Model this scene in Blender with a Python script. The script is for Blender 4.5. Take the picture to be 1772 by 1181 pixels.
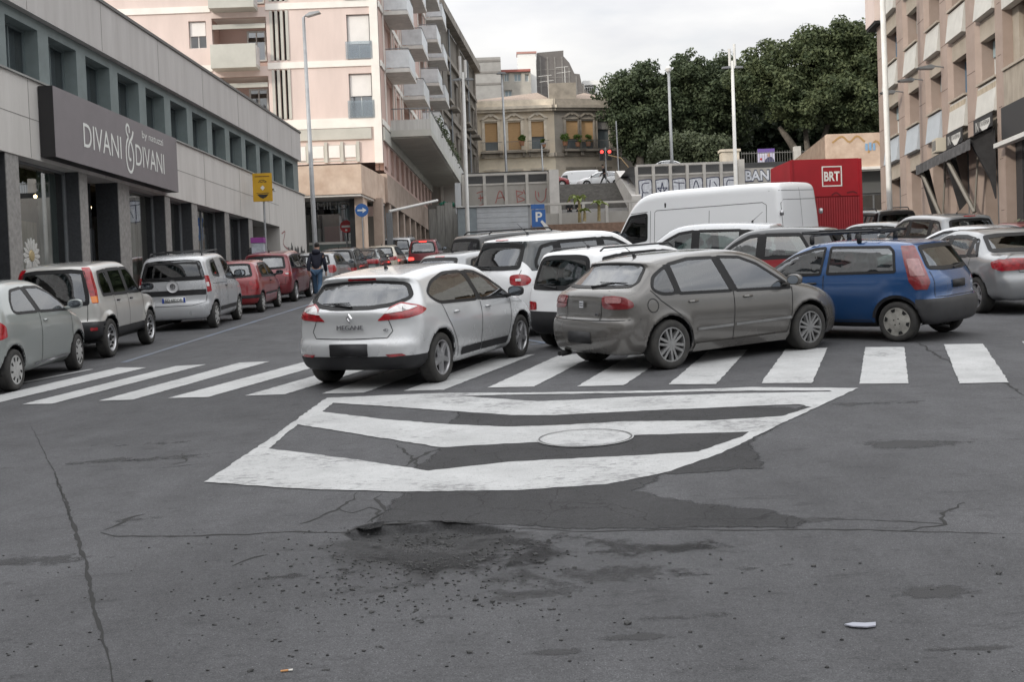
import bpy, bmesh, math, random
import numpy as np
from mathutils import Vector, Matrix
from mathutils.bvhtree import BVHTree

for _o in list(bpy.data.objects):
    bpy.data.objects.remove(_o)
SC = bpy.context.scene
COL = SC.collection
R = math.radians
rnd = random.Random(7)

# ------------------------------------------------------------------ camera
FPX, ROLL, PITCH_PX, EYE, SLOPE, CROSS = 2000.0, .037, 62.0, 1.85, .064, .015   # the street climbs away at 3.7 degrees and tips a little sideways
_th = math.atan(PITCH_PX / FPX)
_fw = Vector((0, math.cos(_th), -math.sin(_th)))
_r = Vector((1, 0, 0)); _u = _r.cross(_fw)
_R = math.cos(ROLL) * _r - math.sin(ROLL) * _u
_U = math.cos(ROLL) * _u + math.sin(ROLL) * _r
cam = bpy.data.cameras.new('camera')
cam_ob = bpy.data.objects.new('camera', cam); COL.objects.link(cam_ob)
cam.sensor_width = 36.0
cam.lens = FPX / 1772.0 * 36.0
cam.clip_start, cam.clip_end = .1, 3000
_m = Matrix((_R, _U, -_fw)).transposed().to_4x4(); _m.translation = (0, 0, EYE)
cam_ob.matrix_world = _m
SC.camera = cam_ob

# ------------------------------------------------------------------ sky and sun
SUN_EL, SUN_AZ = R(25), R(231)      # behind the camera, a little to the left (azimuth clockwise from +Y)
W = bpy.data.worlds.new('World'); SC.world = W; W.use_nodes = True
wn, wl = W.node_tree.nodes, W.node_tree.links
for n in list(wn): wn.remove(n)
wo = wn.new('ShaderNodeOutputWorld'); bg = wn.new('ShaderNodeBackground')
sky = wn.new('ShaderNodeTexSky'); sky.sky_type = 'NISHITA'; sky.sun_disc = False
sky.sun_elevation = SUN_EL; sky.sun_rotation = SUN_AZ; sky.air_density = 1.2; sky.dust_density = 2.5
geo = wn.new('ShaderNodeTexCoord')
sep = wn.new('ShaderNodeSeparateXYZ'); wl.new(geo.outputs['Generated'], sep.inputs[0])
mp = wn.new('ShaderNodeMapping'); mp.inputs['Scale'].default_value = (1, 1, 3.2); wl.new(geo.outputs['Generated'], mp.inputs[0])
nz = wn.new('ShaderNodeTexNoise'); nz.inputs['Scale'].default_value = 2.3; nz.inputs['Detail'].default_value = 7; nz.inputs['Roughness'].default_value = .55
wl.new(mp.outputs[0], nz.inputs['Vector'])
cr = wn.new('ShaderNodeValToRGB'); cr.color_ramp.elements[0].position = .36; cr.color_ramp.elements[1].position = .60
wl.new(nz.outputs['Fac'], cr.inputs[0])
# cloud layer: bright veil, brighter overhead than at the skyline, grey undersides
zr = wn.new('ShaderNodeMapRange'); zr.inputs[1].default_value = .12; zr.inputs[2].default_value = .85
zr.inputs[3].default_value = 5.7; zr.inputs[4].default_value = 20.0
wl.new(sep.outputs[2], zr.inputs[0])
cc = wn.new('ShaderNodeMix'); cc.data_type = 'RGBA'
cc.inputs[6].default_value = (.80, .81, .84, 1); cc.inputs[7].default_value = (1, .995, .985, 1)
n2 = wn.new('ShaderNodeTexNoise'); n2.inputs['Scale'].default_value = 4.2; n2.inputs['Detail'].default_value = 6
wl.new(mp.outputs[0], n2.inputs['Vector'])
c2 = wn.new('ShaderNodeValToRGB'); c2.color_ramp.elements[0].position = .36; c2.color_ramp.elements[1].position = .58
wl.new(n2.outputs['Fac'], c2.inputs[0]); wl.new(c2.outputs[0], cc.inputs[0])
cs = wn.new('ShaderNodeVectorMath'); cs.operation = 'SCALE'
wl.new(cc.outputs[2], cs.inputs[0]); wl.new(zr.outputs[0], cs.inputs['Scale'])
cv = wn.new('ShaderNodeMapRange'); cv.inputs[3].default_value = .62; cv.inputs[4].default_value = 1.0
wl.new(cr.outputs[0], cv.inputs[0])
mx = wn.new('ShaderNodeMix'); mx.data_type = 'RGBA'
wl.new(cv.outputs[0], mx.inputs[0]); wl.new(sky.outputs[0], mx.inputs[6]); wl.new(cs.outputs[0], mx.inputs[7])
wl.new(mx.outputs[2], bg.inputs[0]); bg.inputs[1].default_value = .10
wl.new(bg.outputs[0], wo.inputs[0])
sun = bpy.data.lights.new('sun', 'SUN'); sun.energy = 1.7; sun.angle = R(5.0); sun.color = (1, .93, .82)
sun_ob = bpy.data.objects.new('sun', sun); COL.objects.link(sun_ob)
_sd = Vector((math.sin(SUN_AZ) * math.cos(SUN_EL), math.cos(SUN_AZ) * math.cos(SUN_EL), math.sin(SUN_EL)))
sun_ob.rotation_euler = _sd.to_track_quat('Z', 'Y').to_euler()
SC.view_settings.view_transform = 'Standard'; SC.view_settings.look = 'None'
SC.view_settings.exposure = .42; SC.view_settings.gamma = 1
SC.cycles.max_bounces = 8; SC.cycles.transparent_max_bounces = 16
SC.cycles.use_denoising = True

# ------------------------------------------------------------------ survey helpers (pixel of the 1772 px photo -> point in the street)
EYEV = Vector((0, 0, EYE))
def ray(px, py): return _fw + (px - 886) / FPX * _R - (py - 590.5) / FPX * _U
def G(px, py, up=0.0):
    d = ray(px, py); t = -(EYE - up) / (d.z - SLOPE * d.y - CROSS * d.x); return EYEV + d * t
def AT(px, py, y):
    d = ray(px, py); return EYEV + d * (y / d.y)
def gz(y, x=0.0): return SLOPE * y + CROSS * x

# ------------------------------------------------------------------ materials
MATS = {}
def mat(name, col, rough=.65, metal=0.0, var=.0, scale=2.0, bump=0.0, bscale=60.0, coat=0.0, col2=None, stretch=(1, 1, 1), coord='Object', detail=6, spec=.5, emit=0):
    if name in MATS: return MATS[name]
    m = bpy.data.materials.new(name); m.use_nodes = True; MATS[name] = m
    n, l = m.node_tree.nodes, m.node_tree.links
    b = n['Principled BSDF']
    c = (*col, 1) if len(col) == 3 else col
    b.inputs['Base Color'].default_value = c
    b.inputs['Roughness'].default_value = rough; b.inputs['Metallic'].default_value = metal
    b.inputs['Specular IOR Level'].default_value = spec
    b.inputs['Coat Weight'].default_value = coat; b.inputs['Coat Roughness'].default_value = .06
    if emit:
        b.inputs['Emission Color'].default_value = c; b.inputs['Emission Strength'].default_value = emit
    if var or bump or col2:
        tc = n.new('ShaderNodeTexCoord'); mp = n.new('ShaderNodeMapping'); mp.inputs['Scale'].default_value = stretch
        l.new(tc.outputs[coord], mp.inputs[0])
        if var or col2:
            t = n.new('ShaderNodeTexNoise'); t.inputs['Scale'].default_value = scale; t.inputs['Detail'].default_value = detail; t.inputs['Roughness'].default_value = .62
            l.new(mp.outputs[0], t.inputs['Vector'])
            rp = n.new('ShaderNodeValToRGB'); rp.color_ramp.elements[0].position = .3; rp.color_ramp.elements[1].position = .7
            d = col2 if col2 else tuple(max(0, v * (1 - var)) for v in c[:3])
            e = c if col2 else (*[min(1, v * (1 + var)) for v in c[:3]], 1)
            rp.color_ramp.elements[0].color = (*d[:3], 1); rp.color_ramp.elements[1].color = e
            l.new(t.outputs['Fac'], rp.inputs[0]); l.new(rp.outputs[0], b.inputs['Base Color'])
        if bump:
            t2 = n.new('ShaderNodeTexNoise'); t2.inputs['Scale'].default_value = bscale; t2.inputs['Detail'].default_value = 4
            l.new(mp.outputs[0], t2.inputs['Vector'])
            bp = n.new('ShaderNodeBump'); bp.inputs['Strength'].default_value = bump; bp.inputs['Distance'].default_value = .02
            l.new(t2.outputs['Fac'], bp.inputs['Height']); l.new(bp.outputs[0], b.inputs['Normal'])
    return m

def paint(name, col, metal=.55, rough=.34, dust=.35, upper=None):
    """car paint: clear coat, flake, road dust settling low on the body; the inner side of the sheet is dark trim"""
    if name in MATS: return MATS[name]
    m = bpy.data.materials.new(name); m.use_nodes = True; MATS[name] = m
    n, l = m.node_tree.nodes, m.node_tree.links
    b = n['Principled BSDF']; b.inputs['Metallic'].default_value = metal; b.inputs['Coat Weight'].default_value = .9; b.inputs['Coat Roughness'].default_value = .07
    tc = n.new('ShaderNodeTexCoord'); sp = n.new('ShaderNodeSeparateXYZ'); l.new(tc.outputs['Object'], sp.inputs[0])
    t = n.new('ShaderNodeTexNoise'); t.inputs['Scale'].default_value = 3.2; t.inputs['Detail'].default_value = 3; t.inputs['Roughness'].default_value = .5
    l.new(tc.outputs['Object'], t.inputs['Vector'])
    mr = n.new('ShaderNodeMapRange'); mr.inputs[1].default_value = .2; mr.inputs[2].default_value = .95; mr.inputs[3].default_value = 1.0; mr.inputs[4].default_value = .18
    l.new(sp.outputs[2], mr.inputs[0])
    mu = n.new('ShaderNodeMath'); mu.operation = 'MULTIPLY'; l.new(mr.outputs[0], mu.inputs[0])
    r2 = n.new('ShaderNodeMapRange'); r2.inputs[1].default_value = .3; r2.inputs[2].default_value = .75; r2.inputs[4].default_value = dust
    l.new(t.outputs['Fac'], r2.inputs[0]); l.new(r2.outputs[0], mu.inputs[1])
    mc = n.new('ShaderNodeMix'); mc.data_type = 'RGBA'; mc.inputs[6].default_value = (*col, 1); mc.inputs[7].default_value = (.30, .27, .24, 1)
    l.new(mu.outputs[0], mc.inputs[0])
    if upper:                               # two-tone body: the upper part in another colour
        gt = n.new('ShaderNodeMath'); gt.operation = 'GREATER_THAN'; gt.inputs[1].default_value = upper[0]; l.new(sp.outputs[2], gt.inputs[0])
        m2 = n.new('ShaderNodeMix'); m2.data_type = 'RGBA'; m2.inputs[7].default_value = (*upper[1], 1); l.new(gt.outputs[0], m2.inputs[0]); l.new(mc.outputs[2], m2.inputs[6]); mc = m2
    g = n.new('ShaderNodeNewGeometry')
    mb = n.new('ShaderNodeMix'); mb.data_type = 'RGBA'; mb.inputs[7].default_value = (.03, .03, .032, 1)
    l.new(g.outputs['Backfacing'], mb.inputs[0]); l.new(mc.outputs[2], mb.inputs[6]); l.new(mb.outputs[2], b.inputs['Base Color'])
    ma = n.new('ShaderNodeMath'); ma.operation = 'ADD'; ma.inputs[1].default_value = rough; mh_ = n.new('ShaderNodeMath'); mh_.operation = 'MULTIPLY'; mh_.inputs[1].default_value = .4; l.new(mu.outputs[0], mh_.inputs[0]); l.new(mh_.outputs[0], ma.inputs[0]); l.new(ma.outputs[0], b.inputs['Roughness'])
    return m

def glass(name, tint, refl=.10, rough=.0):
    """one sheet of tinted glass: see-through with a reflection that grows at grazing angles"""
    if name in MATS: return MATS[name]
    m = bpy.data.materials.new(name); m.use_nodes = True; MATS[name] = m
    n, l = m.node_tree.nodes, m.node_tree.links
    n.remove(n['Principled BSDF']); o = n['Material Output']
    tr = n.new('ShaderNodeBsdfTransparent'); tr.inputs[0].default_value = (*tint, 1)
    gl = n.new('ShaderNodeBsdfGlossy'); gl.inputs['Roughness'].default_value = rough; gl.inputs[0].default_value = (.95, .97, 1, 1)
    fr = n.new('ShaderNodeLayerWeight'); fr.inputs[0].default_value = .35
    mr = n.new('ShaderNodeMapRange'); mr.inputs[3].default_value = refl; mr.inputs[4].default_value = .9
    l.new(fr.outputs['Fresnel'], mr.inputs[0])
    mi = n.new('ShaderNodeMixShader'); l.new(mr.outputs[0], mi.inputs[0]); l.new(tr.outputs[0], mi.inputs[1]); l.new(gl.outputs[0], mi.inputs[2])
    l.new(mi.outputs[0], o.inputs[0])
    return m

# ------------------------------------------------------------------ object helpers
def tag(o, label=None, cat=None, group=None, kind=None):
    if label: o['label'] = label
    if cat: o['category'] = cat
    if group: o['group'] = group
    if kind: o['kind'] = kind
    return o
def empty(name, M, label=None, cat=None, group=None):
    o = bpy.data.objects.new(name, None); COL.objects.link(o)
    o.matrix_world = M if isinstance(M, Matrix) else Matrix.Translation(M)
    o.empty_display_size = .2
    return tag(o, label, cat, group)
def link(name, me, parent=None):
    o = bpy.data.objects.new(name, me); COL.objects.link(o)
    if parent is not None: o.parent = parent
    return o
def rotz(a): return Matrix.Rotation(a, 4, 'Z')
def frame(origin, xdir, zdir=(0, 0, 1)):
    z = Vector(zdir).normalized(); x = Vector(xdir); x = (x - z * x.dot(z)).normalized(); y = z.cross(x)
    m = Matrix((x, y, z)).transposed().to_4x4(); m.translation = Vector(origin); return m
def tree_copy(o, parent=None):
    c = o.copy(); COL.objects.link(c); c.parent = parent
    for ch in list(o.children): tree_copy(ch, c)
    return c

class MB:
    """collects simple solids into one mesh"""
    def __init__(s): s.v, s.f, s.m = [], [], []
    def add(s, vs, fs, mi=0):
        k = len(s.v); s.v += [tuple(p) for p in vs]; s.f += [tuple(i + k for i in f) for f in fs]; s.m += [mi] * len(fs); return s
    def box(s, x0, x1, y0, y1, z0, z1, mi=0, M=None):
        vs = [Vector((x, y, z)) for z in (z0, z1) for y in (y0, y1) for x in (x0, x1)]
        if M is not None: vs = [M @ p for p in vs]
        return s.add(vs, [(0, 2, 3, 1), (4, 5, 7, 6), (0, 1, 5, 4), (2, 6, 7, 3), (0, 4, 6, 2), (1, 3, 7, 5)], mi)
    def prism(s, poly, h0, h1, axis='z', mi=0, M=None):
        n = len(poly)
        def P(a, b, h): return Vector((a, b, h)) if axis == 'z' else Vector((a, h, b)) if axis == 'y' else Vector((h, a, b))
        vs = [P(a, b, h0) for a, b in poly] + [P(a, b, h1) for a, b in poly]
        if M is not None: vs = [M @ p for p in vs]
        fs = [tuple(range(n))[::-1], tuple(range(n, 2 * n))] + [(i, (i + 1) % n, n + (i + 1) % n, n + i) for i in range(n)]
        return s.add(vs, fs, mi)
    def tube(s, pts, r, n=8, mi=0, caps=True):
        pts = [Vector(p) for p in pts]; rs = r if isinstance(r, (list, tuple)) else [r] * len(pts)
        vs, fs = [], []
        for i, p in enumerate(pts):
            d = (pts[min(i + 1, len(pts) - 1)] - pts[max(i - 1, 0)]).normalized()
            a = d.orthogonal().normalized() if abs(d.z) > .95 else d.cross(Vector((0, 0, 1))).normalized()
            if abs(d.z) > .95: a = Vector((1, 0, 0)) - d * d.x; a.normalize()
            b = d.cross(a)
            for k in range(n):
                t = 2 * math.pi * k / n; vs.append(p + (a * math.cos(t) + b * math.sin(t)) * rs[i])
        for i in range(len(pts) - 1):
            for k in range(n): fs.append((i * n + k, i * n + (k + 1) % n, (i + 1) * n + (k + 1) % n, (i + 1) * n + k))
        if caps: fs.append(tuple(range(n))[::-1]); fs.append(tuple(range((len(pts) - 1) * n, len(pts) * n)))
        return s.add(vs, fs, mi)
    def lathe(s, prof, n=32, M=None, mi=0):
        """profile (r, h) spun round local Y"""
        vs, fs = [], []
        for r_, h in prof:
            for k in range(n):
                t = 2 * math.pi * k / n; vs.append(Vector((r_ * math.cos(t), h, r_ * math.sin(t))))
        for i in range(len(prof) - 1):
            for k in range(n): fs.append((i * n + k, (i + 1) * n + k, (i + 1) * n + (k + 1) % n, i * n + (k + 1) % n))
        if M is not None: vs = [M @ p for p in vs]
        return s.add(vs, fs, mi)
    def ico(s, c, r, sub=1, jit=0.0, sc=(1, 1, 1), mi=0):
        bm = bmesh.new(); bmesh.ops.create_icosphere(bm, subdivisions=sub, radius=1)
        vs = []
        for v in bm.verts:
            k = r * (1 + rnd.uniform(-jit, jit)); vs.append((c[0] + v.co.x * k * sc[0], c[1] + v.co.y * k * sc[1], c[2] + v.co.z * k * sc[2]))
        bm.verts.index_update(); s.add(vs, [tuple(v.index for v in f.verts) for f in bm.faces], mi); bm.free(); return s
    def mesh(s, name, mats, smooth=False):
        me = bpy.data.meshes.new(name); me.from_pydata(s.v, [], s.f); me.update()
        for m in (mats if isinstance(mats, (list, tuple)) else [mats]): me.materials.append(None if m == 'PAINT' else m)
        if any(s.m): me.polygons.foreach_set('material_index', s.m)
        if smooth: me.polygons.foreach_set('use_smooth', [True] * len(me.polygons))
        return me
    def build(s, name, mats, parent=None, smooth=False, bevel=0.0):
        me = s.mesh(name, mats, smooth)
        if bevel:
            bm = bmesh.new(); bm.from_mesh(me)
            es = [e for e in bm.edges if len(e.link_faces) == 2 and e.calc_face_angle(0) > .5]
            bmesh.ops.bevel(bm, geom=es, offset=bevel, segments=2, affect='EDGES', clamp_overlap=True)
            bm.to_mesh(me); bm.free()
        return link(name, me, parent)

def text_mesh(name, body, size, material, parent=None, M=None, shear=0.0, sx=1.0, depth=.0, offset=0.0, align='CENTER'):
    cu = bpy.data.curves.new('t', 'FONT'); cu.body = body; cu.size = size; cu.align_x = align; cu.align_y = 'CENTER'; cu.shear = shear; cu.extrude = depth; cu.offset = offset; cu.resolution_u = 4
    to = bpy.data.objects.new('t', cu); COL.objects.link(to)
    dg = bpy.context.evaluated_depsgraph_get(); me = bpy.data.meshes.new_from_object(to.evaluated_get(dg))
    bpy.data.objects.remove(to); bpy.data.curves.remove(cu)
    me.name = name; me.materials.clear(); me.materials.append(material)
    T = (M if M is not None else Matrix.Identity(4)) @ Matrix.Diagonal((sx, 1, 1, 1))
    me.transform(T)
    return link(name, me, parent)
# ================================================================== CARS
# A body is the rounded intersection of a side outline, a bowed plan and a tumblehome section, minus the wheel
# arches; it is meshed on a fine grid.  Glass, lamps, seams and trim are laid on that skin as meshes of their own.
BLK = mat('black_trim', (.018, .018, .02), .55, bump=.15, bscale=300, var=.25, scale=6)
SEAL = mat('window_seal_black', (.012, .012, .013), .5, spec=.3)
SEAM = mat('panel_gap_dark', (.02, .02, .02), .8)
TYRE = mat('tyre_rubber', (.022, .022, .023), .85, var=.5, scale=9, bump=.2, bscale=120, col2=(.05, .047, .042))
ALLOY = mat('alloy_silver', (.50, .50, .51), .35, .75, var=.2, scale=7)
ALLOYD = mat('alloy_grey', (.30, .30, .30), .4, .7, var=.25, scale=7)
HUBC = mat('hubcap_silver', (.46, .46, .45), .45, .4, var=.25, scale=8)
HUBY = mat('hubcap_dull', (.36, .35, .32), .55, .3, var=.35, scale=8)
DARKW = mat('wheel_inside_dark', (.012, .012, .012), .9)
CHROME = mat('chrome', (.75, .75, .77), .15, 1.0)
LRED = mat('lamp_red', (.30, .008, .014), .12, coat=1.0, var=.5, scale=14)
LDARK = mat('lamp_red_dark', (.17, .018, .022), .12, coat=1.0, var=.3, scale=14)
LWHITE = mat('lamp_clear', (.62, .60, .60), .12, coat=1.0, var=.25, scale=20)
LAMBER = mat('lamp_amber', (.72, .20, .02), .15, coat=1.0)
LPINK = mat('lamp_pinkish_clear', (.30, .14, .14), .12, coat=1.0, var=.3, scale=16)
LLIT = mat('brake_lamp_lit', (1.0, .05, .04), .3, emit=2.2)
HEADL = mat('headlamp_clear', (.55, .57, .60), .1, coat=1.0, var=.3, scale=15)
GLS = glass('car_glass', (.32, .39, .37), .13)
GLD = glass('car_glass_privacy', (.10, .11, .12), .08)
GLO = mat('car_glass_far', (.03, .036, .04), .06, coat=1.0)
SEAT = mat('seat_cloth_dark', (.022, .023, .026), .9)
CABIN = mat('cabin_plastic_dark', (.02, .02, .022), .8)
PLATEW = mat('number_plate_white', (.70, .71, .70), .4, var=.06)
PLATEB = mat('number_plate_blue', (.02, .06, .35), .4)
INK = mat('plate_ink', (.015, .015, .02), .5)
LETM = mat('badge_lettering', (.14, .14, .15), .35, .3)
MIRG = mat('mirror_glass', (.5, .55, .6), .03, 1.0)

def catmull(pts, n=6, closed=True):
    out = []; N = len(pts)
    for i in range(N if closed else N - 1):
        p0, p1, p2, p3 = (pts[(i - 1) % N], pts[i], pts[(i + 1) % N], pts[(i + 2) % N]) if closed else (pts[max(i - 1, 0)], pts[i], pts[i + 1], pts[min(i + 2, N - 1)])
        d = max(math.dist(p1, p2), 1e-6)
        for k in range(n):
            t = k / n
            a = []
            for c in range(len(p1)):
                # tangents scaled to the segment so uneven spacing does not overshoot
                m1 = (p2[c] - p0[c]) * d / max(math.dist(p0, p1) + d, 1e-6); m2 = (p3[c] - p1[c]) * d / max(math.dist(p2, p3) + d, 1e-6)
                t2, t3 = t * t, t * t * t
                a.append((2 * t3 - 3 * t2 + 1) * p1[c] + (t3 - 2 * t2 + t) * m1 + (-2 * t3 + 3 * t2) * p2[c] + (t3 - t2) * m2)
            out.append(tuple(a))
    if not closed: out.append(tuple(pts[-1]))
    return out

def poly_sdf(poly, X, Z):
    P = np.array(poly); A = P; B = np.roll(P, -1, 0)
    px, pz = X.ravel()[:, None], Z.ravel()[:, None]
    ex, ez = (B - A)[:, 0], (B - A)[:, 1]
    L = ex * ex + ez * ez + 1e-12
    t = np.clip(((px - A[:, 0]) * ex + (pz - A[:, 1]) * ez) / L, 0, 1)
    d = np.sqrt(np.min((px - A[:, 0] - t * ex) ** 2 + (pz - A[:, 1] - t * ez) ** 2, axis=1))
    c = ((A[:, 1] > pz) != (B[:, 1] > pz)) & (px < ex * (pz - A[:, 1]) / (ez + 1e-12 * (ez == 0)) + A[:, 0])
    return (np.where(c.sum(1) % 2 == 1, -d, d)).reshape(X.shape)

def smax(a, b, k):
    h = np.clip(k - np.abs(a - b), 0, None) / k
    return np.maximum(a, b) + h * h * k * .25

_TAB = {}
def interp(tab, x):
    k = tuple(map(tuple, tab))
    if k not in _TAB:
        t = np.array(catmull(list(k), 8, False)) if len(k) > 2 else np.array(k); _TAB[k] = (t[:, 0], t[:, 1])
    return np.interp(x, *_TAB[k])

class Body:
    def __init__(s, sp):
        s.sp = sp
        pl = catmull(sp['side'], 5)
        P = np.array(pl)
        s.x0, s.x1 = P[:, 0].min() - .1, P[:, 0].max() + .1; s.z0, s.z1 = P[:, 1].min() - .1, P[:, 1].max() + .1
        s.g = .02
        s.nx, s.nz = int((s.x1 - s.x0) / s.g) + 2, int((s.z1 - s.z0) / s.g) + 2
        X, Z = np.meshgrid(s.x0 + s.g * np.arange(s.nx), s.z0 + s.g * np.arange(s.nz), indexing='ij')
        s.S = poly_sdf(pl, X, Z)
    def side(s, x, z):
        u = np.clip((x - s.x0) / s.g, 0, s.nx - 1.001); v = np.clip((z - s.z0) / s.g, 0, s.nz - 1.001)
        i, j = u.astype(int), v.astype(int); fu, fv = u - i, v - j; S = s.S
        return (S[i, j] * (1 - fu) + S[i + 1, j] * fu) * (1 - fv) + (S[i, j + 1] * (1 - fu) + S[i + 1, j + 1] * fu) * fv
    def __call__(s, x, y, z):
        sp = s.sp; hw = sp['hw']; a = np.abs(y); q = np.clip(a / hw, 0, 1.3)
        xr, xf = sp['xr'], sp['xf']
        wr = np.clip((-x + xr * .25) / (-xr * .6), 0, 1); wf = np.clip((x - xf * .2) / (xf * .6), 0, 1)
        up = np.clip((z - .6) / .5, 0, 1)
        xs = x - (sp.get('br', .14) * wr - sp.get('bf', .22) * wf) * q ** 3.0
        zs = z + sp.get('crown', .05) * q ** 2 * up
        dS = s.side(xs, zs)
        belt = interp(sp['belt'], x); zr = sp['roofz']
        wl = interp(sp.get('lower', [(0, .90), (.18, .955), (.45, .99), (.65, 1.0), (.85, .985), (1, .955)]), np.clip((z - .2) / (belt - .2), 0, 1))
        u = np.clip((z - belt) / (zr - belt), 0, 1.2)
        wb = wl[..., ] * hw
        W_ = np.where(z < belt, wb, hw * .955 - (hw * .955 - sp['rw']) * u ** 1.08)
        W_ = W_ * interp(sp.get('taper', [(xr, .93), (xr + .5, .985), (-.3, 1), (.8, 1), (xf - .4, .97), (xf, .9)]), x)
        for ax in sp['axles']:
            d = np.hypot(x - ax, z - sp['wr']) - sp['ar']
            W_ = W_ + sp.get('flare', .018) * np.exp(-(np.clip(d, 0, 1) / .07) ** 2) * (z < belt)
        dF = (a - W_) * .97
        k = sp.get('k', .10) + .05 * np.clip((.75 - z) / .4, 0, 1) * np.clip(wr + wf, 0, 1)
        d = smax(dS, dF, k)
        for ax in sp['axles']:
            c = np.maximum(np.hypot(x - ax, z - sp['wr']) - sp['ar'], (hw - .30) - a)
            d = smax(d, -c, .022)
        return d

def grid_mesh(f, lo, hi, h):
    n = [int(math.ceil((hi[i] - lo[i]) / h)) + 1 for i in range(3)]
    ny = n[1] | 1; n[1] = ny
    xs = lo[0] + h * np.arange(n[0]); ys = h * (np.arange(ny) - ny // 2); zs = lo[2] + h * np.arange(n[2])
    half = ys[ny // 2:]
    X, Y, Z = np.meshgrid(xs, half, zs, indexing='ij')
    Dh = f(X, Y, Z); D = np.concatenate([Dh[:, :0:-1], Dh], 1)
    ins = D < 0
    cnt = np.zeros([m - 1 for m in n]); pos = np.zeros([m - 1 for m in n] + [3])
    ii = np.indices([m - 1 for m in n])
    for ax in range(3):
        o = [b for b in range(3) if b != ax]
        for da in (0, 1):
            for db in (0, 1):
                off = [0, 0, 0]; off[o[0]] = da; off[o[1]] = db
                s0 = tuple(slice(off[c], off[c] + n[c] - 1) for c in range(3))
                off2 = list(off); off2[ax] = 1
                s1 = tuple(slice(off2[c], off2[c] + n[c] - 1) for c in range(3))
                a, b = D[s0], D[s1]; cr_ = (a < 0) != (b < 0)
                t = np.where(cr_, a / np.where(cr_, a - b, 1), 0)
                cnt += cr_
                for c in range(3): pos[..., c] += cr_ * (ii[c] + off[c] + (t if c == ax else 0))
    act = cnt > 0; idx = np.full(act.shape, -1); idx[act] = np.arange(act.sum())
    V = pos[act] / cnt[act][:, None]
    V = np.stack([lo[0] + h * V[:, 0], ys[0] + h * V[:, 1], lo[2] + h * V[:, 2]], 1)
    F = []
    for ax in range(3):
        o = [(ax + 1) % 3, (ax + 2) % 3]
        s0 = [slice(None)] * 3; s1 = [slice(None)] * 3; s0[ax] = slice(0, -1); s1[ax] = slice(1, None)
        a, b = ins[tuple(s0)], ins[tuple(s1)]; ed = np.argwhere(a != b)
        ok = np.all((ed[:, o] > 0) & (ed[:, o] < np.array([n[o[0]] - 1, n[o[1]] - 1])), axis=1); ed = ed[ok]
        q = []
        for da, db in ((1, 1), (0, 1), (0, 0), (1, 0)):
            e = ed.copy(); e[:, o[0]] -= da; e[:, o[1]] -= db; q.append(idx[e[:, 0], e[:, 1], e[:, 2]])
        q = np.stack(q, 1); fl = ~a[ed[:, 0], ed[:, 1], ed[:, 2]]
        q[fl] = q[fl][:, ::-1]; F.append(q)
    F = np.concatenate(F); F = F[(F >= 0).all(1)]
    e = 2e-3
    for _ in range(2):
        x, y, z = V.T; d = f(x, y, z)
        g = np.stack([f(x + e, y, z) - d, f(x, y + e, z) - d, f(x, y, z + e) - d], 1) / e
        V = V - (d / np.clip((g * g).sum(1), .25, None))[:, None] * g * .9
    E_ = np.concatenate([F[:, [0, 1]], F[:, [1, 2]], F[:, [2, 3]], F[:, [3, 0]]]); E_ = np.concatenate([E_, E_[:, ::-1]]); dg_ = np.bincount(E_[:, 0], minlength=len(V))[:, None].clip(1)
    for lam in (.5, -.515) * 10:
        S_ = np.stack([np.bincount(E_[:, 0], V[E_[:, 1], c], minlength=len(V)) for c in range(3)], 1) / dg_; V = V + lam * (S_ - V)
    return V, F

def _P(p):                                 # (x,z) side point or (x,y,z)
    return Vector((p[0], 0, p[1])) if len(p) == 2 else Vector(p)

def rounded(pts, r=.03, n=4):
    out = []; N = len(pts)
    for i in range(N):
        p0, p, p2 = Vector(pts[i - 1]), Vector(pts[i]), Vector(pts[(i + 1) % N])
        a, b = (p0 - p), (p2 - p); k = min(r, a.length * .45, b.length * .45)
        a = p + a.normalized() * k; b = p + b.normalized() * k
        for j in range(n + 1):
            t = j / n; out.append(tuple((1 - t) ** 2 * a + 2 * t * (1 - t) * p + t * t * b))
    return out
def inset2(pts, d):
    """move a 2-D loop inwards by d"""
    N = len(pts); A = sum(pts[i][0] * pts[(i + 1) % N][1] - pts[(i + 1) % N][0] * pts[i][1] for i in range(N)); sg = 1 if A > 0 else -1
    out = []
    for i in range(N):
        p0, p, p2 = Vector(pts[i - 1]), Vector(pts[i]), Vector(pts[(i + 1) % N])
        e1, e2 = (p - p0), (p2 - p)
        n1 = Vector((-e1.y, e1.x)).normalized() if e1.length > 1e-9 else Vector((0, 0)); n2 = Vector((-e2.y, e2.x)).normalized() if e2.length > 1e-9 else n1
        m = (n1 + n2); m = m.normalized() if m.length > 1e-6 else n1
        out.append(tuple(p + m * sg * d / max(.5, m.dot(n1) if n1.length else 1)))
    return out

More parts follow.
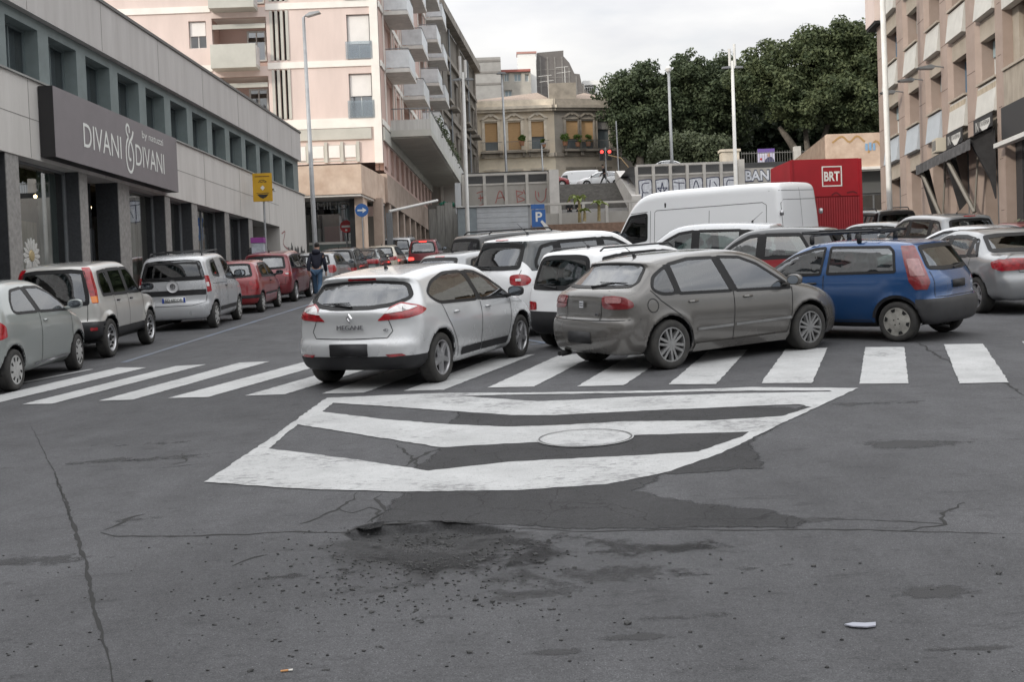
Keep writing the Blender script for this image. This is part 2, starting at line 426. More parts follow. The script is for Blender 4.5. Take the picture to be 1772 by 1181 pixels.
class Skin:
    """the finished body skin: things are laid on it by casting along a direction"""
    def __init__(s, V, F):
        s.V, s.F = V, F
        s.bvh = BVHTree.FromPolygons([Vector(p) for p in V], [tuple(q) for q in F])
        s.holes = np.zeros(len(F), bool)
        t = V[F]; s.C = t.mean(1); nn = np.cross(t[:, 2] - t[:, 0], t[:, 3] - t[:, 1]); s.N = nn / (np.linalg.norm(nn, axis=1)[:, None] + 1e-12)
    def axes(s, d):
        d = Vector(d).normalized(); a = Vector((0, 0, 1)).cross(d)
        a = a.normalized() if a.length > 1e-4 else Vector((1, 0, 0)); b = d.cross(a); return d, a, b
    def cast(s, p2, ax, off):
        d, a, b = ax; o = a * p2[0] + b * p2[1] - d * 6
        h, n, i, t = s.bvh.ray_cast(o, d)
        if h is None:
            h, n, i, t = s.bvh.find_nearest(a * p2[0] + b * p2[1] - d * 1.2)
        if n.dot(d) > 0: n = -n
        return h + n * off, n
    def to2(s, p, ax): p = _P(p); return (p.dot(ax[1]), p.dot(ax[2]))
    def patch2(s, loop, ax, off=.004, cell=.07, thick=0.0):
        bm = bmesh.new(); vs = [bm.verts.new((p[0], p[1], 0)) for p in loop]
        try: f = bm.faces.new(vs)
        except ValueError: return [], []
        bmesh.ops.triangulate(bm, faces=[f])
        L = np.array(loop)
        for c in (0, 1):
            k = math.floor(L[:, c].min() / cell) + 1
            while k * cell < L[:, c].max():
                no = (1, 0, 0) if c == 0 else (0, 1, 0); co = (k * cell, 0, 0) if c == 0 else (0, k * cell, 0)
                bmesh.ops.bisect_plane(bm, geom=bm.verts[:] + bm.edges[:] + bm.faces[:], plane_co=co, plane_no=no, dist=1e-5); k += 1
        bm.verts.index_update(); vv = []
        for v in bm.verts: vv.append(s.cast((v.co.x, v.co.y), ax, off)[0])
        ff = [tuple(v.index for v in f.verts) for f in bm.faces]
        bm.free(); 
        d = ax[0]
        out = []
        for f in ff:
            n = (vv[f[1]] - vv[f[0]]).cross(vv[f[2]] - vv[f[0]])
            out.append(f if n.dot(d) < 0 else f[::-1])
        return vv, out
    def patch(s, pts, d, off=.004, r=.03, cell=.07):
        ax = s.axes(d); loop = [s.to2(p, ax) for p in pts]
        if r: loop = rounded(loop, r)
        return s.patch2(loop, ax, off, cell)
    def ring(s, pts, d, w, off=.005, r=.03):
        ax = s.axes(d); loop = [s.to2(p, ax) for p in pts]
        if r: loop = rounded(loop, r)
        # add points along long edges so the ring follows the curve of the skin
        lp = []
        for i, p in enumerate(loop):
            q = loop[(i + 1) % len(loop)]; k = max(1, int(math.dist(p, q) / .09))
            lp += [(p[0] + (q[0] - p[0]) * j / k, p[1] + (q[1] - p[1]) * j / k) for j in range(k)]
        inn = inset2(lp, w - .012); lp = inset2(lp, -.012); N = len(lp)
        vv = [s.cast(p, ax, off)[0] for p in lp] + [s.cast(p, ax, off)[0] for p in inn]
        ff = []
        for i in range(N):
            f = (i, (i + 1) % N, N + (i + 1) % N, N + i)
            n = (vv[f[1]] - vv[f[0]]).cross(vv[f[2]] - vv[f[0]]); ff.append(f if n.dot(ax[0]) < 0 else f[::-1])
        return vv, ff
    def strip(s, pts, d, w=.012, off=.003, cell=.06):
        ax = s.axes(d); L = [Vector(s.to2(p, ax)) for p in pts]
        out = []
        for i in range(len(L) - 1):
            k = max(1, int((L[i + 1] - L[i]).length / cell)); out += [L[i].lerp(L[i + 1], j / k) for j in range(k)]
        out.append(L[-1]); vv, ff = [], []
        for i, p in enumerate(out):
            t = (out[min(i + 1, len(out) - 1)] - out[max(i - 1, 0)]).normalized(); n = Vector((-t.y, t.x)) * w / 2
            vv.append(s.cast(p + n, ax, off)[0]); vv.append(s.cast(p - n, ax, off)[0])
        for i in range(len(out) - 1):
            f = (2 * i, 2 * i + 1, 2 * i + 3, 2 * i + 2); n = (vv[f[1]] - vv[f[0]]).cross(vv[f[2]] - vv[f[0]]); ff.append(f if n.dot(ax[0]) < 0 else f[::-1])
        return vv, ff
    def cut(s, pts, d, ins=.035, r=.03):
        ax = s.axes(d); loop = [s.to2(p, ax) for p in pts]
        if r: loop = rounded(loop, r)
        loop = inset2(loop, ins)
        u = s.C @ np.array(ax[1]); v = s.C @ np.array(ax[2]); facing = s.N @ np.array(ax[0]) < -.12
        L = np.array(loop); near = facing & (u > L[:, 0].min()) & (u < L[:, 0].max()) & (v > L[:, 1].min()) & (v < L[:, 1].max())
        k = np.where(near)[0]
        if len(k): s.holes[k[poly_sdf(loop, u[k], v[k]) < 0]] = True
    def clip(s, planes, off=.005):
        """the piece of skin inside all half-spaces (point, normal pointing out)"""
        m = np.ones(len(s.F), bool)
        for co, no in planes: m &= ((s.C - np.array(co)) @ (np.array(no) / np.linalg.norm(no))) < .08
        F = s.F[m]; u, inv = np.unique(F, return_inverse=True); F = inv.reshape(F.shape)
        bm = bmesh.new(); vs = [bm.verts.new(p) for p in s.V[u]]
        for q in F:
            try: bm.faces.new([vs[i] for i in q])
            except ValueError: pass
        for co, no in planes:
            bmesh.ops.bisect_plane(bm, geom=bm.verts[:] + bm.edges[:] + bm.faces[:], plane_co=co, plane_no=no, clear_outer=True)
        bm.normal_update(); bm.verts.index_update()
        vv = [v.co + v.normal * off for v in bm.verts]; ff = [tuple(v.index for v in f.verts) for f in bm.faces]
        bm.free(); return vv, ff

def flip(vf): return [Vector((p[0], -p[1], p[2])) for p in vf[0]], [f[::-1] for f in vf[1]]

# ---- wheels: tyre and rim are sub-parts of the wheel
WHEELS = {}
def wheel_meshes(style, r, wd):
    k = (style, round(r, 3), round(wd, 3))
    if k in WHEELS: return WHEELS[k]
    rr = r * (.70 if style not in ('steel', 'alloy5', 'alloy10') else .70)
    h = wd / 2
    t = MB(); t.lathe([(rr * .96, -h * .9), (rr, -h), (r * .86, -h * 1.06), (r * .955, -h * .96), (r * .99, -h * .7), (r, -h * .3), (r, h * .3), (r * .99, h * .7), (r * .955, h * .96), (r * .86, h * 1.06), (rr, h), (rr * .96, h * .9)], 40)
    for g in (-.45, 0, .45):                # tread grooves stand as thin ribs
        t.lathe([(r * 1.004, h * (g - .12)), (r * 1.006, h * g), (r * 1.004, h * (g + .12))], 40)
    tm = t.mesh('tyre', TYRE, True)
    m = MB(); y = -h                       # outer face towards -Y
    m.lathe([(rr * .995, y * .98), (rr * .93, y * .99), (rr * .90, y * .80), (rr * .88, y * .1)], 40, mi=0)
    if style.startswith('alloy'):
        n = int(style[5:].split('_')[0]); twin = 'twin' in style
        m.lathe([(0, y * .1), (rr * .9, y * .1)], 24, mi=1)
        m.lathe([(0, y * .93), (rr * .16, y * .93), (rr * .2, y * .8), (rr * .2, y * .2)], 20)
        for i in range(n):
            for s_ in ((-1, 1) if twin else (0,)):
                a = 2 * math.pi * i / n + .3
                T = Matrix.Rotation(a, 4, 'Y')
                w0, w1 = (rr * .075, rr * .075) if twin else (rr * .15, rr * .12)
                c0, c1 = s_ * rr * .06, s_ * rr * .17
                P = [(rr * .1, c0 - w0), (rr * .94, c1 - w1), (rr * .94, c1 + w1), (rr * .1, c0 + w0)]
                vs = [T @ Vector((p[0], y * (.92 if p[0] < rr * .5 else .95), p[1])) for p in P] + [T @ Vector((p[0], y * .55, p[1] * 1.25)) for p in P]
                m.add(vs, [(3, 2, 1, 0), (4, 5, 6, 7), (0, 1, 5, 4), (1, 2, 6, 5), (2, 3, 7, 6), (3, 0, 4, 7)])
        mats = [ALLOYD if 'dark' in style else ALLOY, DARKW]
    elif style == 'steel':
        m.lathe([(0, y * .62), (rr * .3, y * .66), (rr * .34, y * .5), (rr * .55, y * .38), (rr * .75, y * .62), (rr * .9, y * .75)], 32)
        m.lathe([(0, y * .9), (rr * .2, y * .88), (rr * .24, y * .6)], 20, mi=1)
        for i in range(10):
            a = 2 * math.pi * i / 10; m.box(-.018, .018, y * .80, y * .5, -.02, .02, 1, Matrix.Rotation(a, 4, 'Y') @ Matrix.Translation((rr * .66, 0, 0)))
        mats = [ALLOY, DARKW]
    else:                                   # hubcap: dished cover with slots
        m.lathe([(0, y * 1.05), (rr * .25, y * 1.06), (rr * .5, y * 1.04), (rr * .75, y * .98), (rr * .93, y * .96)], 36)
        n = 9 if style == 'cap9' else 8 if style == 'cap8' else 6
        for i in range(n):
            a = 2 * math.pi * i / n + .2; T = Matrix.Rotation(a, 4, 'Y')
            if style == 'cap6':
                P = [(rr * .70, -rr * .10), (rr * .91, -rr * .17), (rr * .91, rr * .17), (rr * .70, rr * .10)]
            else:
                P = [(rr * .58, -rr * .035), (rr * .84, -rr * .13), (rr * .87, rr * .02), (rr * .60, rr * .055)]
            m.prism([(p[0], p[1]) for p in P], y * 1.065, y * .9, 'y', 1, T)
        if style == 'cap6':
            for i in range(4):
                a = 2 * math.pi * i / 4 + .5; m.lathe([(0, y * 1.085), (rr * .055, y * 1.085), (rr * .055, y)], 8, Matrix.Rotation(a, 4, 'Y') @ Matrix.Translation((rr * .24, 0, 0)), 1)
        mats = [HUBY if style == 'cap6' else HUBC, DARKW]
    rm = m.mesh('rim', mats, False)
    bm = bmesh.new(); bm.from_mesh(rm); bmesh.ops.recalc_face_normals(bm, faces=bm.faces); bm.to_mesh(rm); bm.free()
    WHEELS[k] = (tm, rm); return WHEELS[k]

def rbox(lo, hi, bev=.02):
    bm = bmesh.new(); bmesh.ops.create_cube(bm, size=1)
    for v in bm.verts: v.co = Vector([lo[i] + (v.co[i] + .5) * (hi[i] - lo[i]) for i in range(3)])
    bmesh.ops.bevel(bm, geom=bm.edges[:], offset=min(bev, .45 * min(hi[i] - lo[i] for i in range(3))), segments=3, affect='EDGES')
    bm.verts.index_update(); r_ = [v.co.copy() for v in bm.verts], [tuple(v.index for v in f.verts) for f in bm.faces]; bm.free(); return r_

PROTO = {}
def car_parts(kind):
    """all part meshes of one kind of car, in its own coordinates (x forward, z up, origin on the ground between the axles)"""
    if kind in PROTO: return PROTO[kind]
    sp = SPECS[kind]; B = Body(sp); h = sp.get('h', .034); hw = sp['hw']
    V, F = grid_mesh(B, (B.x0, -(hw + .12), B.z0), (B.x1, hw + .12, B.z1), h)
    sk = Skin(V, F); parts = []            # (name, mesh, label, children)
    L, Rr, BK, FR = (0, -1, 0), (0, 1, 0), (1, 0, 0), (-1, 0, 0)
    def put(name, vf_list, m, label=None, smooth=True, sub=None):
        mb = MB()
        for vf in vf_list: mb.add(*vf)
        if not mb.f: return
        parts.append((name, mb.mesh(name, m, smooth), label, sub or []))
    def pm(mb, name, m, smooth=False, label=None, sub=None): parts.append((name, mb.mesh(name, m, smooth), label, sub or []))
    gm = lambda dk: GLO if sp.get('solid') else GLD if dk else GLS
    # side glass
    for w in sp['windows']:
        pts = [(p[0], p[1]) for p in w['p']]; r_ = w.get('r', .04)
        for sgn, d in ((1, L), (-1, Rr)):
            P3 = [(p[0], 0, p[1]) for p in pts]
            if not sp.get('solid'): sk.cut(P3, d, .020 if h > .03 else .010, r_)
            put('window', [sk.patch(P3, d, .003, r_)], gm(w.get('dark')), sub=[('window_frame', sk.ring(P3, d, (w.get('fw', .034) + .022) if h > .03 else .038, .006, r_), SEAL)])
    if not sp.get('body_pillars'):
        ws_ = [w['p'] for w in sp['windows']]
        for A, Bq in zip(ws_[:-1], ws_[1:]):
            a = sorted(sorted(A, key=lambda p: -p[0])[:2], key=lambda p: p[1]); b_ = sorted(sorted(Bq, key=lambda p: p[0])[:2], key=lambda p: p[1])
            if max(p[0] for p in a) > min(p[0] for p in b_) + .12 or max(b_[0][0] - a[0][0], b_[1][0] - a[1][0]) > .3: continue
            Q = [(a[0][0] - .03, 0, a[0][1] - .002), (b_[0][0] + .03, 0, b_[0][1] - .002), (b_[1][0] + .03, 0, b_[1][1] + .002), (a[1][0] - .03, 0, a[1][1] + .002)]
            for d in (L, Rr): put('door_pillar', [sk.patch(Q, d, .0045, 0)], SEAL)
    if 'rwin' in sp:
        P3 = [(-1, p[0], p[1]) for p in sp['rwin']]; P3 = P3 + [(-1, -p[1], p[2]) for p in P3[::-1]]
        if not sp.get('solid'): sk.cut(P3, BK, .024, .06)
        put('rear_window', [sk.patch(P3, BK, .004, sp.get('rwr', .06))], gm(sp.get('rdark')), sub=[('window_frame', sk.ring(P3, BK, sp.get('rfw', .05) + .02, .007, sp.get('rwr', .06)), SEAL)])
    if 'fwin' in sp:
        P3 = [(1, p[0], p[1]) for p in sp['fwin']]; P3 = P3 + [(1, -p[1], p[2]) for p in P3[::-1]]
        if not sp.get('solid'): sk.cut(P3, FR, .024, .06)
        put('windscreen', [sk.patch(P3, FR, .004, .06)], GLS, sub=[('window_frame', sk.ring(P3, FR, .06, .007, .06), SEAL)])
    # lamps, trim, seams
    for ax_ in sp['axles']:
        aw = sk.strip([(ax_ + (sp['ar'] + .006) * math.cos(a), 0, sp['wr'] + (sp['ar'] + .006) * math.sin(a)) for a in np.linspace(math.pi + .05, -.05, 26)], L, .03, .006); put('arch_lip', [aw], SEAL); put('arch_lip', [flip(aw)], SEAL)
        vs_, fs_ = [], []; A_ = np.linspace(math.pi + .15, -.15, 34)
        for a in A_:
            hit, _ = sk.cast(sk.to2((ax_ + (sp['ar'] + .016) * math.cos(a), 0, sp['wr'] + (sp['ar'] + .016) * math.sin(a)), sk.axes(L)), sk.axes(L), 0)
            for y_ in (hit.y - .010, hw - .30): vs_.append(Vector((ax_ + (sp['ar'] - .007) * math.cos(a), y_, sp['wr'] + (sp['ar'] - .007) * math.sin(a))))
        for i in range(len(A_) - 1): fs_ += [(2 * i, 2 * i + 1, 2 * i + 3, 2 * i + 2), (2 * i, 2 * i + 2, 2 * i + 3, 2 * i + 1)]
        put('arch_liner', [(vs_, fs_)], BLK); put('arch_liner', [flip((vs_, fs_))], BLK)
    for t in sp.get('lamps', []):
        d = Vector(t['d']).normalized(); res = sk.patch(t['p'], d, t.get('off', .007), t.get('r', .02), .05)
        sub = [(sb.get('n', 'lens'), sk.patch(sb['p'], d, t.get('off', .007) + .004, sb.get('r', .015), .05), sb['m']) for sb in t.get('sub', [])]
        put(t.get('n', 'tail_light'), [res], t['m'], t.get('label'), sub=sub)
        if not t.get('one'): put(t.get('n', 'tail_light'), [flip(res)], t['m'], t.get('label'), sub=[(a, flip(b), c) for a, b, c in sub])
    for t in sp.get('clips', []): put(t['n'], [sk.clip(t['pl'], t.get('off', .006))], t['m'], t.get('label'))
    for t in sp.get('patches', []):
        res = sk.patch(t['p'], t['d'], t.get('off', .006), t.get('r', .03)); vf = [res]
        if t.get('both'): vf.append(flip(res))
        put(t['n'], vf, t['m'], t.get('label'))
    for pl in sp.get('seams', []):
        q = sk.strip([(p[0], 0, p[1]) for p in pl], L); put('panel_gap', [q], SEAM); put('panel_gap', [flip(q)], SEAM)
    for pl in sp.get('rseams', []): put('panel_gap', [sk.strip([(-1, p[0], p[1]) for p in pl], BK, .010)], SEAM)
    for t in sp.get('strips', []):
        q = sk.strip([(p[0], 0, p[1]) for p in t['p']], L, t['w'], t.get('off', .012)); put(t.get('n', 'rubbing_strip'), [q], t['m']); put(t.get('n', 'rubbing_strip'), [flip(q)], t['m'])
    for hx, hz in sp.get('handles', []):
        for sgn in (1, -1):
            p, n = sk.cast((sk.to2((hx, 0, hz), sk.axes((0, -sgn, 0)))), sk.axes((0, -sgn, 0)), 0)
            M = frame(p + n * .012, (1, 0, 0), (0, 0, 1)); vs, fs = rbox((-.085, -.018, -.014), (.085, .018, .014), .012)
            put('door_handle', [([M @ v for v in vs], fs)], sp.get('handle_m', 'PAINT'))
    if 'mirror' in sp:
        mxx, mz, ms = sp['mirror']
        for sgn in (1, -1):
            p, n = sk.cast(sk.to2((mxx, 0, mz), sk.axes((0, -sgn, 0))), sk.axes((0, -sgn, 0)), 0)
            bm = bmesh.new(); bmesh.ops.create_uvsphere(bm, u_segments=16, v_segments=10, radius=1)
            c = p + Vector((.02, sgn * .15, .07)); vs = []
            for v in bm.verts:
                w = v.co.copy(); w.x = max(w.x, -.35)
                w = Vector((math.copysign(abs(w.x) ** .9, w.x) * .085, math.copysign(abs(w.y) ** .7, w.y) * .115 * ms, math.copysign(abs(w.z) ** .7, w.z) * .072 * ms)); vs.append(c + w)
            bm.verts.index_update(); fs = [tuple(v.index for v in f.verts) for f in bm.faces]; bm.free()
            st = MB().tube([p - Vector((0, sgn * .03, 0)), c - Vector((0, sgn * .03, .03))], [.035, .025], 8)
            gl_ = [c + Vector((-.034, math.cos(a) * .098 * ms, math.sin(a) * .058 * ms)) for a in np.linspace(0, 2 * math.pi, 17)[:-1]]
            put('wing_mirror', [(vs, fs), (st.v, st.f)], sp.get('mirror_m', 'PAINT'), sub=[('mirror_glass', (gl_, [tuple(range(16))[::-1]]), MIRG)])
    if 'plate' in sp:
        z, w, hh, m_, tx = sp['plate']
        p, n = sk.cast((sk.to2((-1, 0, z), sk.axes(BK))), sk.axes(BK), 0)
        M = frame(p + Vector((-.012, 0, 0)), (0, -1, 0), n.cross(Vector((0, -1, 0))) * -1 if abs(n.z) < .5 else (0, 0, 1))
        x_ = p.x - .014
        vs, fs = rbox((x_ - .008, -w / 2, z - hh / 2), (x_ + .05, w / 2, z + hh / 2), .006)
        sub = []
        if tx:
            sub.append(('plate_band', ([Vector((x_ - .0105, sg * (w / 2 - .004 - k), z + q * (hh / 2 - .006))) for sg, k, q in ((1, 0, -1), (1, .04, -1), (1, .04, 1), (1, 0, 1))], [(0, 1, 2, 3)]), PLATEB))
            sub.append(('plate_band', ([Vector((x_ - .0105, sg * (w / 2 - .004 - k), z + q * (hh / 2 - .006))) for sg, k, q in ((-1, .04, -1), (-1, 0, -1), (-1, 0, 1), (-1, .04, 1))], [(0, 1, 2, 3)]), PLATEB))
            sub.append(('plate_text', tx, (x_ - .011, z)))
        put('number_plate' if m_ is PLATEW else 'plate_holder', [(vs, fs)], m_, sub=sub)  # black box stands in for a blanked-out plate
    if 'wiper' in sp:
        z, ln = sp['wiper']; ax = sk.axes(BK)
        p0, n0 = sk.cast(sk.to2((-1, .0, z), ax), ax, .02); p1, _ = sk.cast(sk.to2((-1, ln, z + .035), ax), ax, .02); p2, _ = sk.cast(sk.to2((-1, ln * .2, z + .05), ax), ax, .02); p3, _ = sk.cast(sk.to2((-1, ln * 1.5, z + .045), ax), ax, .02)
        w = MB().tube([p0, p1], [.014, .008], 6); w.tube([p2, p3], [.006, .006], 5); pm(w, 'rear_wiper', BLK)
    if 'antenna' in sp:
        ax_, ln = sp['antenna']; hit = sk.bvh.ray_cast(Vector((ax_, 0, 4)), Vector((0, 0, -1)))[0]
        w = MB().tube([hit, hit + Vector((-.02, 0, .04))], [.03, .014], 8); w.tube([hit + Vector((-.02, 0, .03)), hit + Vector((-ln * .75, 0, ln * .65))], [.006, .003], 5); pm(w, 'antenna', BLK)
    for t in sp.get('badges', []):
        p, n = sk.cast(sk.to2((-1, t.get('y', 0), t['z']), sk.axes(BK)), sk.axes(BK), .028)
        up = (Vector((0, 0, 1)) - n * n.z).normalized(); M = frame(p, Vector((0, -1, 0)), n)
        if t['kind'] == 'text': parts.append(('model_lettering', ('TEXT', t['t'], t['s'], M, t.get('sx', 1)), None, []))
        else:
            b = MB(); s_ = t['s']
            if t['kind'] == 'diamond':
                o = [(0, s_), (s_ * .72, 0), (0, -s_), (-s_ * .72, 0)]; i_ = [(q[0] * .5, q[1] * .5) for q in o]
                vs = [M @ Vector((q[0], q[1], 0)) for q in o] + [M @ Vector((q[0] * .75, q[1] * .75, .018)) for q in o] + [M @ Vector((q[0], q[1], 0)) for q in i_]
                b.add(vs, [(a, (a + 1) % 4, 4 + (a + 1) % 4, 4 + a) for a in range(4)] + [(4 + a, 4 + (a + 1) % 4, 8 + (a + 1) % 4, 8 + a) for a in range(4)])
            elif t['kind'] == 'disc':
                b.lathe([(0, -.012), (s_ * .8, -.012), (s_, -.004), (s_, .01)], 24, M @ Matrix.Rotation(-math.pi / 2, 4, 'X') @ Matrix.Diagonal((1, -1, 1, 1)))
            elif t['kind'] == 'square':
                b.box(-s_, s_, -s_, s_, -.01, .008, 0, M)
                for q in (-.45, 0.0, .45): b.box(-s_ * .8, s_ * .8, s_ * (q - .12), s_ * (q + .12), .008, .012, 1, M)
            pm(b, 'emblem', [t.get('m', CHROME), BLK], False)
    for t in sp.get('tubes', []):
        b = MB()
        for pts in t['p']: b.tube(pts, t['r'], 8)
        pm(b, t['n'], t['m'], True)
    for t in sp.get('boxes', []):
        for lo, hi in t['b']: put(t['n'], [rbox(lo, hi, t.get('bev', .015))], t['m'])
    # cabin: floor tray, dashboard, seats
    if not sp.get('solid'):
        bz = sp['belt'][0][1]; x0, x1 = sp['cabin']; c = MB()
        c.box(x0, x1, -(hw - .14), hw - .14, .28, .5); c.box(x1 - .45, x1, -(hw - .16), hw - .16, .5, bz - .05)
        c.box(x0, x0 + .3, -(hw - .16), hw - .16, .5, bz - .12)
        pm(c, 'cabin_floor', CABIN)
        xs = sp['seats']; sw_ = .24
        for i, xx in enumerate(xs):
            for yy in ((-.36, .36) if i == 0 or len(xs) > 1 else (.36,)):
                vf = []
                M = Matrix.Translation((xx, yy, 0)) @ Matrix.Rotation(R(-14), 4, 'Y')
                a_, b_ = rbox((-.07, -sw_, .45), (.07, sw_, bz + .12), .06); vf.append(([M @ v for v in a_], b_))
                a_, b_ = rbox((-.06, -.14, bz + .16), (.05, .14, bz + .34), .05); vf.append(([M @ v for v in a_], b_))
                a_, b_ = rbox((-.05, -sw_, .4), (.5, sw_, .58), .06); vf.append(([Vector((xx, yy, 0)) + v for v in a_], b_))
                put('seat', vf, SEAT)
        st = MB(); cx = x1 - .55
        st.tube([Vector((cx + .1 * math.sin(a) * .4, .36 + .17 * math.cos(a), bz + .02 + .17 * math.sin(a))) for a in np.linspace(0, 2 * math.pi, 17)], .015, 6, caps=False)
        st.box(cx - .01, cx + .3, .33, .39, bz - .03, bz + .03); pm(st, 'steering_wheel', CABIN)
    # body skin with holes behind the glass; wheel wells and underside unpainted
    keep = ~sk.holes; F2 = F[keep]; C = sk.C[keep]; N = sk.N[keep]; mi = np.zeros(len(F2), int)
    for ax_ in sp['axles']:
        dd = np.hypot(C[:, 0] - ax_, C[:, 2] - sp['wr']); mi[(dd < sp['ar'] + .012) & (np.abs(C[:, 1]) < hw - .04)] = 1
        rad = (N[:, 0] * (C[:, 0] - ax_) + N[:, 2] * (C[:, 2] - sp['wr'])); mi[(dd < sp['ar'] + .02) & (rad < -.15)] = 1
    me = bpy.data.meshes.new('body'); me.from_pydata([tuple(p) for p in V], [], [tuple(int(i) for i in q) for q in F2]); me.update()
    me.materials.append(None); me.materials.append(BLK); me.polygons.foreach_set('material_index', mi); me.polygons.foreach_set('use_smooth', [True] * len(F2))
    parts.insert(0, ('body', me, None, []))
    ws = []
    for ax_ in sp['axles']:
        for sgn in (1, -1): ws.append((ax_, sgn * (sp.get('track', hw - .10) - .0)))
    PROTO[kind] = (parts, ws); return PROTO[kind]

CARN = {}
def make_car(kind, name, pm_, M, label, group=None, cat='car', wheel=None, steer=0.0, skip=()):
    sp = SPECS[kind]; parts, ws = car_parts(kind)
    root = empty(name, M, label, cat, group)
    def paintable(o, me, m=None):
        for i, sl in enumerate(o.material_slots):
            if me.materials[i] is None: sl.link = 'OBJECT'; sl.material = m or pm_
    for nm, me, lab, sub in parts:
        if nm in skip: continue
        if isinstance(me, tuple):
            _, t, s_, M4, sx = me; o = text_mesh(nm, t, s_, LETM, root, M4, sx=sx, depth=.006); continue
        o = link(nm, me, root); paintable(o, me)
        if lab: o['label'] = lab
        for sb in sub:
            if sb[0] == 'plate_text':
                x_, z = sb[2]; text_mesh('plate_text', sb[1], .105, INK, o, frame((x_, 0, z), (0, -1, 0), (-1, 0, 0)), sx=.82); continue
            key = (kind, id(me), sb[0], id(sb[1]))
            if key not in CARN: CARN[key] = MB().add(*sb[1]).mesh(sb[0], sb[2], True)
            link(sb[0], CARN[key], o)
    tm, rm = wheel_meshes(wheel or sp['wheel'], sp['wr'], sp.get('ww', .20))
    for ax_, y in ws:
        e = bpy.data.objects.new('wheel', None); COL.objects.link(e); e.parent = root; e.empty_display_size = .1
        a = (math.pi if y > 0 else 0) + (steer if ax_ > 0 else 0)
        e.matrix_local = Matrix.Translation((ax_, y, sp['wr'])) @ rotz(a)
        link('tyre', tm, e); link('rim', rm, e)
    return root

def on_road(x, y, heading, z=None):
    """standing on the sloping street at (x, y), nose pointing along heading (degrees from +Y, clockwise positive)"""
    a = R(heading); f = Vector((math.sin(a), math.cos(a), SLOPE * math.cos(a) + CROSS * math.sin(a)))
    n = Vector((-CROSS, -SLOPE, 1)).normalized()
    return frame((x, y, gz(y, x) if z is None else z), f, n if z is None else (0, 0, 1))
Lm = (.75, -.66, 0)                        # towards the body from behind the left rear corner
SPECS = {}
SPECS['round_hatchback'] = dict(h=.028,
    side=[(-1.9, .24), (-2.05, .27), (-2.115, .42), (-2.115, .56), (-2.07, .63), (-2.03, .80), (-2.02, .95), (-1.93, 1.03), (-1.66, 1.30), (-1.70, 1.36), (-1.62, 1.39), (-1.2, 1.435), (-.5, 1.47), (0, 1.465), (.45, 1.40), (.85, 1.20), (1.24, .985), (1.6, .92), (1.95, .79), (2.13, .63), (2.18, .45), (2.12, .26), (1.9, .19), (.9, .18), (0, .18), (-.9, .18)],
    hw=.895, rw=.60, roofz=1.45, xr=-2.1, xf=2.18, axles=(-1.32, 1.32), wr=.318, ar=.362, wheel='alloy5', ww=.205, track=.775, k=.12, br=.20, bf=.34, crown=.045,
    belt=[(-2.1, 1.02), (-.5, .965), (1.0, .93), (2.2, .80)],
    windows=[dict(p=[(-1.50, 1.125), (-1.28, .995), (-.10, .955), (-.17, 1.352), (-.75, 1.36), (-1.22, 1.27)], r=.12), dict(p=[(-.03, .953), (.97, .925), (.96, .965), (.52, 1.21), (.20, 1.325), (-.10, 1.352)], r=.05)],
    rwin=[(.25, .99), (.52, 1.02), (.72, 1.10), (.60, 1.285), (.25, 1.31)], rwr=.07, rfw=.025, fwin=[(.3, 1.0), (.66, 1.02), (.52, 1.34), (.3, 1.37)],
    lamps=[dict(d=Lm, m=LRED, r=.025, p=[(-2.06, .40, .845), (-2.04, .60, 1.0), (-1.96, .72, 1.055), (-1.78, .84, 1.01), (-1.66, .875, .955), (-1.78, .86, .905), (-1.97, .76, .865)],
                sub=[dict(m=LWHITE, r=.02, p=[(-2.05, .47, .925), (-2.03, .60, .985), (-1.96, .71, 1.035), (-1.80, .83, .995), (-1.90, .78, .965), (-1.99, .70, .945)])]),
           dict(n='fog_reflector', d=Lm, m=LRED, r=.008, off=.012, p=[(-2.10, .50, .445), (-2.05, .70, .45), (-2.02, .74, .425), (-2.09, .55, .41)])],
    clips=[dict(n='bumper', label='dark grey lower rear bumper', m=BLK, pl=[((0, 0, .42), (0, 0, 1)), ((-1.66, 0, 0), (1, 0, 0))])],
    patches=[dict(n='high_brake_lamp', d=(1, 0, 0), m=LRED, r=.008, off=.006, p=[(-1, .20, 1.352), (-1, .20, 1.327), (-1, -.20, 1.327), (-1, -.20, 1.352)])],
    seams=[[(-.065, .94), (-.09, .60), (-.10, .28)], [(.96, .90), (.93, .6), (.84, .30)], [(-1.22, .99), (-1.12, .80), (-.98, .62), (-.86, .46), (-.80, .28)]],
    rseams=[[(.66, 1.02), (.50, .87), (.56, .72), (.50, .64), (0, .63), (-.50, .64), (-.56, .72), (-.50, .87), (-.66, 1.02)]],
    strips=[dict(p=[(-.72, .33), (-.12, .335)], w=.10, m=BLK), dict(p=[(-.09, .335), (.82, .325)], w=.10, m=BLK)],
    handles=[(-.86, .86), (.14, .85)], mirror=(.86, .93, 1.0), mirror_m=BLK, plate=(.50, .52, .15, BLK, None), wiper=(1.0, .30), antenna=(-1.05, .06),
    badges=[dict(kind='diamond', z=.885, s=.062), dict(kind='text', t='MEGANE', z=.765, s=.075, sx=1.25), dict(kind='text', t='dCi', z=.73, y=-.48, s=.045)],
    cabin=(-1.7, 1.1), seats=(.25, -.75))
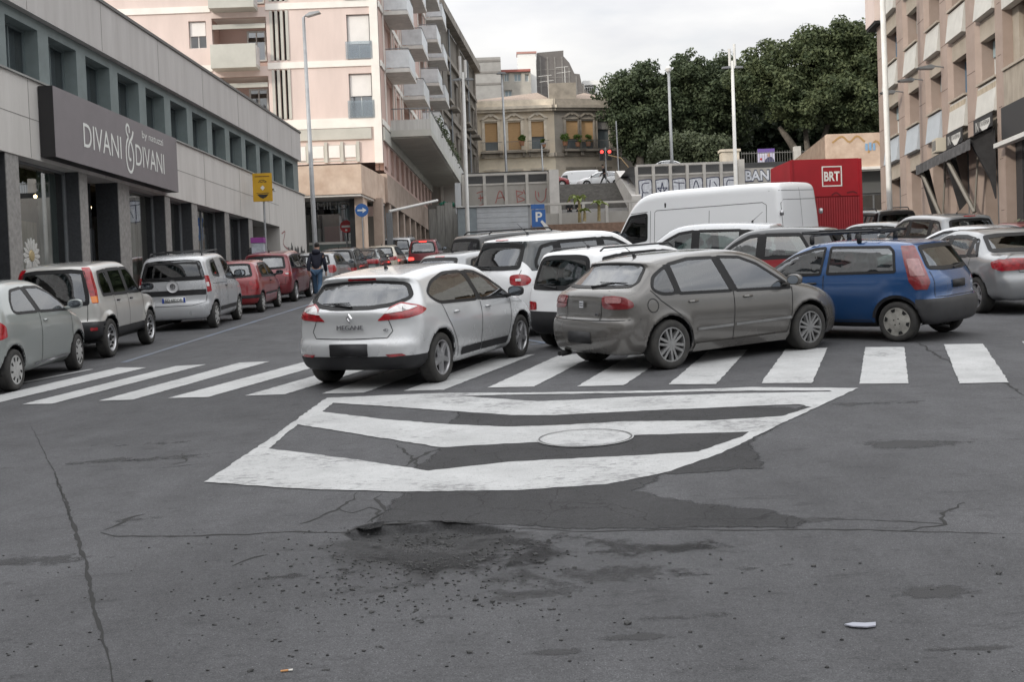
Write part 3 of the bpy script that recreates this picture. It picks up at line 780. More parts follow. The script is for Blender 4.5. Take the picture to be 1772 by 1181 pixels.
SPECS['sloping_hatchback'] = dict(h=.028,
    side=[(-1.85, .22), (-1.99, .25), (-2.05, .38), (-2.06, .56), (-2.02, .665), (-1.985, .70), (-1.965, .92), (-1.90, 1.02), (-1.78, 1.08), (-1.42, 1.315), (-1.43, 1.365), (-1.34, 1.392), (-.9, 1.445), (-.3, 1.475), (.1, 1.462), (.48, 1.375), (.85, 1.19), (1.17, 1.0), (1.6, .905), (1.92, .78), (2.07, .62), (2.12, .42), (2.06, .22), (1.8, .17), (.9, .17), (0, .17), (-.9, .17)],
    hw=.865, rw=.60, roofz=1.46, xr=-2.05, xf=2.12, axles=(-1.256, 1.256), wr=.317, ar=.365, wheel='alloy6_twin_dark', ww=.225, track=.752, k=.11, br=.17, bf=.32, flare=.024,
    belt=[(-2.1, .99), (-.5, .93), (1.0, .885), (2.1, .78)],
    lower=[(0, .915), (.18, .955), (.42, .985), (.62, 1.0), (.85, .985), (1, .955)],
    windows=[dict(p=[(-1.10, .945), (-1.36, .955), (-1.50, 1.03), (-1.42, 1.18), (-1.16, 1.315)], r=.09, dark=1), dict(p=[(-1.06, .943), (-.17, .915), (-.33, 1.372), (-.75, 1.378), (-1.11, 1.325)], r=.02), dict(p=[(-.08, .913), (.92, .88), (.91, .925), (.42, 1.245), (.14, 1.35), (-.24, 1.374)], r=.025)],
    rwin=[(.3, 1.065), (.63, 1.075), (.66, 1.12), (.53, 1.33), (.25, 1.345)], rfw=.012, fwin=[(.3, 1.0), (.62, 1.02), (.5, 1.33), (.3, 1.35)],
    lamps=[dict(d=Lm, m=LDARK, r=.05, p=[(-2.0, .40, .965), (-1.97, .62, .97), (-1.90, .74, .955), (-1.80, .80, .89), (-1.80, .81, .83), (-1.88, .78, .81), (-1.97, .64, .80), (-2.0, .42, .815)],
                sub=[dict(m=LPINK, r=.03, p=[(-1.99, .45, .95), (-1.96, .62, .952), (-1.91, .70, .94), (-1.92, .70, .88), (-1.98, .46, .88)])])],
    seams=[[(-.14, .94), (-.16, .6), (-.17, .27)], [(.95, .90), (.90, .55), (.82, .27)], [(-1.52, 1.02), (-1.38, .88), (-1.10, .68), (-.90, .45), (-.85, .27)],
           [(-1.52 + .085 * math.cos(a), .83 + .085 * math.sin(a)) for a in np.linspace(0, 6.3, 15)]],
    rseams=[[(.84, .675), (.6, .665), (0, .66), (-.6, .665), (-.84, .675)], [(.40, 1.03), (.36, .9), (.36, .67)], [(-.40, 1.03), (-.36, .9), (-.36, .67)]],
    strips=[dict(p=[(-.80, .475), (-.18, .48)], w=.034, m=ALLOYD, off=.012), dict(p=[(-.13, .48), (.88, .49)], w=.034, m=ALLOYD, off=.012), dict(n='side_skirt', p=[(-.86, .25), (.84, .25)], w=.09, m='PAINT', off=.03)],
    handles=[(-.86, .835), (.10, .83)], mirror=(.84, .93, 1.0), plate=(.445, .46, .15, BLK, None), wiper=(1.06, -.36), antenna=(-1.1, .22),
    badges=[dict(kind='square', z=.86, s=.042), dict(kind='text', t='TDi', z=.735, y=-.30, s=.045)],
    tubes=[dict(n='exhaust_pipe', r=.032, m=DARKW, p=[[(-1.9, .50, .21), (-2.04, .50, .20)], [(-1.9, .43, .21), (-2.04, .43, .20)]])],
    cabin=(-1.5, 1.0), seats=(.2, -.75))
SPECS['tall_lamp_hatchback'] = dict(h=.028,
    side=[(-1.6, .25), (-1.77, .27), (-1.83, .42), (-1.82, .58), (-1.775, .64), (-1.76, .85), (-1.70, .98), (-1.43, 1.36), (-1.33, 1.405), (-.9, 1.44), (-.2, 1.45), (.2, 1.42), (.5, 1.31), (1.12, .985), (1.55, .87), (1.82, .72), (1.9, .5), (1.84, .27), (1.6, .2), (0, .2), (-.8, .2)],
    hw=.812, rw=.585, roofz=1.43, xr=-1.8, xf=1.9, axles=(-1.225, 1.225), wr=.288, ar=.335, wheel='cap6', ww=.17, track=.715, k=.10, br=.15, bf=.26,
    belt=[(-1.8, 1.0), (0, .965), (1.1, .93), (1.9, .8)],
    windows=[dict(p=[(-.13, .965), (-1.20, .985), (-1.13, 1.28), (-1.05, 1.345), (-.13, 1.36)], r=.03), dict(p=[(-.03, .963), (.98, .93), (.97, .97), (.46, 1.25), (.13, 1.345), (-.05, 1.358)], r=.03)],
    rwin=[(.3, 1.0), (.60, 1.02), (.50, 1.33), (.3, 1.345)], rfw=.035, fwin=[(.3, 1.0), (.6, 1.02), (.5, 1.33), (.3, 1.35)],
    lamps=[dict(d=(.6, -.8, 0), m=LDARK, r=.02, p=[(-1.40, .57, 1.35), (-1.22, .62, 1.35), (-1.29, .69, 1.12), (-1.40, .78, .86), (-1.50, .79, .74), (-1.66, .74, .74), (-1.69, .71, .84), (-1.58, .66, 1.06)],
                sub=[dict(m=LPINK, r=.02, p=[(-1.46, .61, 1.17), (-1.31, .66, 1.17), (-1.40, .74, .93), (-1.60, .70, .93)])])],
    clips=[dict(n='bumper', label='black plastic rear bumper', m=mat('faded_black_bumper', (.035, .035, .037), .6, bump=.15, bscale=200, var=.2, scale=4), pl=[((0, 0, .605), (0, 0, 1)), ((-1.50, 0, 0), (1, 0, 0))], off=.012), dict(n='sill_trim', m=BLK, pl=[((0, 0, .27), (0, 0, 1)), ((-.9, 0, 0), (-1, 0, 0)), ((.9, 0, 0), (1, 0, 0))])],
    seams=[[(-.08, .95), (-.09, .6), (-.10, .28)], [(.98, .92), (.94, .5), (.88, .28)], [(-.88, .30), (.88, .30)]],
    rseams=[[(.60, .99), (.62, .63), (-.62, .63), (-.60, .99)]],
    strips=[dict(n='arch_trim', p=[(-1.225 + .36 * math.cos(a), .288 + .36 * math.sin(a)) for a in np.linspace(2.7, .15, 14)], w=.035, m=BLK, off=.01)],
    handles=[(.10, .835)], handle_m=BLK, body_pillars=1, mirror=(.88, .95, .9), mirror_m=BLK, plate=(.79, .36, .11, BLK, None), wiper=(1.0, -.3),
    tubes=[dict(n='roof_rack', r=.013, m=BLK, p=[[(-.55, -.56, 1.47), (-.55, -.56, 1.54), (-.55, .56, 1.54), (-.55, .56, 1.47)], [(.22, -.56, 1.46), (.22, -.56, 1.54), (.22, .56, 1.54), (.22, .56, 1.46)],
        [(-.75, -.5, 1.57), (.42, -.5, 1.57)], [(-.75, -.3, 1.56), (.42, -.3, 1.56)], [(-.75, .3, 1.56), (.42, .3, 1.56)], [(-.75, .5, 1.57), (.42, .5, 1.57)], [(-.75, -.5, 1.59), (-.75, .5, 1.59)], [(.42, -.5, 1.59), (.42, .5, 1.59)], [(-.6, .1, 1.6), (.35, .12, 1.6)]]),
           dict(n='exhaust_pipe', r=.02, m=DARKW, p=[[(-1.6, .4, .22), (-1.80, .4, .2)]])],
    boxes=[dict(n='rack_foot', m=BLK, b=[((x - .035, y - .025, 1.40), (x + .035, y + .025, 1.54)) for x in (-.55, .22) for y in (-.56, .56)])],
    cabin=(-1.4, 1.0), seats=(.2, -.75))
SPECS['bubble_hatchback'] = dict(h=.028,
    side=[(-1.55, .25), (-1.72, .27), (-1.79, .42), (-1.78, .66), (-1.72, .90), (-1.62, 1.08), (-1.42, 1.40), (-1.3, 1.46), (-.7, 1.525), (0, 1.52), (.35, 1.45), (.8, 1.24), (1.27, 1.02), (1.6, .92), (1.86, .72), (1.93, .5), (1.87, .27), (1.6, .2), (0, .2), (-.8, .2)],
    hw=.842, rw=.60, roofz=1.5, xr=-1.78, xf=1.93, axles=(-1.23, 1.23), wr=.292, ar=.335, wheel='cap9', ww=.18, track=.735, k=.12, br=.18, bf=.30,
    belt=[(-1.8, 1.06), (-.5, 1.03), (1.0, .985), (1.9, .85)],
    windows=[dict(p=[(-.26, 1.03), (-.98, 1.05), (-1.08, 1.10), (-1.0, 1.24), (-.82, 1.38), (-.42, 1.405)], r=.05), dict(p=[(-.16, 1.025), (1.0, .985), (.98, 1.03), (.48, 1.29), (.15, 1.39), (-.31, 1.405)], r=.03)],
    rwin=[(.3, 1.08), (.60, 1.10), (.52, 1.38), (.3, 1.40)], fwin=[(.3, 1.06), (.62, 1.08), (.5, 1.40), (.3, 1.42)],
    lamps=[dict(d=Lm, m=LRED, r=.03, p=[(-1.70, .55, 1.0), (-1.52, .74, 1.0), (-1.40, .80, .90), (-1.42, .82, .76), (-1.62, .74, .72), (-1.72, .62, .76)])],
    seams=[[(-.22, 1.03), (-.25, .6), (-.24, .28)], [(1.02, .97), (.97, .5), (.86, .28)]], handles=[(-.06, .90)], mirror=(.86, 1.0, 1.0), plate=(.55, .52, .12, PLATEW, None),
    strips=[dict(n='sill_trim', p=[(-.5, .30), (.82, .30)], w=.03, m=CHROME)], cabin=(-1.4, 1.1), seats=(.2, -.7))
SPECS['off_roader'] = dict(
    side=[(-1.55, .36), (-1.72, .38), (-1.80, .5), (-1.79, .64), (-1.73, .69), (-1.72, 1.0), (-1.70, 1.1), (-1.58, 1.55), (-1.50, 1.635), (-.8, 1.69), (.1, 1.69), (.45, 1.61), (.75, 1.35), (1.02, 1.10), (1.7, .99), (1.93, .87), (2.0, .6), (1.95, .40), (1.6, .34), (0, .34), (-.8, .34)],
    hw=.79, rw=.60, roofz=1.67, xr=-1.78, xf=2.0, axles=(-1.21, 1.21), wr=.345, ar=.395, wheel='steel', ww=.19, track=.70, k=.09, br=.08, bf=.18, flare=.045,
    belt=[(-1.8, 1.08), (1.0, 1.04), (2.0, .95)],
    windows=[dict(p=[(-.86, 1.085), (-1.34, 1.09), (-1.36, 1.30), (-1.26, 1.52), (-.86, 1.545)], dark=1), dict(p=[(-.78, 1.08), (-.02, 1.07), (-.06, 1.55), (-.78, 1.55)]), dict(p=[(.05, 1.07), (.86, 1.06), (.50, 1.46), (.34, 1.55), (.02, 1.55)])],
    rwin=[(.3, .96), (.60, .96), (.60, 1.10), (.52, 1.54), (.3, 1.57)], rwr=.05, rfw=.05, rdark=0, fwin=[(.3, 1.1), (.62, 1.12), (.52, 1.53), (.3, 1.55)],
    lamps=[dict(d=(.7, -.7, 0), m=LRED, r=.02, p=[(-1.60, .54, 1.60), (-1.46, .60, 1.60), (-1.52, .70, 1.2), (-1.60, .74, .98), (-1.72, .70, .98), (-1.70, .66, 1.2)], sub=[dict(m=LAMBER, r=.015, p=[(-1.60, .73, 1.10), (-1.61, .735, .99), (-1.715, .69, .99), (-1.71, .68, 1.10)])]),
           dict(n='reflector', d=(1, -.2, 0), m=LRED, r=.008, off=.022, p=[(-1.79, .62, .57), (-1.76, .72, .57), (-1.76, .72, .52), (-1.79, .62, .52)])],
    clips=[dict(n='bumper', label='dark grey rear bumper', m=BLK, pl=[((0, 0, .66), (0, 0, 1)), ((-1.36, 0, 0), (1, 0, 0))], off=.014), dict(n='side_cladding', m=BLK, pl=[((0, 0, .50), (0, 0, 1)), ((-.84, 0, 0), (-1, 0, 0)), ((.84, 0, 0), (1, 0, 0))], off=.008)],
    seams=[[(-.03, 1.07), (-.05, .38)], [(.88, 1.05), (.84, .38)], [(-.82, 1.08), (-.80, .75), (-.78, .5)]], rseams=[[(.58, .96), (.56, .68)], [(-.58, .96), (-.56, .68)]],
    handles=[(-.62, .98), (.14, .97)], handle_m=BLK, mirror=(.84, 1.08, 1.05), mirror_m=BLK, tubes=[], cabin=(-1.4, .9), seats=(.2, -.65), spare=(-1.86, .10, .82))
SPECS['boxy_van_car'] = dict(
    side=[(-1.55, .24), (-1.69, .26), (-1.75, .40), (-1.74, .60), (-1.71, .66), (-1.70, 1.05), (-1.62, 1.50), (-1.55, 1.62), (-1.3, 1.685), (-.5, 1.72), (.2, 1.705), (.6, 1.59), (.95, 1.35), (1.30, 1.10), (1.7, .98), (1.95, .75), (2.02, .5), (1.95, .27), (1.6, .21), (0, .21), (-.8, .21)],
    hw=.855, rw=.66, roofz=1.70, xr=-1.75, xf=2.02, axles=(-1.256, 1.256), wr=.30, ar=.345, wheel='cap8', ww=.18, track=.745, k=.11, br=.09, bf=.30,
    belt=[(-1.8, 1.14), (0, 1.10), (1.2, 1.03), (2.0, .9)],
    windows=[dict(p=[(-.62, 1.15), (-1.18, 1.20), (-1.22, 1.30), (-1.10, 1.52), (-.66, 1.56)], r=.08, dark=1), dict(p=[(.02, 1.10), (1.08, 1.03), (1.06, 1.10), (.60, 1.42), (.35, 1.54), (-.02, 1.57)], r=.04)],
    rwin=[(.3, 1.13), (.70, 1.13), (.68, 1.25), (.60, 1.54), (.3, 1.57)], rwr=.06, rfw=.07, rdark=1, fwin=[(.3, 1.12), (.65, 1.14), (.55, 1.53), (.3, 1.56)],
    lamps=[dict(d=(.8, -.6, 0), m=LRED, r=.02, p=[(-1.66, .72, 1.22), (-1.56, .80, 1.20), (-1.55, .82, .86), (-1.70, .78, .84)], sub=[dict(m=LWHITE, r=.01, p=[(-1.68, .755, 1.06), (-1.62, .79, 1.06), (-1.62, .80, .97), (-1.69, .77, .97)])])],
    patches=[dict(n='tailgate_band', label='black band across the tailgate', d=(1, 0, 0), m=BLK, r=.01, p=[(-1, .72, .91), (-1, .72, .79), (-1, -.72, .79), (-1, -.72, .91)])],
    seams=[[(-.05, 1.1), (-.07, .30)], [(1.05, 1.02), (.95, .5), (.86, .30)], [(-.92, 1.12), (-.90, .62), (-.78, .30)], [(-1.35, 1.02), (-.08, 1.0)]],
    rseams=[[(.73, .78), (.70, .62), (.40, .56), (-.40, .56), (-.70, .62), (-.73, .78)]],
    strips=[dict(p=[(-.82, .42), (.84, .42)], w=.09, m=BLK, off=.014)],
    handles=[(-.16, .93)], body_pillars=1, handle_m=BLK, mirror=(.96, 1.10, 1.25), mirror_m=BLK, plate=(.69, .52, .12, PLATEW, 'ED 682DR'), wiper=(1.14, .3),
    badges=[dict(kind='disc', z=1.0, s=.135, m=mat('emblem_dish_silver', (.62, .62, .63), .4, .2)), dict(kind='disc', z=1.0, s=.06, m=mat('emblem_dark', (.10, .10, .11), .3, .3))],
    tubes=[dict(n='roof_rail', r=.016, m=BLK, p=[[(-1.25, y, 1.66), (-1.2, y, 1.735), (.3, y, 1.765), (.38, y, 1.68)] for y in (-.58, .58)] + [[(-1.0, -.58, 1.75), (-1.0, .58, 1.75)], [(.0, -.58, 1.77), (.0, .58, 1.77)]])],
    cabin=(-1.45, 1.2), seats=(.25, -.65))
SPECS['city_car'] = dict(
    side=[(-1.45, .24), (-1.60, .27), (-1.66, .42), (-1.64, .62), (-1.60, .90), (-1.54, 1.0), (-1.32, 1.35), (-1.22, 1.40), (-.6, 1.44), (0, 1.43), (.3, 1.37), (.98, .98), (1.4, .88), (1.6, .74), (1.68, .5), (1.62, .27), (1.4, .2), (0, .2), (-.8, .2)],
    hw=.752, rw=.54, roofz=1.42, xr=-1.65, xf=1.68, axles=(-1.1, 1.1), wr=.272, ar=.315, wheel='cap8', ww=.165, track=.66, k=.11, br=.15, bf=.24, h=.04,
    belt=[(-1.7, .98), (0, .95), (1.0, .92), (1.7, .8)],
    windows=[dict(p=[(-.14, .95), (-.98, .965), (-.98, 1.12), (-.82, 1.33), (-.16, 1.345)]), dict(p=[(-.05, .95), (.84, .92), (.40, 1.21), (.12, 1.33), (-.08, 1.345)])],
    rwin=[(.3, .98), (.56, 1.0), (.47, 1.32), (.3, 1.34)], rfw=.04, fwin=[(.3, 1.0), (.55, 1.02), (.45, 1.31), (.3, 1.33)],
    lamps=[dict(d=Lm, m=LRED, r=.02, p=[(-1.58, .48, .88), (-1.46, .66, .88), (-1.42, .70, .68), (-1.52, .68, .62), (-1.62, .52, .64)])],
    clips=[dict(n='bumper', m=BLK, pl=[((0, 0, .50), (0, 0, 1)), ((0, 0, .42), (0, 0, -1)), ((-1.3, 0, 0), (1, 0, 0))], off=.014)],
    seams=[[(-.1, .94), (-.12, .28)], [(.86, .9), (.78, .28)]], strips=[dict(p=[(-.72, .50), (.74, .50)], w=.05, m=BLK)], handles=[(.02, .83)], handle_m=BLK, mirror=(.74, .95, .9), mirror_m=BLK, plate=(.56, .5, .11, PLATEW, None), wiper=(.99, .25), cabin=(-1.3, .9), seats=(.15, -.6))
SPECS['small_hatchback'] = dict(
    side=[(-1.6, .25), (-1.76, .27), (-1.83, .42), (-1.82, .62), (-1.77, .80), (-1.73, .98), (-1.42, 1.37), (-1.3, 1.42), (-.8, 1.455), (-.1, 1.46), (.3, 1.40), (.7, 1.21), (1.15, .985), (1.55, .89), (1.85, .74), (1.94, .5), (1.88, .27), (1.6, .2), (0, .2), (-.8, .2)],
    hw=.83, rw=.585, roofz=1.44, xr=-1.82, xf=1.94, axles=(-1.23, 1.23), wr=.295, ar=.338, wheel='cap8', ww=.185, track=.725, k=.115, br=.17, bf=.28, h=.04,
    belt=[(-1.8, 1.0), (0, .965), (1.1, .93), (1.9, .8)],
    windows=[dict(p=[(-1.02, .98), (-1.28, .99), (-1.30, 1.06), (-1.15, 1.28), (-1.02, 1.31)]), dict(p=[(-.96, .98), (-.12, .965), (-.16, 1.36), (-.7, 1.36), (-.97, 1.32)]), dict(p=[(-.03, .963), (.98, .93), (.50, 1.22), (.18, 1.34), (-.07, 1.36)])],
    rwin=[(.3, 1.0), (.60, 1.02), (.51, 1.33), (.3, 1.345)], fwin=[(.3, 1.0), (.6, 1.02), (.5, 1.33), (.3, 1.35)],
    lamps=[dict(d=Lm, m=LRED, r=.03, p=[(-1.74, .56, .98), (-1.58, .70, .99), (-1.46, .76, .92), (-1.52, .78, .76), (-1.70, .70, .70), (-1.77, .60, .72)])],
    patches=[dict(n='high_brake_lamp', d=(1, 0, 0), m=LRED, r=.008, p=[(-1, .14, 1.385), (-1, .14, 1.362), (-1, -.14, 1.362), (-1, -.14, 1.385)])],
    seams=[[(-.08, .95), (-.10, .28)], [(.98, .92), (.86, .28)], [(-1.0, .97), (-.95, .65), (-.80, .28)]], rseams=[[(.60, 1.0), (.60, .56), (-.60, .56), (-.60, 1.0)]],
    handles=[(-.72, .85), (.14, .84)], mirror=(.86, .96, 1.0), plate=(.72, .52, .11, PLATEW, None), wiper=(1.0, .28), antenna=(-1.0, .2), cabin=(-1.4, 1.0), seats=(.2, -.7))
SPECS['tall_hatchback'] = dict(
    side=[(-1.85, .27), (-2.0, .29), (-2.06, .45), (-2.05, .70), (-2.0, .95), (-1.93, 1.08), (-1.68, 1.50), (-1.68, 1.56), (-1.5, 1.60), (-.8, 1.65), (0, 1.66), (.4, 1.60), (.85, 1.36), (1.35, 1.07), (1.75, .95), (2.0, .74), (2.08, .5), (2.0, .27), (1.7, .22), (0, .22), (-.9, .22)],
    hw=.875, rw=.66, roofz=1.64, xr=-2.05, xf=2.08, axles=(-1.30, 1.30), wr=.315, ar=.36, wheel='alloy5', ww=.205, track=.765, k=.12, br=.16, bf=.30, h=.04,
    belt=[(-2.1, 1.08), (0, 1.05), (1.2, 1.01), (2.1, .85)],
    windows=[dict(p=[(-1.12, 1.08), (-1.62, 1.10), (-1.60, 1.22), (-1.42, 1.45), (-1.12, 1.50)], r=.05), dict(p=[(-1.04, 1.07), (-.12, 1.05), (-.14, 1.53), (-1.04, 1.51)]), dict(p=[(-.04, 1.05), (1.08, 1.01), (1.06, 1.06), (.52, 1.38), (.26, 1.50), (-.06, 1.535)])],
    rwin=[(.3, 1.09), (.66, 1.10), (.58, 1.47), (.3, 1.50)], rfw=.05, fwin=[(.3, 1.1), (.65, 1.12), (.55, 1.5), (.3, 1.53)],
    clips=[dict(n='pillar_trim', label='black pillars and window band under the pale roof', m=GLO, pl=[((0, 0, 1.535), (0, 0, 1)), ((0, 0, 1.06), (0, 0, -1)), ((-1.70, 0, 1.06), (-.35, 0, -.15)), ((.95, 0, 1.05), (.55, 0, .83))], off=.001)],
    lamps=[dict(d=Lm, m=LRED, r=.05, p=[(-1.98, .56, 1.0), (-1.88, .70, 1.02), (-1.76, .78, 1.0), (-1.70, .815, .92), (-1.76, .80, .85), (-1.90, .72, .83), (-1.99, .58, .86)], sub=[dict(m=LWHITE, r=.015, p=[(-1.93, .66, .95), (-1.86, .73, .95), (-1.86, .73, .91), (-1.93, .66, .91)])])],
    patches=[dict(n='high_brake_lamp', d=(1, 0, 0), m=LRED, r=.008, p=[(-1, .17, 1.575), (-1, .17, 1.553), (-1, -.17, 1.553), (-1, -.17, 1.575)])],
    seams=[[(-.08, 1.04), (-.10, .30)], [(1.06, 1.0), (.92, .30)], [(-1.1, 1.06), (-1.0, .7), (-.84, .30)]], rseams=[[(.70, 1.08), (.66, .60), (-.66, .60), (-.70, 1.08)]],
    handles=[(-.78, .93), (.12, .92)], mirror=(.94, 1.03, 1.05), plate=(.78, .52, .11, PLATEW, None), wiper=(1.09, .3), antenna=(-1.1, .3), cabin=(-1.7, 1.15), seats=(.25, -.75))
SPECS['small_mpv'] = dict(
    side=[(-1.55, .25), (-1.70, .28), (-1.76, .42), (-1.74, .62), (-1.70, .95), (-1.66, 1.02), (-1.50, 1.45), (-1.4, 1.50), (-.7, 1.54), (.0, 1.535), (.4, 1.45), (1.15, 1.02), (1.55, .93), (1.76, .75), (1.80, .5), (1.74, .28), (1.5, .22), (0, .22), (-.8, .22)],
    hw=.79, rw=.60, roofz=1.52, xr=-1.75, xf=1.80, axles=(-1.15, 1.15), wr=.285, ar=.33, wheel='cap8', ww=.17, track=.69, k=.10, br=.10, bf=.22, h=.04,
    belt=[(-1.8, 1.0), (0, .98), (1.0, .96), (1.8, .85)],
    windows=[dict(p=[(-1.0, 1.0), (-1.40, 1.02), (-1.34, 1.38), (-1.0, 1.42)]), dict(p=[(-.94, 1.0), (-.12, .985), (-.15, 1.44), (-.94, 1.43)]), dict(p=[(-.03, .983), (.95, .96), (.50, 1.24), (.22, 1.41), (-.06, 1.44)])],
    rwin=[(.3, .93), (.58, .94), (.60, 1.05), (.52, 1.40), (.3, 1.43)], rwr=.12, rfw=.05, rdark=0, fwin=[(.3, 1.05), (.58, 1.06), (.5, 1.40), (.3, 1.42)],
    lamps=[dict(d=Lm, m=LRED, r=.03, p=[(-1.70, .46, .74), (-1.64, .64, .75), (-1.52, .74, .74), (-1.50, .75, .62), (-1.64, .68, .61), (-1.72, .46, .62)])],
    clips=[dict(n='bumper', label='black plastic rear bumper', m=BLK, pl=[((0, 0, .60), (0, 0, 1)), ((-1.42, 0, 0), (1, 0, 0))], off=.012)],
    badges=[dict(kind='disc', y=-.50, z=.86, s=.05, m=mat('emblem_brown', (.12, .10, .07), .4)), dict(kind='text', t='TREND', z=.86, y=-.33, s=.045)],
    seams=[[(-.08, .97), (-.10, .3)], [(.95, .95), (.82, .3)], [(-.97, .98), (-.9, .65), (-.76, .3)]], handles=[(-.7, .87), (.12, .86)], handle_m=BLK, mirror=(.82, 1.0, 1.0), mirror_m=BLK, wiper=(.95, .3), antenna=(-1.0, .2),
    tubes=[dict(n='roof_rail', r=.014, m=BLK, p=[[(-1.3, y, 1.48), (-1.22, y, 1.525), (.2, y, 1.54), (.3, y, 1.48)] for y in (-.55, .55)])], cabin=(-1.45, 1.0), seats=(.2, -.65))
SPECS['saloon'] = dict(
    side=[(-2.05, .25), (-2.22, .27), (-2.28, .42), (-2.27, .60), (-2.22, .70), (-2.20, .92), (-2.12, 1.01), (-1.75, 1.045), (-1.55, 1.09), (-1.0, 1.36), (-.75, 1.42), (-.2, 1.445), (.1, 1.43), (.45, 1.33), (1.15, .99), (1.6, .90), (2.05, .76), (2.22, .6), (2.26, .42), (2.18, .25), (1.9, .19), (0, .18), (-.9, .19)],
    hw=.885, rw=.59, roofz=1.43, xr=-2.27, xf=2.26, axles=(-1.34, 1.34), wr=.318, ar=.36, wheel='alloy5', ww=.215, track=.77, k=.12, br=.20, bf=.34, h=.04,
    belt=[(-2.3, 1.0), (0, .95), (1.0, .92), (2.2, .8)],
    windows=[dict(p=[(-1.04, .98), (-1.36, .99), (-1.10, 1.24), (-1.02, 1.28)], r=.02), dict(p=[(-.97, .97), (-.12, .95), (-.16, 1.34), (-.6, 1.34), (-.97, 1.29)]), dict(p=[(-.03, .95), (.95, .92), (.48, 1.20), (.18, 1.32), (-.06, 1.34)])],
    rwin=[(.3, 1.06), (.68, 1.06), (.56, 1.32), (.3, 1.345)], rwr=.05, rfw=.04, fwin=[(.3, 1.0), (.64, 1.02), (.52, 1.31), (.3, 1.33)],
    lamps=[dict(d=Lm, m=LRED, r=.03, p=[(-2.18, .34, .95), (-2.10, .62, .96), (-1.98, .76, .95), (-1.82, .84, .90), (-1.88, .84, .80), (-2.04, .76, .75), (-2.18, .36, .77)]),
           dict(n='lamp_cap', d=Lm, m='PAINT', r=.03, off=.012, p=[(-2.12, .66, 1.03), (-2.02, .72, 1.03), (-1.94, .79, .95), (-2.06, .70, .94)])],
    seams=[[(-.08, .94), (-.10, .27)], [(.95, .91), (.86, .27)], [(-1.12, .98), (-1.06, .7), (-.90, .27)]], rseams=[[(.66, 1.02), (.52, .72), (-.52, .72), (-.66, 1.02)]],
    handles=[(-.72, .85), (.14, .84)], mirror=(.86, .95, 1.0), plate=(.62, .52, .12, PLATEW, None), cabin=(-1.1, 1.0), seats=(.2, -.7))
SPECS['estate'] = dict(SPECS['small_hatchback'],
    side=[(-1.9, .25), (-2.08, .27), (-2.14, .42), (-2.13, .62), (-2.08, .90), (-2.03, 1.0), (-1.78, 1.42), (-1.66, 1.46), (-.9, 1.49), (-.1, 1.485), (.3, 1.42), (.7, 1.22), (1.15, .985), (1.6, .89), (2.0, .74), (2.12, .5), (2.05, .27), (1.7, .2), (0, .2), (-.8, .2)],
    xr=-2.12, xf=2.12, hw=.87, rw=.61, roofz=1.47, axles=(-1.30, 1.30), wheel='alloy5', wr=.31, ar=.355, track=.76, belt=[(-2.1, 1.0), (0, .965), (1.1, .93), (1.9, .8)],
    windows=[dict(p=[(-1.10, .98), (-1.66, 1.0), (-1.60, 1.20), (-1.45, 1.34), (-1.10, 1.37)], dark=1), dict(p=[(-1.03, .98), (-.12, .965), (-.16, 1.39), (-1.03, 1.38)]), dict(p=[(-.03, .963), (.98, .93), (.50, 1.22), (.18, 1.36), (-.07, 1.39)])],
    rwin=[(.3, 1.02), (.66, 1.03), (.58, 1.37), (.3, 1.39)],
    lamps=[dict(d=Lm, m=LRED, r=.03, p=[(-2.05, .48, .92), (-1.92, .72, .95), (-1.76, .80, .92), (-1.80, .82, .80), (-1.98, .74, .76), (-2.08, .5, .76)])])
SPECS['estate'].pop('seams'); SPECS['estate']['seams'] = [[(-.08, .95), (-.10, .28)], [(.98, .92), (.86, .28)], [(-1.07, .97), (-1.0, .65), (-.84, .28)]]
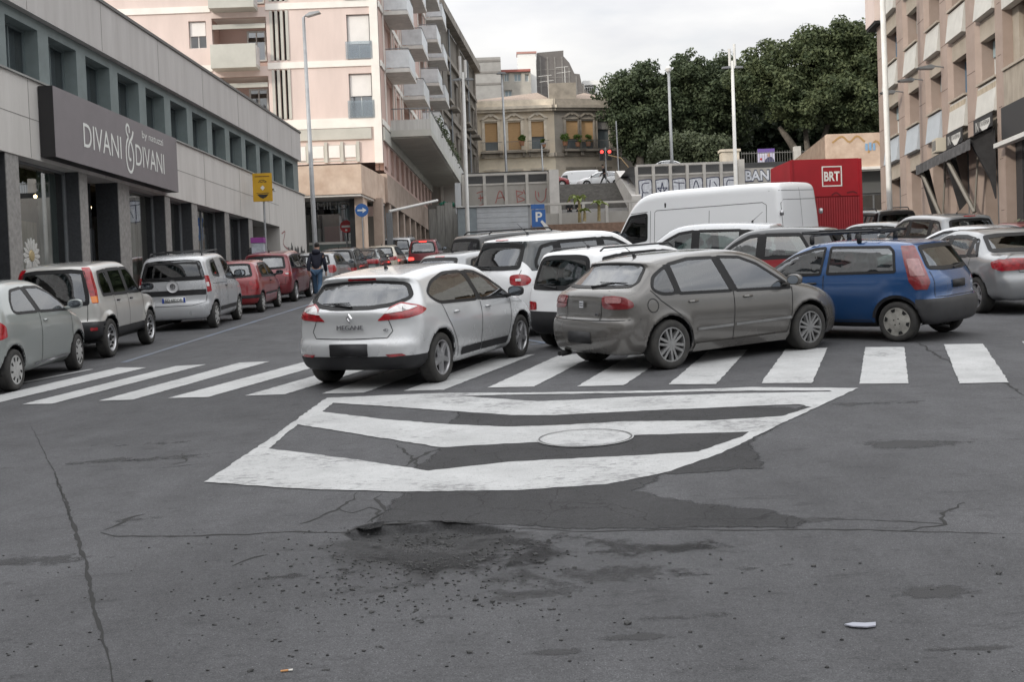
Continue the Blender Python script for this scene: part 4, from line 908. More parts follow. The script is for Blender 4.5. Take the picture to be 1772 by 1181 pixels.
SPECS['big_off_roader'] = dict(SPECS['off_roader'],
    side=[(-2.1, .42), (-2.30, .44), (-2.38, .55), (-2.36, .70), (-2.30, .75), (-2.29, 1.1), (-2.26, 1.22), (-2.14, 1.70), (-2.04, 1.79), (-1.0, 1.84), (.2, 1.83), (.55, 1.74), (1.15, 1.20), (1.9, 1.10), (2.25, .98), (2.35, .7), (2.28, .45), (1.9, .40), (0, .40), (-.8, .40)],
    hw=.93, rw=.70, roofz=1.80, xr=-2.36, xf=2.35, axles=(-1.39, 1.39), wr=.39, ar=.44, wheel='alloy5', ww=.25, track=.80, belt=[(-2.3, 1.18), (1.0, 1.13), (2.0, 1.0)], h=.045,
    windows=[dict(p=[(-1.24, 1.18), (-2.02, 1.19), (-1.92, 1.64), (-1.24, 1.66)], dark=1), dict(p=[(-1.16, 1.17), (-.24, 1.15), (-.24, 1.67), (-1.16, 1.67)]), dict(p=[(-.15, 1.15), (.96, 1.13), (.55, 1.55), (.40, 1.66), (-.15, 1.67)])],
    rwin=[(.3, 1.18), (.72, 1.18), (.64, 1.66), (.3, 1.69)], fwin=[(.3, 1.2), (.72, 1.22), (.62, 1.67), (.3, 1.69)],
    lamps=[dict(d=Lm, m=LRED, r=.02, p=[(-2.28, .72, 1.05), (-2.16, .84, 1.05), (-2.16, .86, .78), (-2.28, .74, .78)])],
    clips=[dict(n='bumper', m='PAINT', pl=[((0, 0, .70), (0, 0, 1)), ((-1.95, 0, 0), (1, 0, 0))], off=.02)],
    seams=[[(-.19, 1.14), (-.2, .45)], [(.98, 1.1), (.92, .45)], [(-1.2, 1.15), (-1.1, .8), (-.95, .45)]], rseams=[], handles=[(-.92, 1.04), (.0, 1.03)], mirror=(.92, 1.16, 1.2), mirror_m='PAINT', plate=(.85, .5, .12, PLATEW, None), cabin=(-1.9, 1.0), seats=(.2, -.75), spare=None,
    tubes=[dict(n='roof_rail', r=.02, m=BLK, p=[[(-1.8, y, 1.80), (-1.7, y, 1.87), (.0, y, 1.89), (.1, y, 1.82)] for y in (-.62, .62)])])
SPECS['cargo_van'] = dict(
    side=[(-2.95, .42), (-3.08, .44), (-3.12, .6), (-3.10, .8), (-3.07, 1.4), (-3.0, 2.2), (-2.94, 2.42), (-2.75, 2.49), (-1.0, 2.50), (.8, 2.47), (1.35, 2.36), (1.70, 2.12), (2.25, 1.45), (2.45, 1.28), (2.75, 1.16), (2.92, .95), (3.0, .6), (2.95, .38), (2.6, .32), (0, .34)],
    hw=1.02, rw=.86, roofz=2.46, xr=-3.1, xf=3.0, axles=(-2.165, 2.165), wr=.345, ar=.41, wheel='steel', ww=.22, track=.86, k=.16, br=.06, bf=.28, crown=.03, h=.055,
    belt=[(-3.2, 1.30), (3, 1.20)], lower=[(0, .95), (.2, .985), (.5, 1), (1, .985)], flare=.02, solid=False,
    windows=[dict(p=[(1.02, 1.32), (2.02, 1.20), (1.98, 1.42), (1.62, 1.92), (1.02, 1.97)], r=.08, fw=.05)],
    fwin=[(.4, 1.42), (.82, 1.45), (.74, 2.05), (.4, 2.1)],
    lamps=[dict(d=(.8, -.6, 0), m=LRED, r=.02, p=[(-3.06, .90, 1.35), (-2.98, .96, 1.35), (-3.0, .99, .85), (-3.09, .92, .85)])],
    clips=[dict(n='bumper', m=BLK, pl=[((0, 0, .62), (0, 0, 1)), ((-2.75, 0, 0), (1, 0, 0))], off=.02)],
    seams=[[(.92, 2.02), (.92, .5)], [(1.02, 2.0), (1.6, 1.97)], [(.78, 1.98), (.72, 2.02), (-2.5, 2.06), (-2.62, 2.0), (-2.66, .7)], [(.78, 1.98), (.78, .7)], [(-.95, 1.95), (-.95, .7)]],
    rseams=[[(0, 2.36), (0, .66)], [(.80, 2.02), (.84, .70)], [(-.80, 2.02), (-.84, .70)], [(.80, 2.02), (.72, 2.10), (-.72, 2.10), (-.80, 2.02)], [(.86, 2.30), (-.86, 2.30)]],
    handles=[(.72, 1.12)], handle_m=BLK, mirror=(1.98, 1.38, 1.9), mirror_m=BLK, cabin=(.5, 2.2), seats=(1.0,),
    boxes=[dict(n='bulkhead', m=CABIN, b=[((.40, -.9, .4), (.48, .9, 2.2))]), dict(n='door_hinge', m=ALLOY, b=[((-3.10, s_ * .90 - .03, z), (-3.0, s_ * .90 + .03, z + .12)) for s_ in (-1, 1) for z in (.95, 1.75)])])
SPECS['van_far'] = dict(SPECS['cargo_van'], solid=True, h=.08, seams=[], rseams=[])
def add_spare():
    """the covered spare wheel on the tailgate of the off-roader"""
    sp = SPECS['off_roader']; x, y, z = sp['spare']
    b = MB(); b.lathe([(0, .10), (.27, .10), (.31, .075), (.325, .03), (.325, -.10), (.29, -.12)], 32, Matrix.Translation((x, y, z)) @ Matrix.Rotation(R(90), 4, 'Z'))
    PROTO['off_roader'][0].append(('spare_wheel', b.mesh('spare_wheel', BLK, True), 'black cover over the spare wheel', []))
# ================================================================== GROUND
def asphalt(name, base, crack=True, pit=None):
    m = bpy.data.materials.new(name); m.use_nodes = True; n, l = m.node_tree.nodes, m.node_tree.links
    b = n['Principled BSDF']; b.inputs['Roughness'].default_value = .88; b.inputs['Specular IOR Level'].default_value = .3
    tc = n.new('ShaderNodeTexCoord')
    def noise(sc, det=6, rough=.6, st=(1, 1, 1)):
        mp = n.new('ShaderNodeMapping'); mp.inputs['Scale'].default_value = st; l.new(tc.outputs['Object'], mp.inputs[0])
        t = n.new('ShaderNodeTexNoise'); t.inputs['Scale'].default_value = sc; t.inputs['Detail'].default_value = det; t.inputs['Roughness'].default_value = rough; l.new(mp.outputs[0], t.inputs['Vector']); return t.outputs['Fac']
    def ramp(src, p0, p1, v0, v1):
        r_ = n.new('ShaderNodeMapRange'); r_.inputs[1].default_value = p0; r_.inputs[2].default_value = p1; r_.inputs[3].default_value = v0; r_.inputs[4].default_value = v1; l.new(src, r_.inputs[0]); return r_.outputs[0]
    def mul(a, c):
        k = n.new('ShaderNodeMath'); k.operation = 'MULTIPLY'; l.new(a, k.inputs[0]); l.new(c, k.inputs[1]); return k.outputs[0]
    v = ramp(noise(.35, 5), .3, .7, .80, 1.16)                       # broad repairs
    v = mul(v, ramp(noise(1.6, 8, .7, (1.2, .7, 1)), .30, .62, .78, 1.08))   # oily patches
    v = mul(v, ramp(noise(130, 3, .7), .3, .7, .55, 1.45))           # stone grain
    v = mul(v, ramp(noise(34, 4, .8), .3, .7, .80, 1.18))
    v = mul(v, ramp(noise(4.5, 8, .8, (.55, 1.5, 1)), .36, .44, .70, 1.0))     # small dark scuffs drawn out across the road
    vo = n.new('ShaderNodeTexVoronoi'); vo.inputs['Scale'].default_value = 55; l.new(tc.outputs['Object'], vo.inputs['Vector'])
    fl = ramp(vo.outputs['Distance'], .05, .14, 3.0, 1.0); v = mul(v, fl)   # pale chippings
    if crack:
        mp = n.new('ShaderNodeMapping'); mp.inputs['Scale'].default_value = (1, .9, 1); l.new(tc.outputs['Object'], mp.inputs[0])
        wn_ = n.new('ShaderNodeTexNoise'); wn_.inputs['Scale'].default_value = 3; wn_.inputs['Detail'].default_value = 5; l.new(mp.outputs[0], wn_.inputs['Vector'])
        ad = n.new('ShaderNodeMixRGB'); ad.blend_type = 'ADD'; ad.inputs[0].default_value = .35; l.new(mp.outputs[0], ad.inputs[1]); l.new(wn_.outputs['Color'], ad.inputs[2])
        ve = n.new('ShaderNodeTexVoronoi'); ve.feature = 'DISTANCE_TO_EDGE'; ve.inputs['Scale'].default_value = 2.1; l.new(ad.outputs[0], ve.inputs['Vector'])
        line = ramp(ve.outputs['Distance'], .003, .013, 0, 1)
        mask = ramp(noise(.55, 3, .5), .36, .42, 1, 0)                # only some areas are crazed
        mxm = n.new('ShaderNodeMath'); mxm.operation = 'MAXIMUM'; l.new(line, mxm.inputs[0]); l.new(mask, mxm.inputs[1])
        v = mul(v, ramp(mxm.outputs[0], 0, 1, .55, 1))
    cb = n.new('ShaderNodeVectorMath'); cb.operation = 'SCALE'; cb.inputs[0].default_value = base; l.new(v, cb.inputs['Scale']); l.new(cb.outputs[0], b.inputs['Base Color'])
    if pit:                                  # broken rubble where the surface has come away, fading at its edge
        at = n.new('ShaderNodeAttribute'); at.attribute_name = 'pit'
        k = n.new('ShaderNodeMath'); k.operation = 'MULTIPLY_ADD'; k.inputs[1].default_value = .9; l.new(noise(14, 8, .8), k.inputs[0]); l.new(at.outputs['Fac'], k.inputs[2])
        mp_ = ramp(k.outputs[0], .62, .95, 0, .9); x = n.new('ShaderNodeMix'); x.data_type = 'RGBA'; l.new(mp_, x.inputs[0]); l.new(cb.outputs[0], x.inputs[6])
        q = n.new('ShaderNodeVectorMath'); q.operation = 'SCALE'; q.inputs[0].default_value = pit; l.new(ramp(noise(70, 3, .8), .3, .7, .3, 1.6), q.inputs['Scale']); l.new(q.outputs[0], x.inputs[7]); l.new(x.outputs[2], b.inputs['Base Color'])
    bp = n.new('ShaderNodeBump'); bp.inputs['Strength'].default_value = .45; bp.inputs['Distance'].default_value = .008; l.new(noise(110, 4, .75), bp.inputs['Height']); l.new(bp.outputs[0], b.inputs['Normal'])
    return m
ASPH = asphalt('worn_asphalt', (.083, .0835, .088), False, (.034, .034, .035))
ASPH2 = asphalt('newer_dark_asphalt', (.047, .047, .049), True)
def roadpaint(name, col, lo=.34, hi=.44):
    m = bpy.data.materials.new(name); m.use_nodes = True; n, l = m.node_tree.nodes, m.node_tree.links; b = n['Principled BSDF']; b.inputs['Roughness'].default_value = .75
    tc = n.new('ShaderNodeTexCoord')
    def noise(sc, st=(1, 1, 1), det=8):
        mp = n.new('ShaderNodeMapping'); mp.inputs['Scale'].default_value = st; l.new(tc.outputs['Object'], mp.inputs[0])
        t = n.new('ShaderNodeTexNoise'); t.inputs['Scale'].default_value = sc; t.inputs['Detail'].default_value = det; t.inputs['Roughness'].default_value = .75; l.new(mp.outputs[0], t.inputs['Vector']); return t.outputs['Fac']
    r1 = n.new('ShaderNodeMapRange'); r1.inputs[1].default_value = lo; r1.inputs[2].default_value = hi; 
    big = n.new('ShaderNodeMath'); big.operation = 'MULTIPLY_ADD'; big.inputs[1].default_value = .75; l.new(noise(1.1, (1, 1, 1), 4), big.inputs[0]); big.inputs[2].default_value = -.375
    fin = n.new('ShaderNodeMath'); fin.operation = 'ADD'; l.new(noise(16, (.7, 1.4, 1), 12), fin.inputs[0]); l.new(big.outputs[0], fin.inputs[1]); l.new(fin.outputs[0], r1.inputs[0])
    r2 = n.new('ShaderNodeMapRange'); r2.inputs[1].default_value = .32; r2.inputs[2].default_value = .44; l.new(noise(60, det=4), r2.inputs[0])
    mm = n.new('ShaderNodeMath'); mm.operation = 'MULTIPLY'; l.new(r1.outputs[0], mm.inputs[0]); l.new(r2.outputs[0], mm.inputs[1])
    r3 = n.new('ShaderNodeMapRange'); r3.inputs[1].default_value = .3; r3.inputs[2].default_value = .7; r3.inputs[3].default_value = .74; r3.inputs[4].default_value = 1.08; l.new(noise(1.4), r3.inputs[0])
    c = n.new('ShaderNodeVectorMath'); c.operation = 'SCALE'; c.inputs[0].default_value = col; l.new(r3.outputs[0], c.inputs['Scale'])
    x = n.new('ShaderNodeMix'); x.data_type = 'RGBA'; x.inputs[6].default_value = (.13, .13, .132, 1); l.new(c.outputs[0], x.inputs[7])
    mp2 = n.new('ShaderNodeMapRange'); mp2.inputs[3].default_value = .25; mp2.inputs[4].default_value = 1; l.new(mm.outputs[0], mp2.inputs[0])
    l.new(mp2.outputs[0], x.inputs[0]); l.new(x.outputs[2], b.inputs['Base Color']); return m
RPAINT = roadpaint('worn_white_road_paint', (.46, .465, .465), .30, .40)
RPAINT2 = roadpaint('thin_white_road_paint', (.45, .455, .455), .34, .46)
BPAINT = roadpaint('faded_blue_road_paint', (.13, .18, .26), .44, .66)
SLAB = mat('pavement_slabs', (.24, .235, .225), .85, var=.25, scale=1.5, bump=.2, bscale=30)
KERB = mat('kerb_lava_stone', (.13, .13, .13), .85, var=.3, scale=4)

# pothole: a shallow bowl with a broken far lip
POT = [G(*p) for p in ((608, 921), (640, 909), (700, 906), (760, 904), (850, 911), (880, 925), (850, 955), (740, 985), (640, 975), (590, 945))]
PC = sum(POT, Vector()) / len(POT)
_pp = [(p.x, p.y) for p in POT]
def spread(lo, hi, dense, coarse, a, b_):
    out, v = [], lo
    while v < hi:
        out.append(v); v += dense if a <= v <= b_ else coarse
    out.append(hi); return out
xs = spread(PC.x - 2.2, PC.x + 2.2, .022, .5, PC.x - 1.25, PC.x + 1.25); ys = spread(PC.y - 1.6, PC.y + 1.6, .016, .5, PC.y - .7, PC.y + .7)
xs = [-260, -120, -60, -30, -12] + xs + [8, 20, 45, 90, 200, 360]; ys = [-60, -25, -5, 2] + ys + [10, 14, 20, 30, 45, 60, 75, 86]
XX, YY = np.meshgrid(xs, ys, indexing='ij'); rs = np.random.RandomState(3)
Wob = .03 * np.sin(XX * 9 + 2 * np.sin(YY * 7)) + .02 * np.sin(XX * 23 + YY * 31)
DD = poly_sdf(_pp, XX, YY) + Wob
ZZ = SLOPE * YY + CROSS * XX + np.where(DD < 0, -.05 * np.clip(-DD / np.where(YY > PC.y + .03, .05, .5), 0, 1) + rs.uniform(-.003, .003, DD.shape) * np.clip(-DD / .1, 0, 1), 0)
nx_, ny_ = XX.shape
gv = np.stack([XX, YY, ZZ], -1).reshape(-1, 3)
gi = np.arange(nx_ * ny_).reshape(nx_, ny_)
gf = np.stack([gi[:-1, :-1], gi[1:, :-1], gi[1:, 1:], gi[:-1, 1:]], -1).reshape(-1, 4)
g_ = MB(); g_.v = [tuple(p) for p in gv]; g_.f = [tuple(int(i) for i in q) for q in gf]
g_o = g_.build('road', ASPH, smooth=True); at_ = g_o.data.attributes.new('pit', 'FLOAT', 'POINT')
at_.data.foreach_set('value', np.clip(.5 - DD / np.where(YY > PC.y + .03, .10, .55), 0, 1).ravel().astype('f'))  # rubble mask, cut sharper at the far lip to paint its shadow
tag(g_o, kind='structure')

def sheet(name, outer, holes=(), m=None, up=.004, jag=0.0, px=True, kind='structure'):
    """flat marking or patch lying on the street"""
    from mathutils.geometry import tessellate_polygon
    loops = []
    for lp in [outer] + list(holes):
        q = [G(*p) for p in lp] if px else [Vector((p[0], p[1], gz(p[1], p[0]))) for p in lp]
        if jag:
            r_ = []
            for i, p in enumerate(q):
                e = q[(i + 1) % len(q)]; k = max(1, int((e - p).length / .07))
                for j in range(k):
                    t = p.lerp(e, j / k); r_.append(Vector((t.x + rnd.uniform(-jag, jag), t.y + rnd.uniform(-jag, jag), 0)))
            q = r_
        loops.append([Vector((p.x, p.y, gz(p.y, p.x) + up)) for p in q])
    tri = tessellate_polygon([[Vector((p.x, p.y, 0)) for p in lp] for lp in loops])
    vs = [p for lp in loops for p in lp]; fs = []
    for t in tri:
        a, b, c = (vs[i] for i in t); fs.append(t if (b - a).cross(c - a).z > 0 else t[::-1])
    o = MB().add(vs, fs).build(name, m); return tag(o, kind=kind)

def feathered(name, pts, m, up, jag=.03, ins=.10):
    q = [G(*p) for p in pts]; r_ = []
    for i, p in enumerate(q):
        e = q[(i + 1) % len(q)]; k = max(1, int((e - p).length / .09))
        for j in range(k):
            t = p.lerp(e, j / k); r_.append((t.x + rnd.uniform(-jag, jag), t.y + rnd.uniform(-jag, jag)))
    from mathutils.geometry import tessellate_polygon
    inn = inset2(r_, ins); N = len(r_)
    vs = [(p[0], p[1], gz(p[1], p[0]) + up) for p in r_ + inn]; fs = [(i, (i + 1) % N, N + (i + 1) % N, N + i) for i in range(N)]
    for t in tessellate_polygon([[Vector((p[0], p[1], 0)) for p in inn]]): fs.append(tuple(N + k for k in t))
    b = MB().add(vs, fs); o = b.build(name, m); at = o.data.attributes.new('edge', 'FLOAT', 'POINT'); at.data.foreach_set('value', [0.0] * N + [1.0] * N)
    bm = bmesh.new(); bm.from_mesh(o.data)
    for f in bm.faces:
        f.normal_update()
        if f.normal.z < 0: f.normal_flip()
    bm.to_mesh(o.data); bm.free(); return tag(o, kind='structure')
def feather(m):
    n, l = m.node_tree.nodes, m.node_tree.links; a = n.new('ShaderNodeAttribute'); a.attribute_name = 'edge'
    tc = n.new('ShaderNodeTexCoord'); t = n.new('ShaderNodeTexNoise'); t.inputs['Scale'].default_value = 9; t.inputs['Detail'].default_value = 8; t.inputs['Roughness'].default_value = .75; l.new(tc.outputs['Object'], t.inputs['Vector'])
    k = n.new('ShaderNodeMath'); k.operation = 'MULTIPLY_ADD'; k.inputs[1].default_value = 1.3; l.new(a.outputs['Fac'], k.inputs[0])
    u = n.new('ShaderNodeMath'); u.operation = 'MULTIPLY_ADD'; u.inputs[1].default_value = 2.2; u.inputs[2].default_value = -1.35; l.new(t.outputs['Fac'], u.inputs[0]); l.new(u.outputs[0], k.inputs[2])
    r_ = n.new('ShaderNodeMapRange'); r_.inputs[1].default_value = .1; r_.inputs[2].default_value = .55; r_.inputs[4].default_value = .92; l.new(k.outputs[0], r_.inputs[0]); l.new(r_.outputs[0], n['Principled BSDF'].inputs['Alpha'])
feather(ASPH2)
feathered('asphalt_patch', [(690, 850), (664, 883), (640, 903), (612, 921), (690, 907), (760, 904), (850, 911), (1000, 921), (1200, 918), (1390, 917), (1415, 901), (1340, 884), (1200, 866), (1110, 850), (1160, 823), (1330, 813), (1325, 790), (1306, 768), (1402, 706), (1283, 703), (1000, 713), (790, 709), (768, 742), (745, 790), (700, 815)], ASPH2, .003)
STRIPES = [[(205, 637), (254, 637), (-32, 705), (-87, 705)], [(304, 634.5), (357, 631.5), (90, 700), (38, 701)], [(415, 628.5), (467, 626.5), (230, 693), (170, 695)], [(536, 625), (592, 623), (360, 688.5), (292, 690)],
    [(650, 621), (706, 619), (492, 684), (424, 686)], [(752, 617), (812, 615), (630, 681), (557, 682.5)], [(860, 618), (926, 614), (768, 676), (698, 678)], [(969, 615), (1036, 612), (924, 670.5), (844, 672)],
    [(1096, 612), (1166, 611), (1079, 668), (999, 670)], [(1226, 608), (1294, 606), (1239, 666), (1157, 666.5)], [(1360, 605), (1432, 603), (1405, 664), (1317, 664.5)], [(1497.5, 602), (1565, 601.5), (1572, 665), (1487, 665.5)], [(1633, 597), (1701, 596), (1746, 663), (1661, 665)], [(1768, 592), (1838, 590), (1920, 660), (1832, 662)]]
for q in STRIPES: sheet('crosswalk_stripe', q, m=RPAINT, up=.007, jag=.008)
sheet('traffic_island_marking', [(354, 836), (460, 766), (565, 690), (640, 686.5), (760, 681.5), (900, 681), (1150, 677), (1300, 671.5), (1485, 673), (1430, 699), (1330, 745), (1250, 786), (1150, 820), (1050, 840), (900, 850), (690, 853), (500, 847)],
    [[(800, 687), (880, 684.5), (1100, 681.5), (1300, 677.5), (1436, 677.5), (1440, 679.5), (1273, 682), (1100, 688), (1000, 693), (930, 696), (870, 692)],
     [(577, 698.5), (675, 705), (780, 712.5), (886, 720), (960, 720), (1100, 713), (1283, 705), (1383, 701), (1403, 706), (1353, 722), (1232, 729.5), (1081, 731), (960, 738), (880, 740), (775, 736), (665, 727), (557, 714)],
     [(515, 736), (615, 752), (700, 766), (765, 776), (886, 769), (930, 767), (960, 771), (1030, 771), (1080, 764), (1096, 755), (1298, 749), (1283, 757), (1207, 784), (1081, 791), (880, 801), (740, 817), (700, 810), (600, 795), (465, 778)]], RPAINT2, .007, jag=.010)
def ground_line(name, a, b, w, m, up=.006):
    d = (b - a); n = Vector((d.y, -d.x, 0)).normalized() * w / 2
    o = MB().add([Vector((p.x, p.y, gz(p.y, p.x) + up)) for p in (a - n, a + n, b + n, b - n)], [(0, 1, 2, 3)]).build(name, m); return tag(o, kind='structure')
ground_line('parking_line', G(214, 628), G(518, 533) * 1.6 - G(518, 533) * .6 + (G(518, 533) - G(218, 627)) * .5, .11, BPAINT)
ground_line('parking_line', G(912, 589), G(985, 600), .10, BPAINT); ground_line('parking_line', G(918, 597), G(975, 592), .09, BPAINT)
ground_line('parking_line', G(40, 663), G(158, 640), .10, RPAINT2)
# cracks and open joints; the first line paints shadow along the pothole's far lip
CRK = mat('crack_and_shade_dark', (.022, .022, .022), .95)
def crack(pts, w=.02, jag=.03, up=.002):
    P = [G(*p) for p in pts]; L = []
    for i in range(len(P) - 1):
        k = max(1, int((P[i + 1] - P[i]).length / .06)); L += [P[i].lerp(P[i + 1], j / k) for j in range(k)]
    L.append(P[-1]); vs, fs = [], []; o1 = o2 = 0
    for i, p in enumerate(L):
        t = (L[min(i + 1, len(L) - 1)] - L[max(i - 1, 0)]).normalized(); n = Vector((t.y, -t.x, 0)); o1 = o1 * .7 + rnd.uniform(-jag, jag)
        ww = w * rnd.uniform(.3, 1.2) * min(1, .3 + 3 * min(i, len(L) - 1 - i) / len(L))
        for s_ in (-1, 1):
            q = p + n * (o1 + s_ * ww / 2); vs.append((q.x, q.y, gz(q.y, q.x) + up))
    for i in range(len(L) - 1): fs.append((2 * i, 2 * i + 1, 2 * i + 3, 2 * i + 2))
    tag(MB().add(vs, fs).build('road_crack_or_shade', CRK), kind='structure')
for pts, w, j in (([(606, 921), (640, 908), (700, 904.5), (760, 902.5), (852, 910)], .05, .02), ([(52, 735), (95, 820), (125, 910)], .010, .006), ([(95, 820), (112, 865), (125, 910), (150, 985), (160, 1045), (178, 1110), (192, 1150), (196, 1190)], .03, .007), ([(175, 922), (200, 929), (300, 928), (430, 925), (500, 922), (612, 921)], .03, .012),
    ([(180, 918), (215, 900), (250, 890)], .04, .03), ([(850, 912), (1000, 921), (1200, 918), (1410, 918), (1560, 920), (1772, 926)], .022, .012), ([(1415, 899), (1560, 903), (1640, 909)], .014, .01), ([(1560, 920), (1630, 908), (1628, 885), (1665, 870)], .03, .03),
    ([(1585, 592), (1640, 627), (1700, 645), (1790, 690)], .05, .02), ([(700, 810), (735, 790), (765, 777), (742, 812)], .05, .03), ([(690, 770), (710, 785), (730, 812)], .03, .03), ([(560, 895), (590, 880), (612, 862), (622, 853)], .03, .03), ([(590, 880), (610, 888), (640, 878), (655, 882), (645, 905)], .025, .03), ([(520, 908), (560, 895)], .02, .02), ([(640, 905), (655, 882), (645, 868), (655, 855)], .03, .03),
    ([(400, 980), (425, 972), (465, 962)], .03, .04), ([(300, 805), (318, 795), (322, 785)], .03, .05), ([(270, 795), (318, 795)], .02, .03), ([(270, 812), (350, 803)], .012, .02), ([(920, 745), (1010, 742), (1090, 748)], .015, .03), ([(1380, 690), (1390, 700), (1378, 712), (1392, 720)], .03, .02), ([(1330, 655), (1350, 662), (1378, 652)], .02, .02), ([(720, 732), (770, 728)], .012, .03), ([(580, 745), (600, 735)], .012, .02)): crack(pts, w, j)
# stains: each a thin sheet whose edge breaks up
def stain_mat(name, col, thr):
    m = bpy.data.materials.new(name); m.use_nodes = True; n, l = m.node_tree.nodes, m.node_tree.links; b = n['Principled BSDF']; b.inputs['Base Color'].default_value = (*col, 1); b.inputs['Roughness'].default_value = .8
    tc = n.new('ShaderNodeTexCoord'); mp = n.new('ShaderNodeMapping'); mp.inputs['Location'].default_value = (-.5, -.5, 0); l.new(tc.outputs['Generated'], mp.inputs[0])
    gr = n.new('ShaderNodeVectorMath'); gr.operation = 'LENGTH'
    fl = n.new('ShaderNodeVectorMath'); fl.operation = 'MULTIPLY'; fl.inputs[1].default_value = (2, 2, 0); l.new(mp.outputs[0], fl.inputs[0]); l.new(fl.outputs[0], gr.inputs[0])
    no = n.new('ShaderNodeTexNoise'); no.inputs['Scale'].default_value = 2.4; no.inputs['Detail'].default_value = 9; no.inputs['Roughness'].default_value = .72; l.new(tc.outputs['Object'], no.inputs['Vector'])
    s = n.new('ShaderNodeMath'); s.operation = 'MULTIPLY_ADD'; s.inputs[1].default_value = -4.2; l.new(no.outputs['Fac'], s.inputs[0]); s.inputs[2].default_value = 2.55
    a = n.new('ShaderNodeMath'); a.operation = 'ADD'; l.new(s.outputs[0], a.inputs[0]); l.new(gr.outputs['Value'], a.inputs[1])
    r_ = n.new('ShaderNodeMapRange'); r_.inputs[1].default_value = thr - .22; r_.inputs[2].default_value = thr + .12; r_.inputs[3].default_value = .75; r_.inputs[4].default_value = 0; l.new(a.outputs[0], r_.inputs[0])
    l.new(r_.outputs[0], b.inputs['Alpha']); return m
STAIN = stain_mat('oil_stain', (.045, .045, .047), .85)
def stain(px, py, w, d):
    p = G(px, py); v = [(p.x + a * w, p.y + b_ * d, gz(p.y + b_ * d, p.x + a * w) + .0015) for a, b_ in ((-1, -1), (1, -1), (1, 1), (-1, 1))]
    tag(MB().add(v, [(0, 1, 2, 3)]).build('road_stain', STAIN), kind='structure')
for a in ((880, 966, 1.5, .42), (760, 955, 1.0, .5), (1080, 955, .8, .22), (900, 1030, .6, .25), (1150, 1070, .35, .10), (1610, 1030, .28, .22), (1650, 1125, .3, .05), (230, 900, .35, .16), (1200, 950, .4, .12), (60, 970, .6, .15), (250, 770, .7, .25), (320, 790, .5, .25), (1420, 900, .5, .10), (1480, 700, .8, .18), (1330, 1145, .25, .08), (160, 800, .5, .25), (1560, 770, .7, .25), (480, 1000, .35, .10), (1100, 1105, .25, .08), (940, 1000, 1.2, .3), (1300, 985, .5, .10), (960, 1130, .2, .06)): stain(*a)
# manhole cover set in the hatched marking
mh = G(1013, 760); b = MB(); MM = frame((mh.x, mh.y, gz(mh.y, mh.x)), (1, 0, CROSS), (-CROSS, -SLOPE, 1))
Rm = .40
vs = [MM @ Vector((Rm * k * math.cos(a), Rm * k * math.sin(a), h_)) for k, h_ in ((1.06, .012), (1.0, .012), (.985, .003), (.96, .010), (0.02, .011)) for a in np.linspace(0, 2 * math.pi, 41)[:-1]]
fs = [(i * 40 + k, i * 40 + (k + 1) % 40, (i + 1) * 40 + (k + 1) % 40, (i + 1) * 40 + k) for i in range(4) for k in range(40)]
mo = b.add(vs, fs).build('manhole_cover', RPAINT2); tag(mo, 'round manhole cover painted over with white road marking', 'manhole cover')
vs = [MM @ Vector((Rm * k * math.cos(a), Rm * k * math.sin(a), .0165)) for k in (1.03, 1.0) for a in np.linspace(0, 2 * math.pi, 41)[:-1]]
link('rim', MB().add(vs, [(k, (k + 1) % 40, 40 + (k + 1) % 40, 40 + k) for k in range(40)]).mesh('rim', mat('cover_joint', (.11, .11, .11), .9, var=.5, scale=12)), mo)
# loose stones thrown out of the pothole
st = MB(); cpx = (720, 955)
for i in range(1500):
    k = rnd.random()
    if k < .55: px, py = rnd.gauss(740, 75), rnd.gauss(948, 24)
    elif k < .85: px, py = rnd.gauss(700, 170), rnd.gauss(1005, 55)
    else: px, py = rnd.uniform(-50, 1800), rnd.uniform(930, 1220)
    if py < 915: py = 915 + rnd.random() * 60
    p = G(px, py); s_ = rnd.uniform(.0025, .0085) * (1.7 if rnd.random() < .08 else 1)
    st.ico((p.x, p.y, gz(p.y, p.x) + (s_ * .4 if math.dist((p.x, p.y), (PC.x, PC.y)) > .5 else s_ * .2 - .03)), s_, 1, .35, (1.3, 1, .75))
tag(st.build('gravel', mat('loose_stones', (.06, .06, .06), .95, var=.6, scale=30)), kind='stuff')
# litter
p = G(1492, 1086); lv = MB(); ring_ = [(-.075, .015), (-.03, .04), (.02, .025), (.07, .03), (.055, -.02), (.01, -.035), (-.05, -.015)]
lv.prism([(p.x + a, p.y + c) for a, c in ring_], gz(p.y, p.x) + .006, gz(p.y, p.x) + .012); tag(lv.build('paper_scrap', mat('pale_paper', (.34, .35, .40), .7)), 'pale flattened scrap of paper on the asphalt', 'litter')
p = G(494, 1164); bt = empty('cigarette_butt', Matrix.Translation((p.x, p.y, gz(p.y, p.x) + .006)), 'crushed cigarette butt lying on the asphalt', 'litter')
MB().tube([(-.02, -.005, 0), (.012, .004, 0)], .0045, 8).build('filter', mat('butt_orange', (.50, .25, .10), .8), bt); MB().tube([(.013, .0043, 0), (.03, .009, 0)], .0045, 8).build('paper', mat('butt_white', (.7, .68, .63), .8), bt)
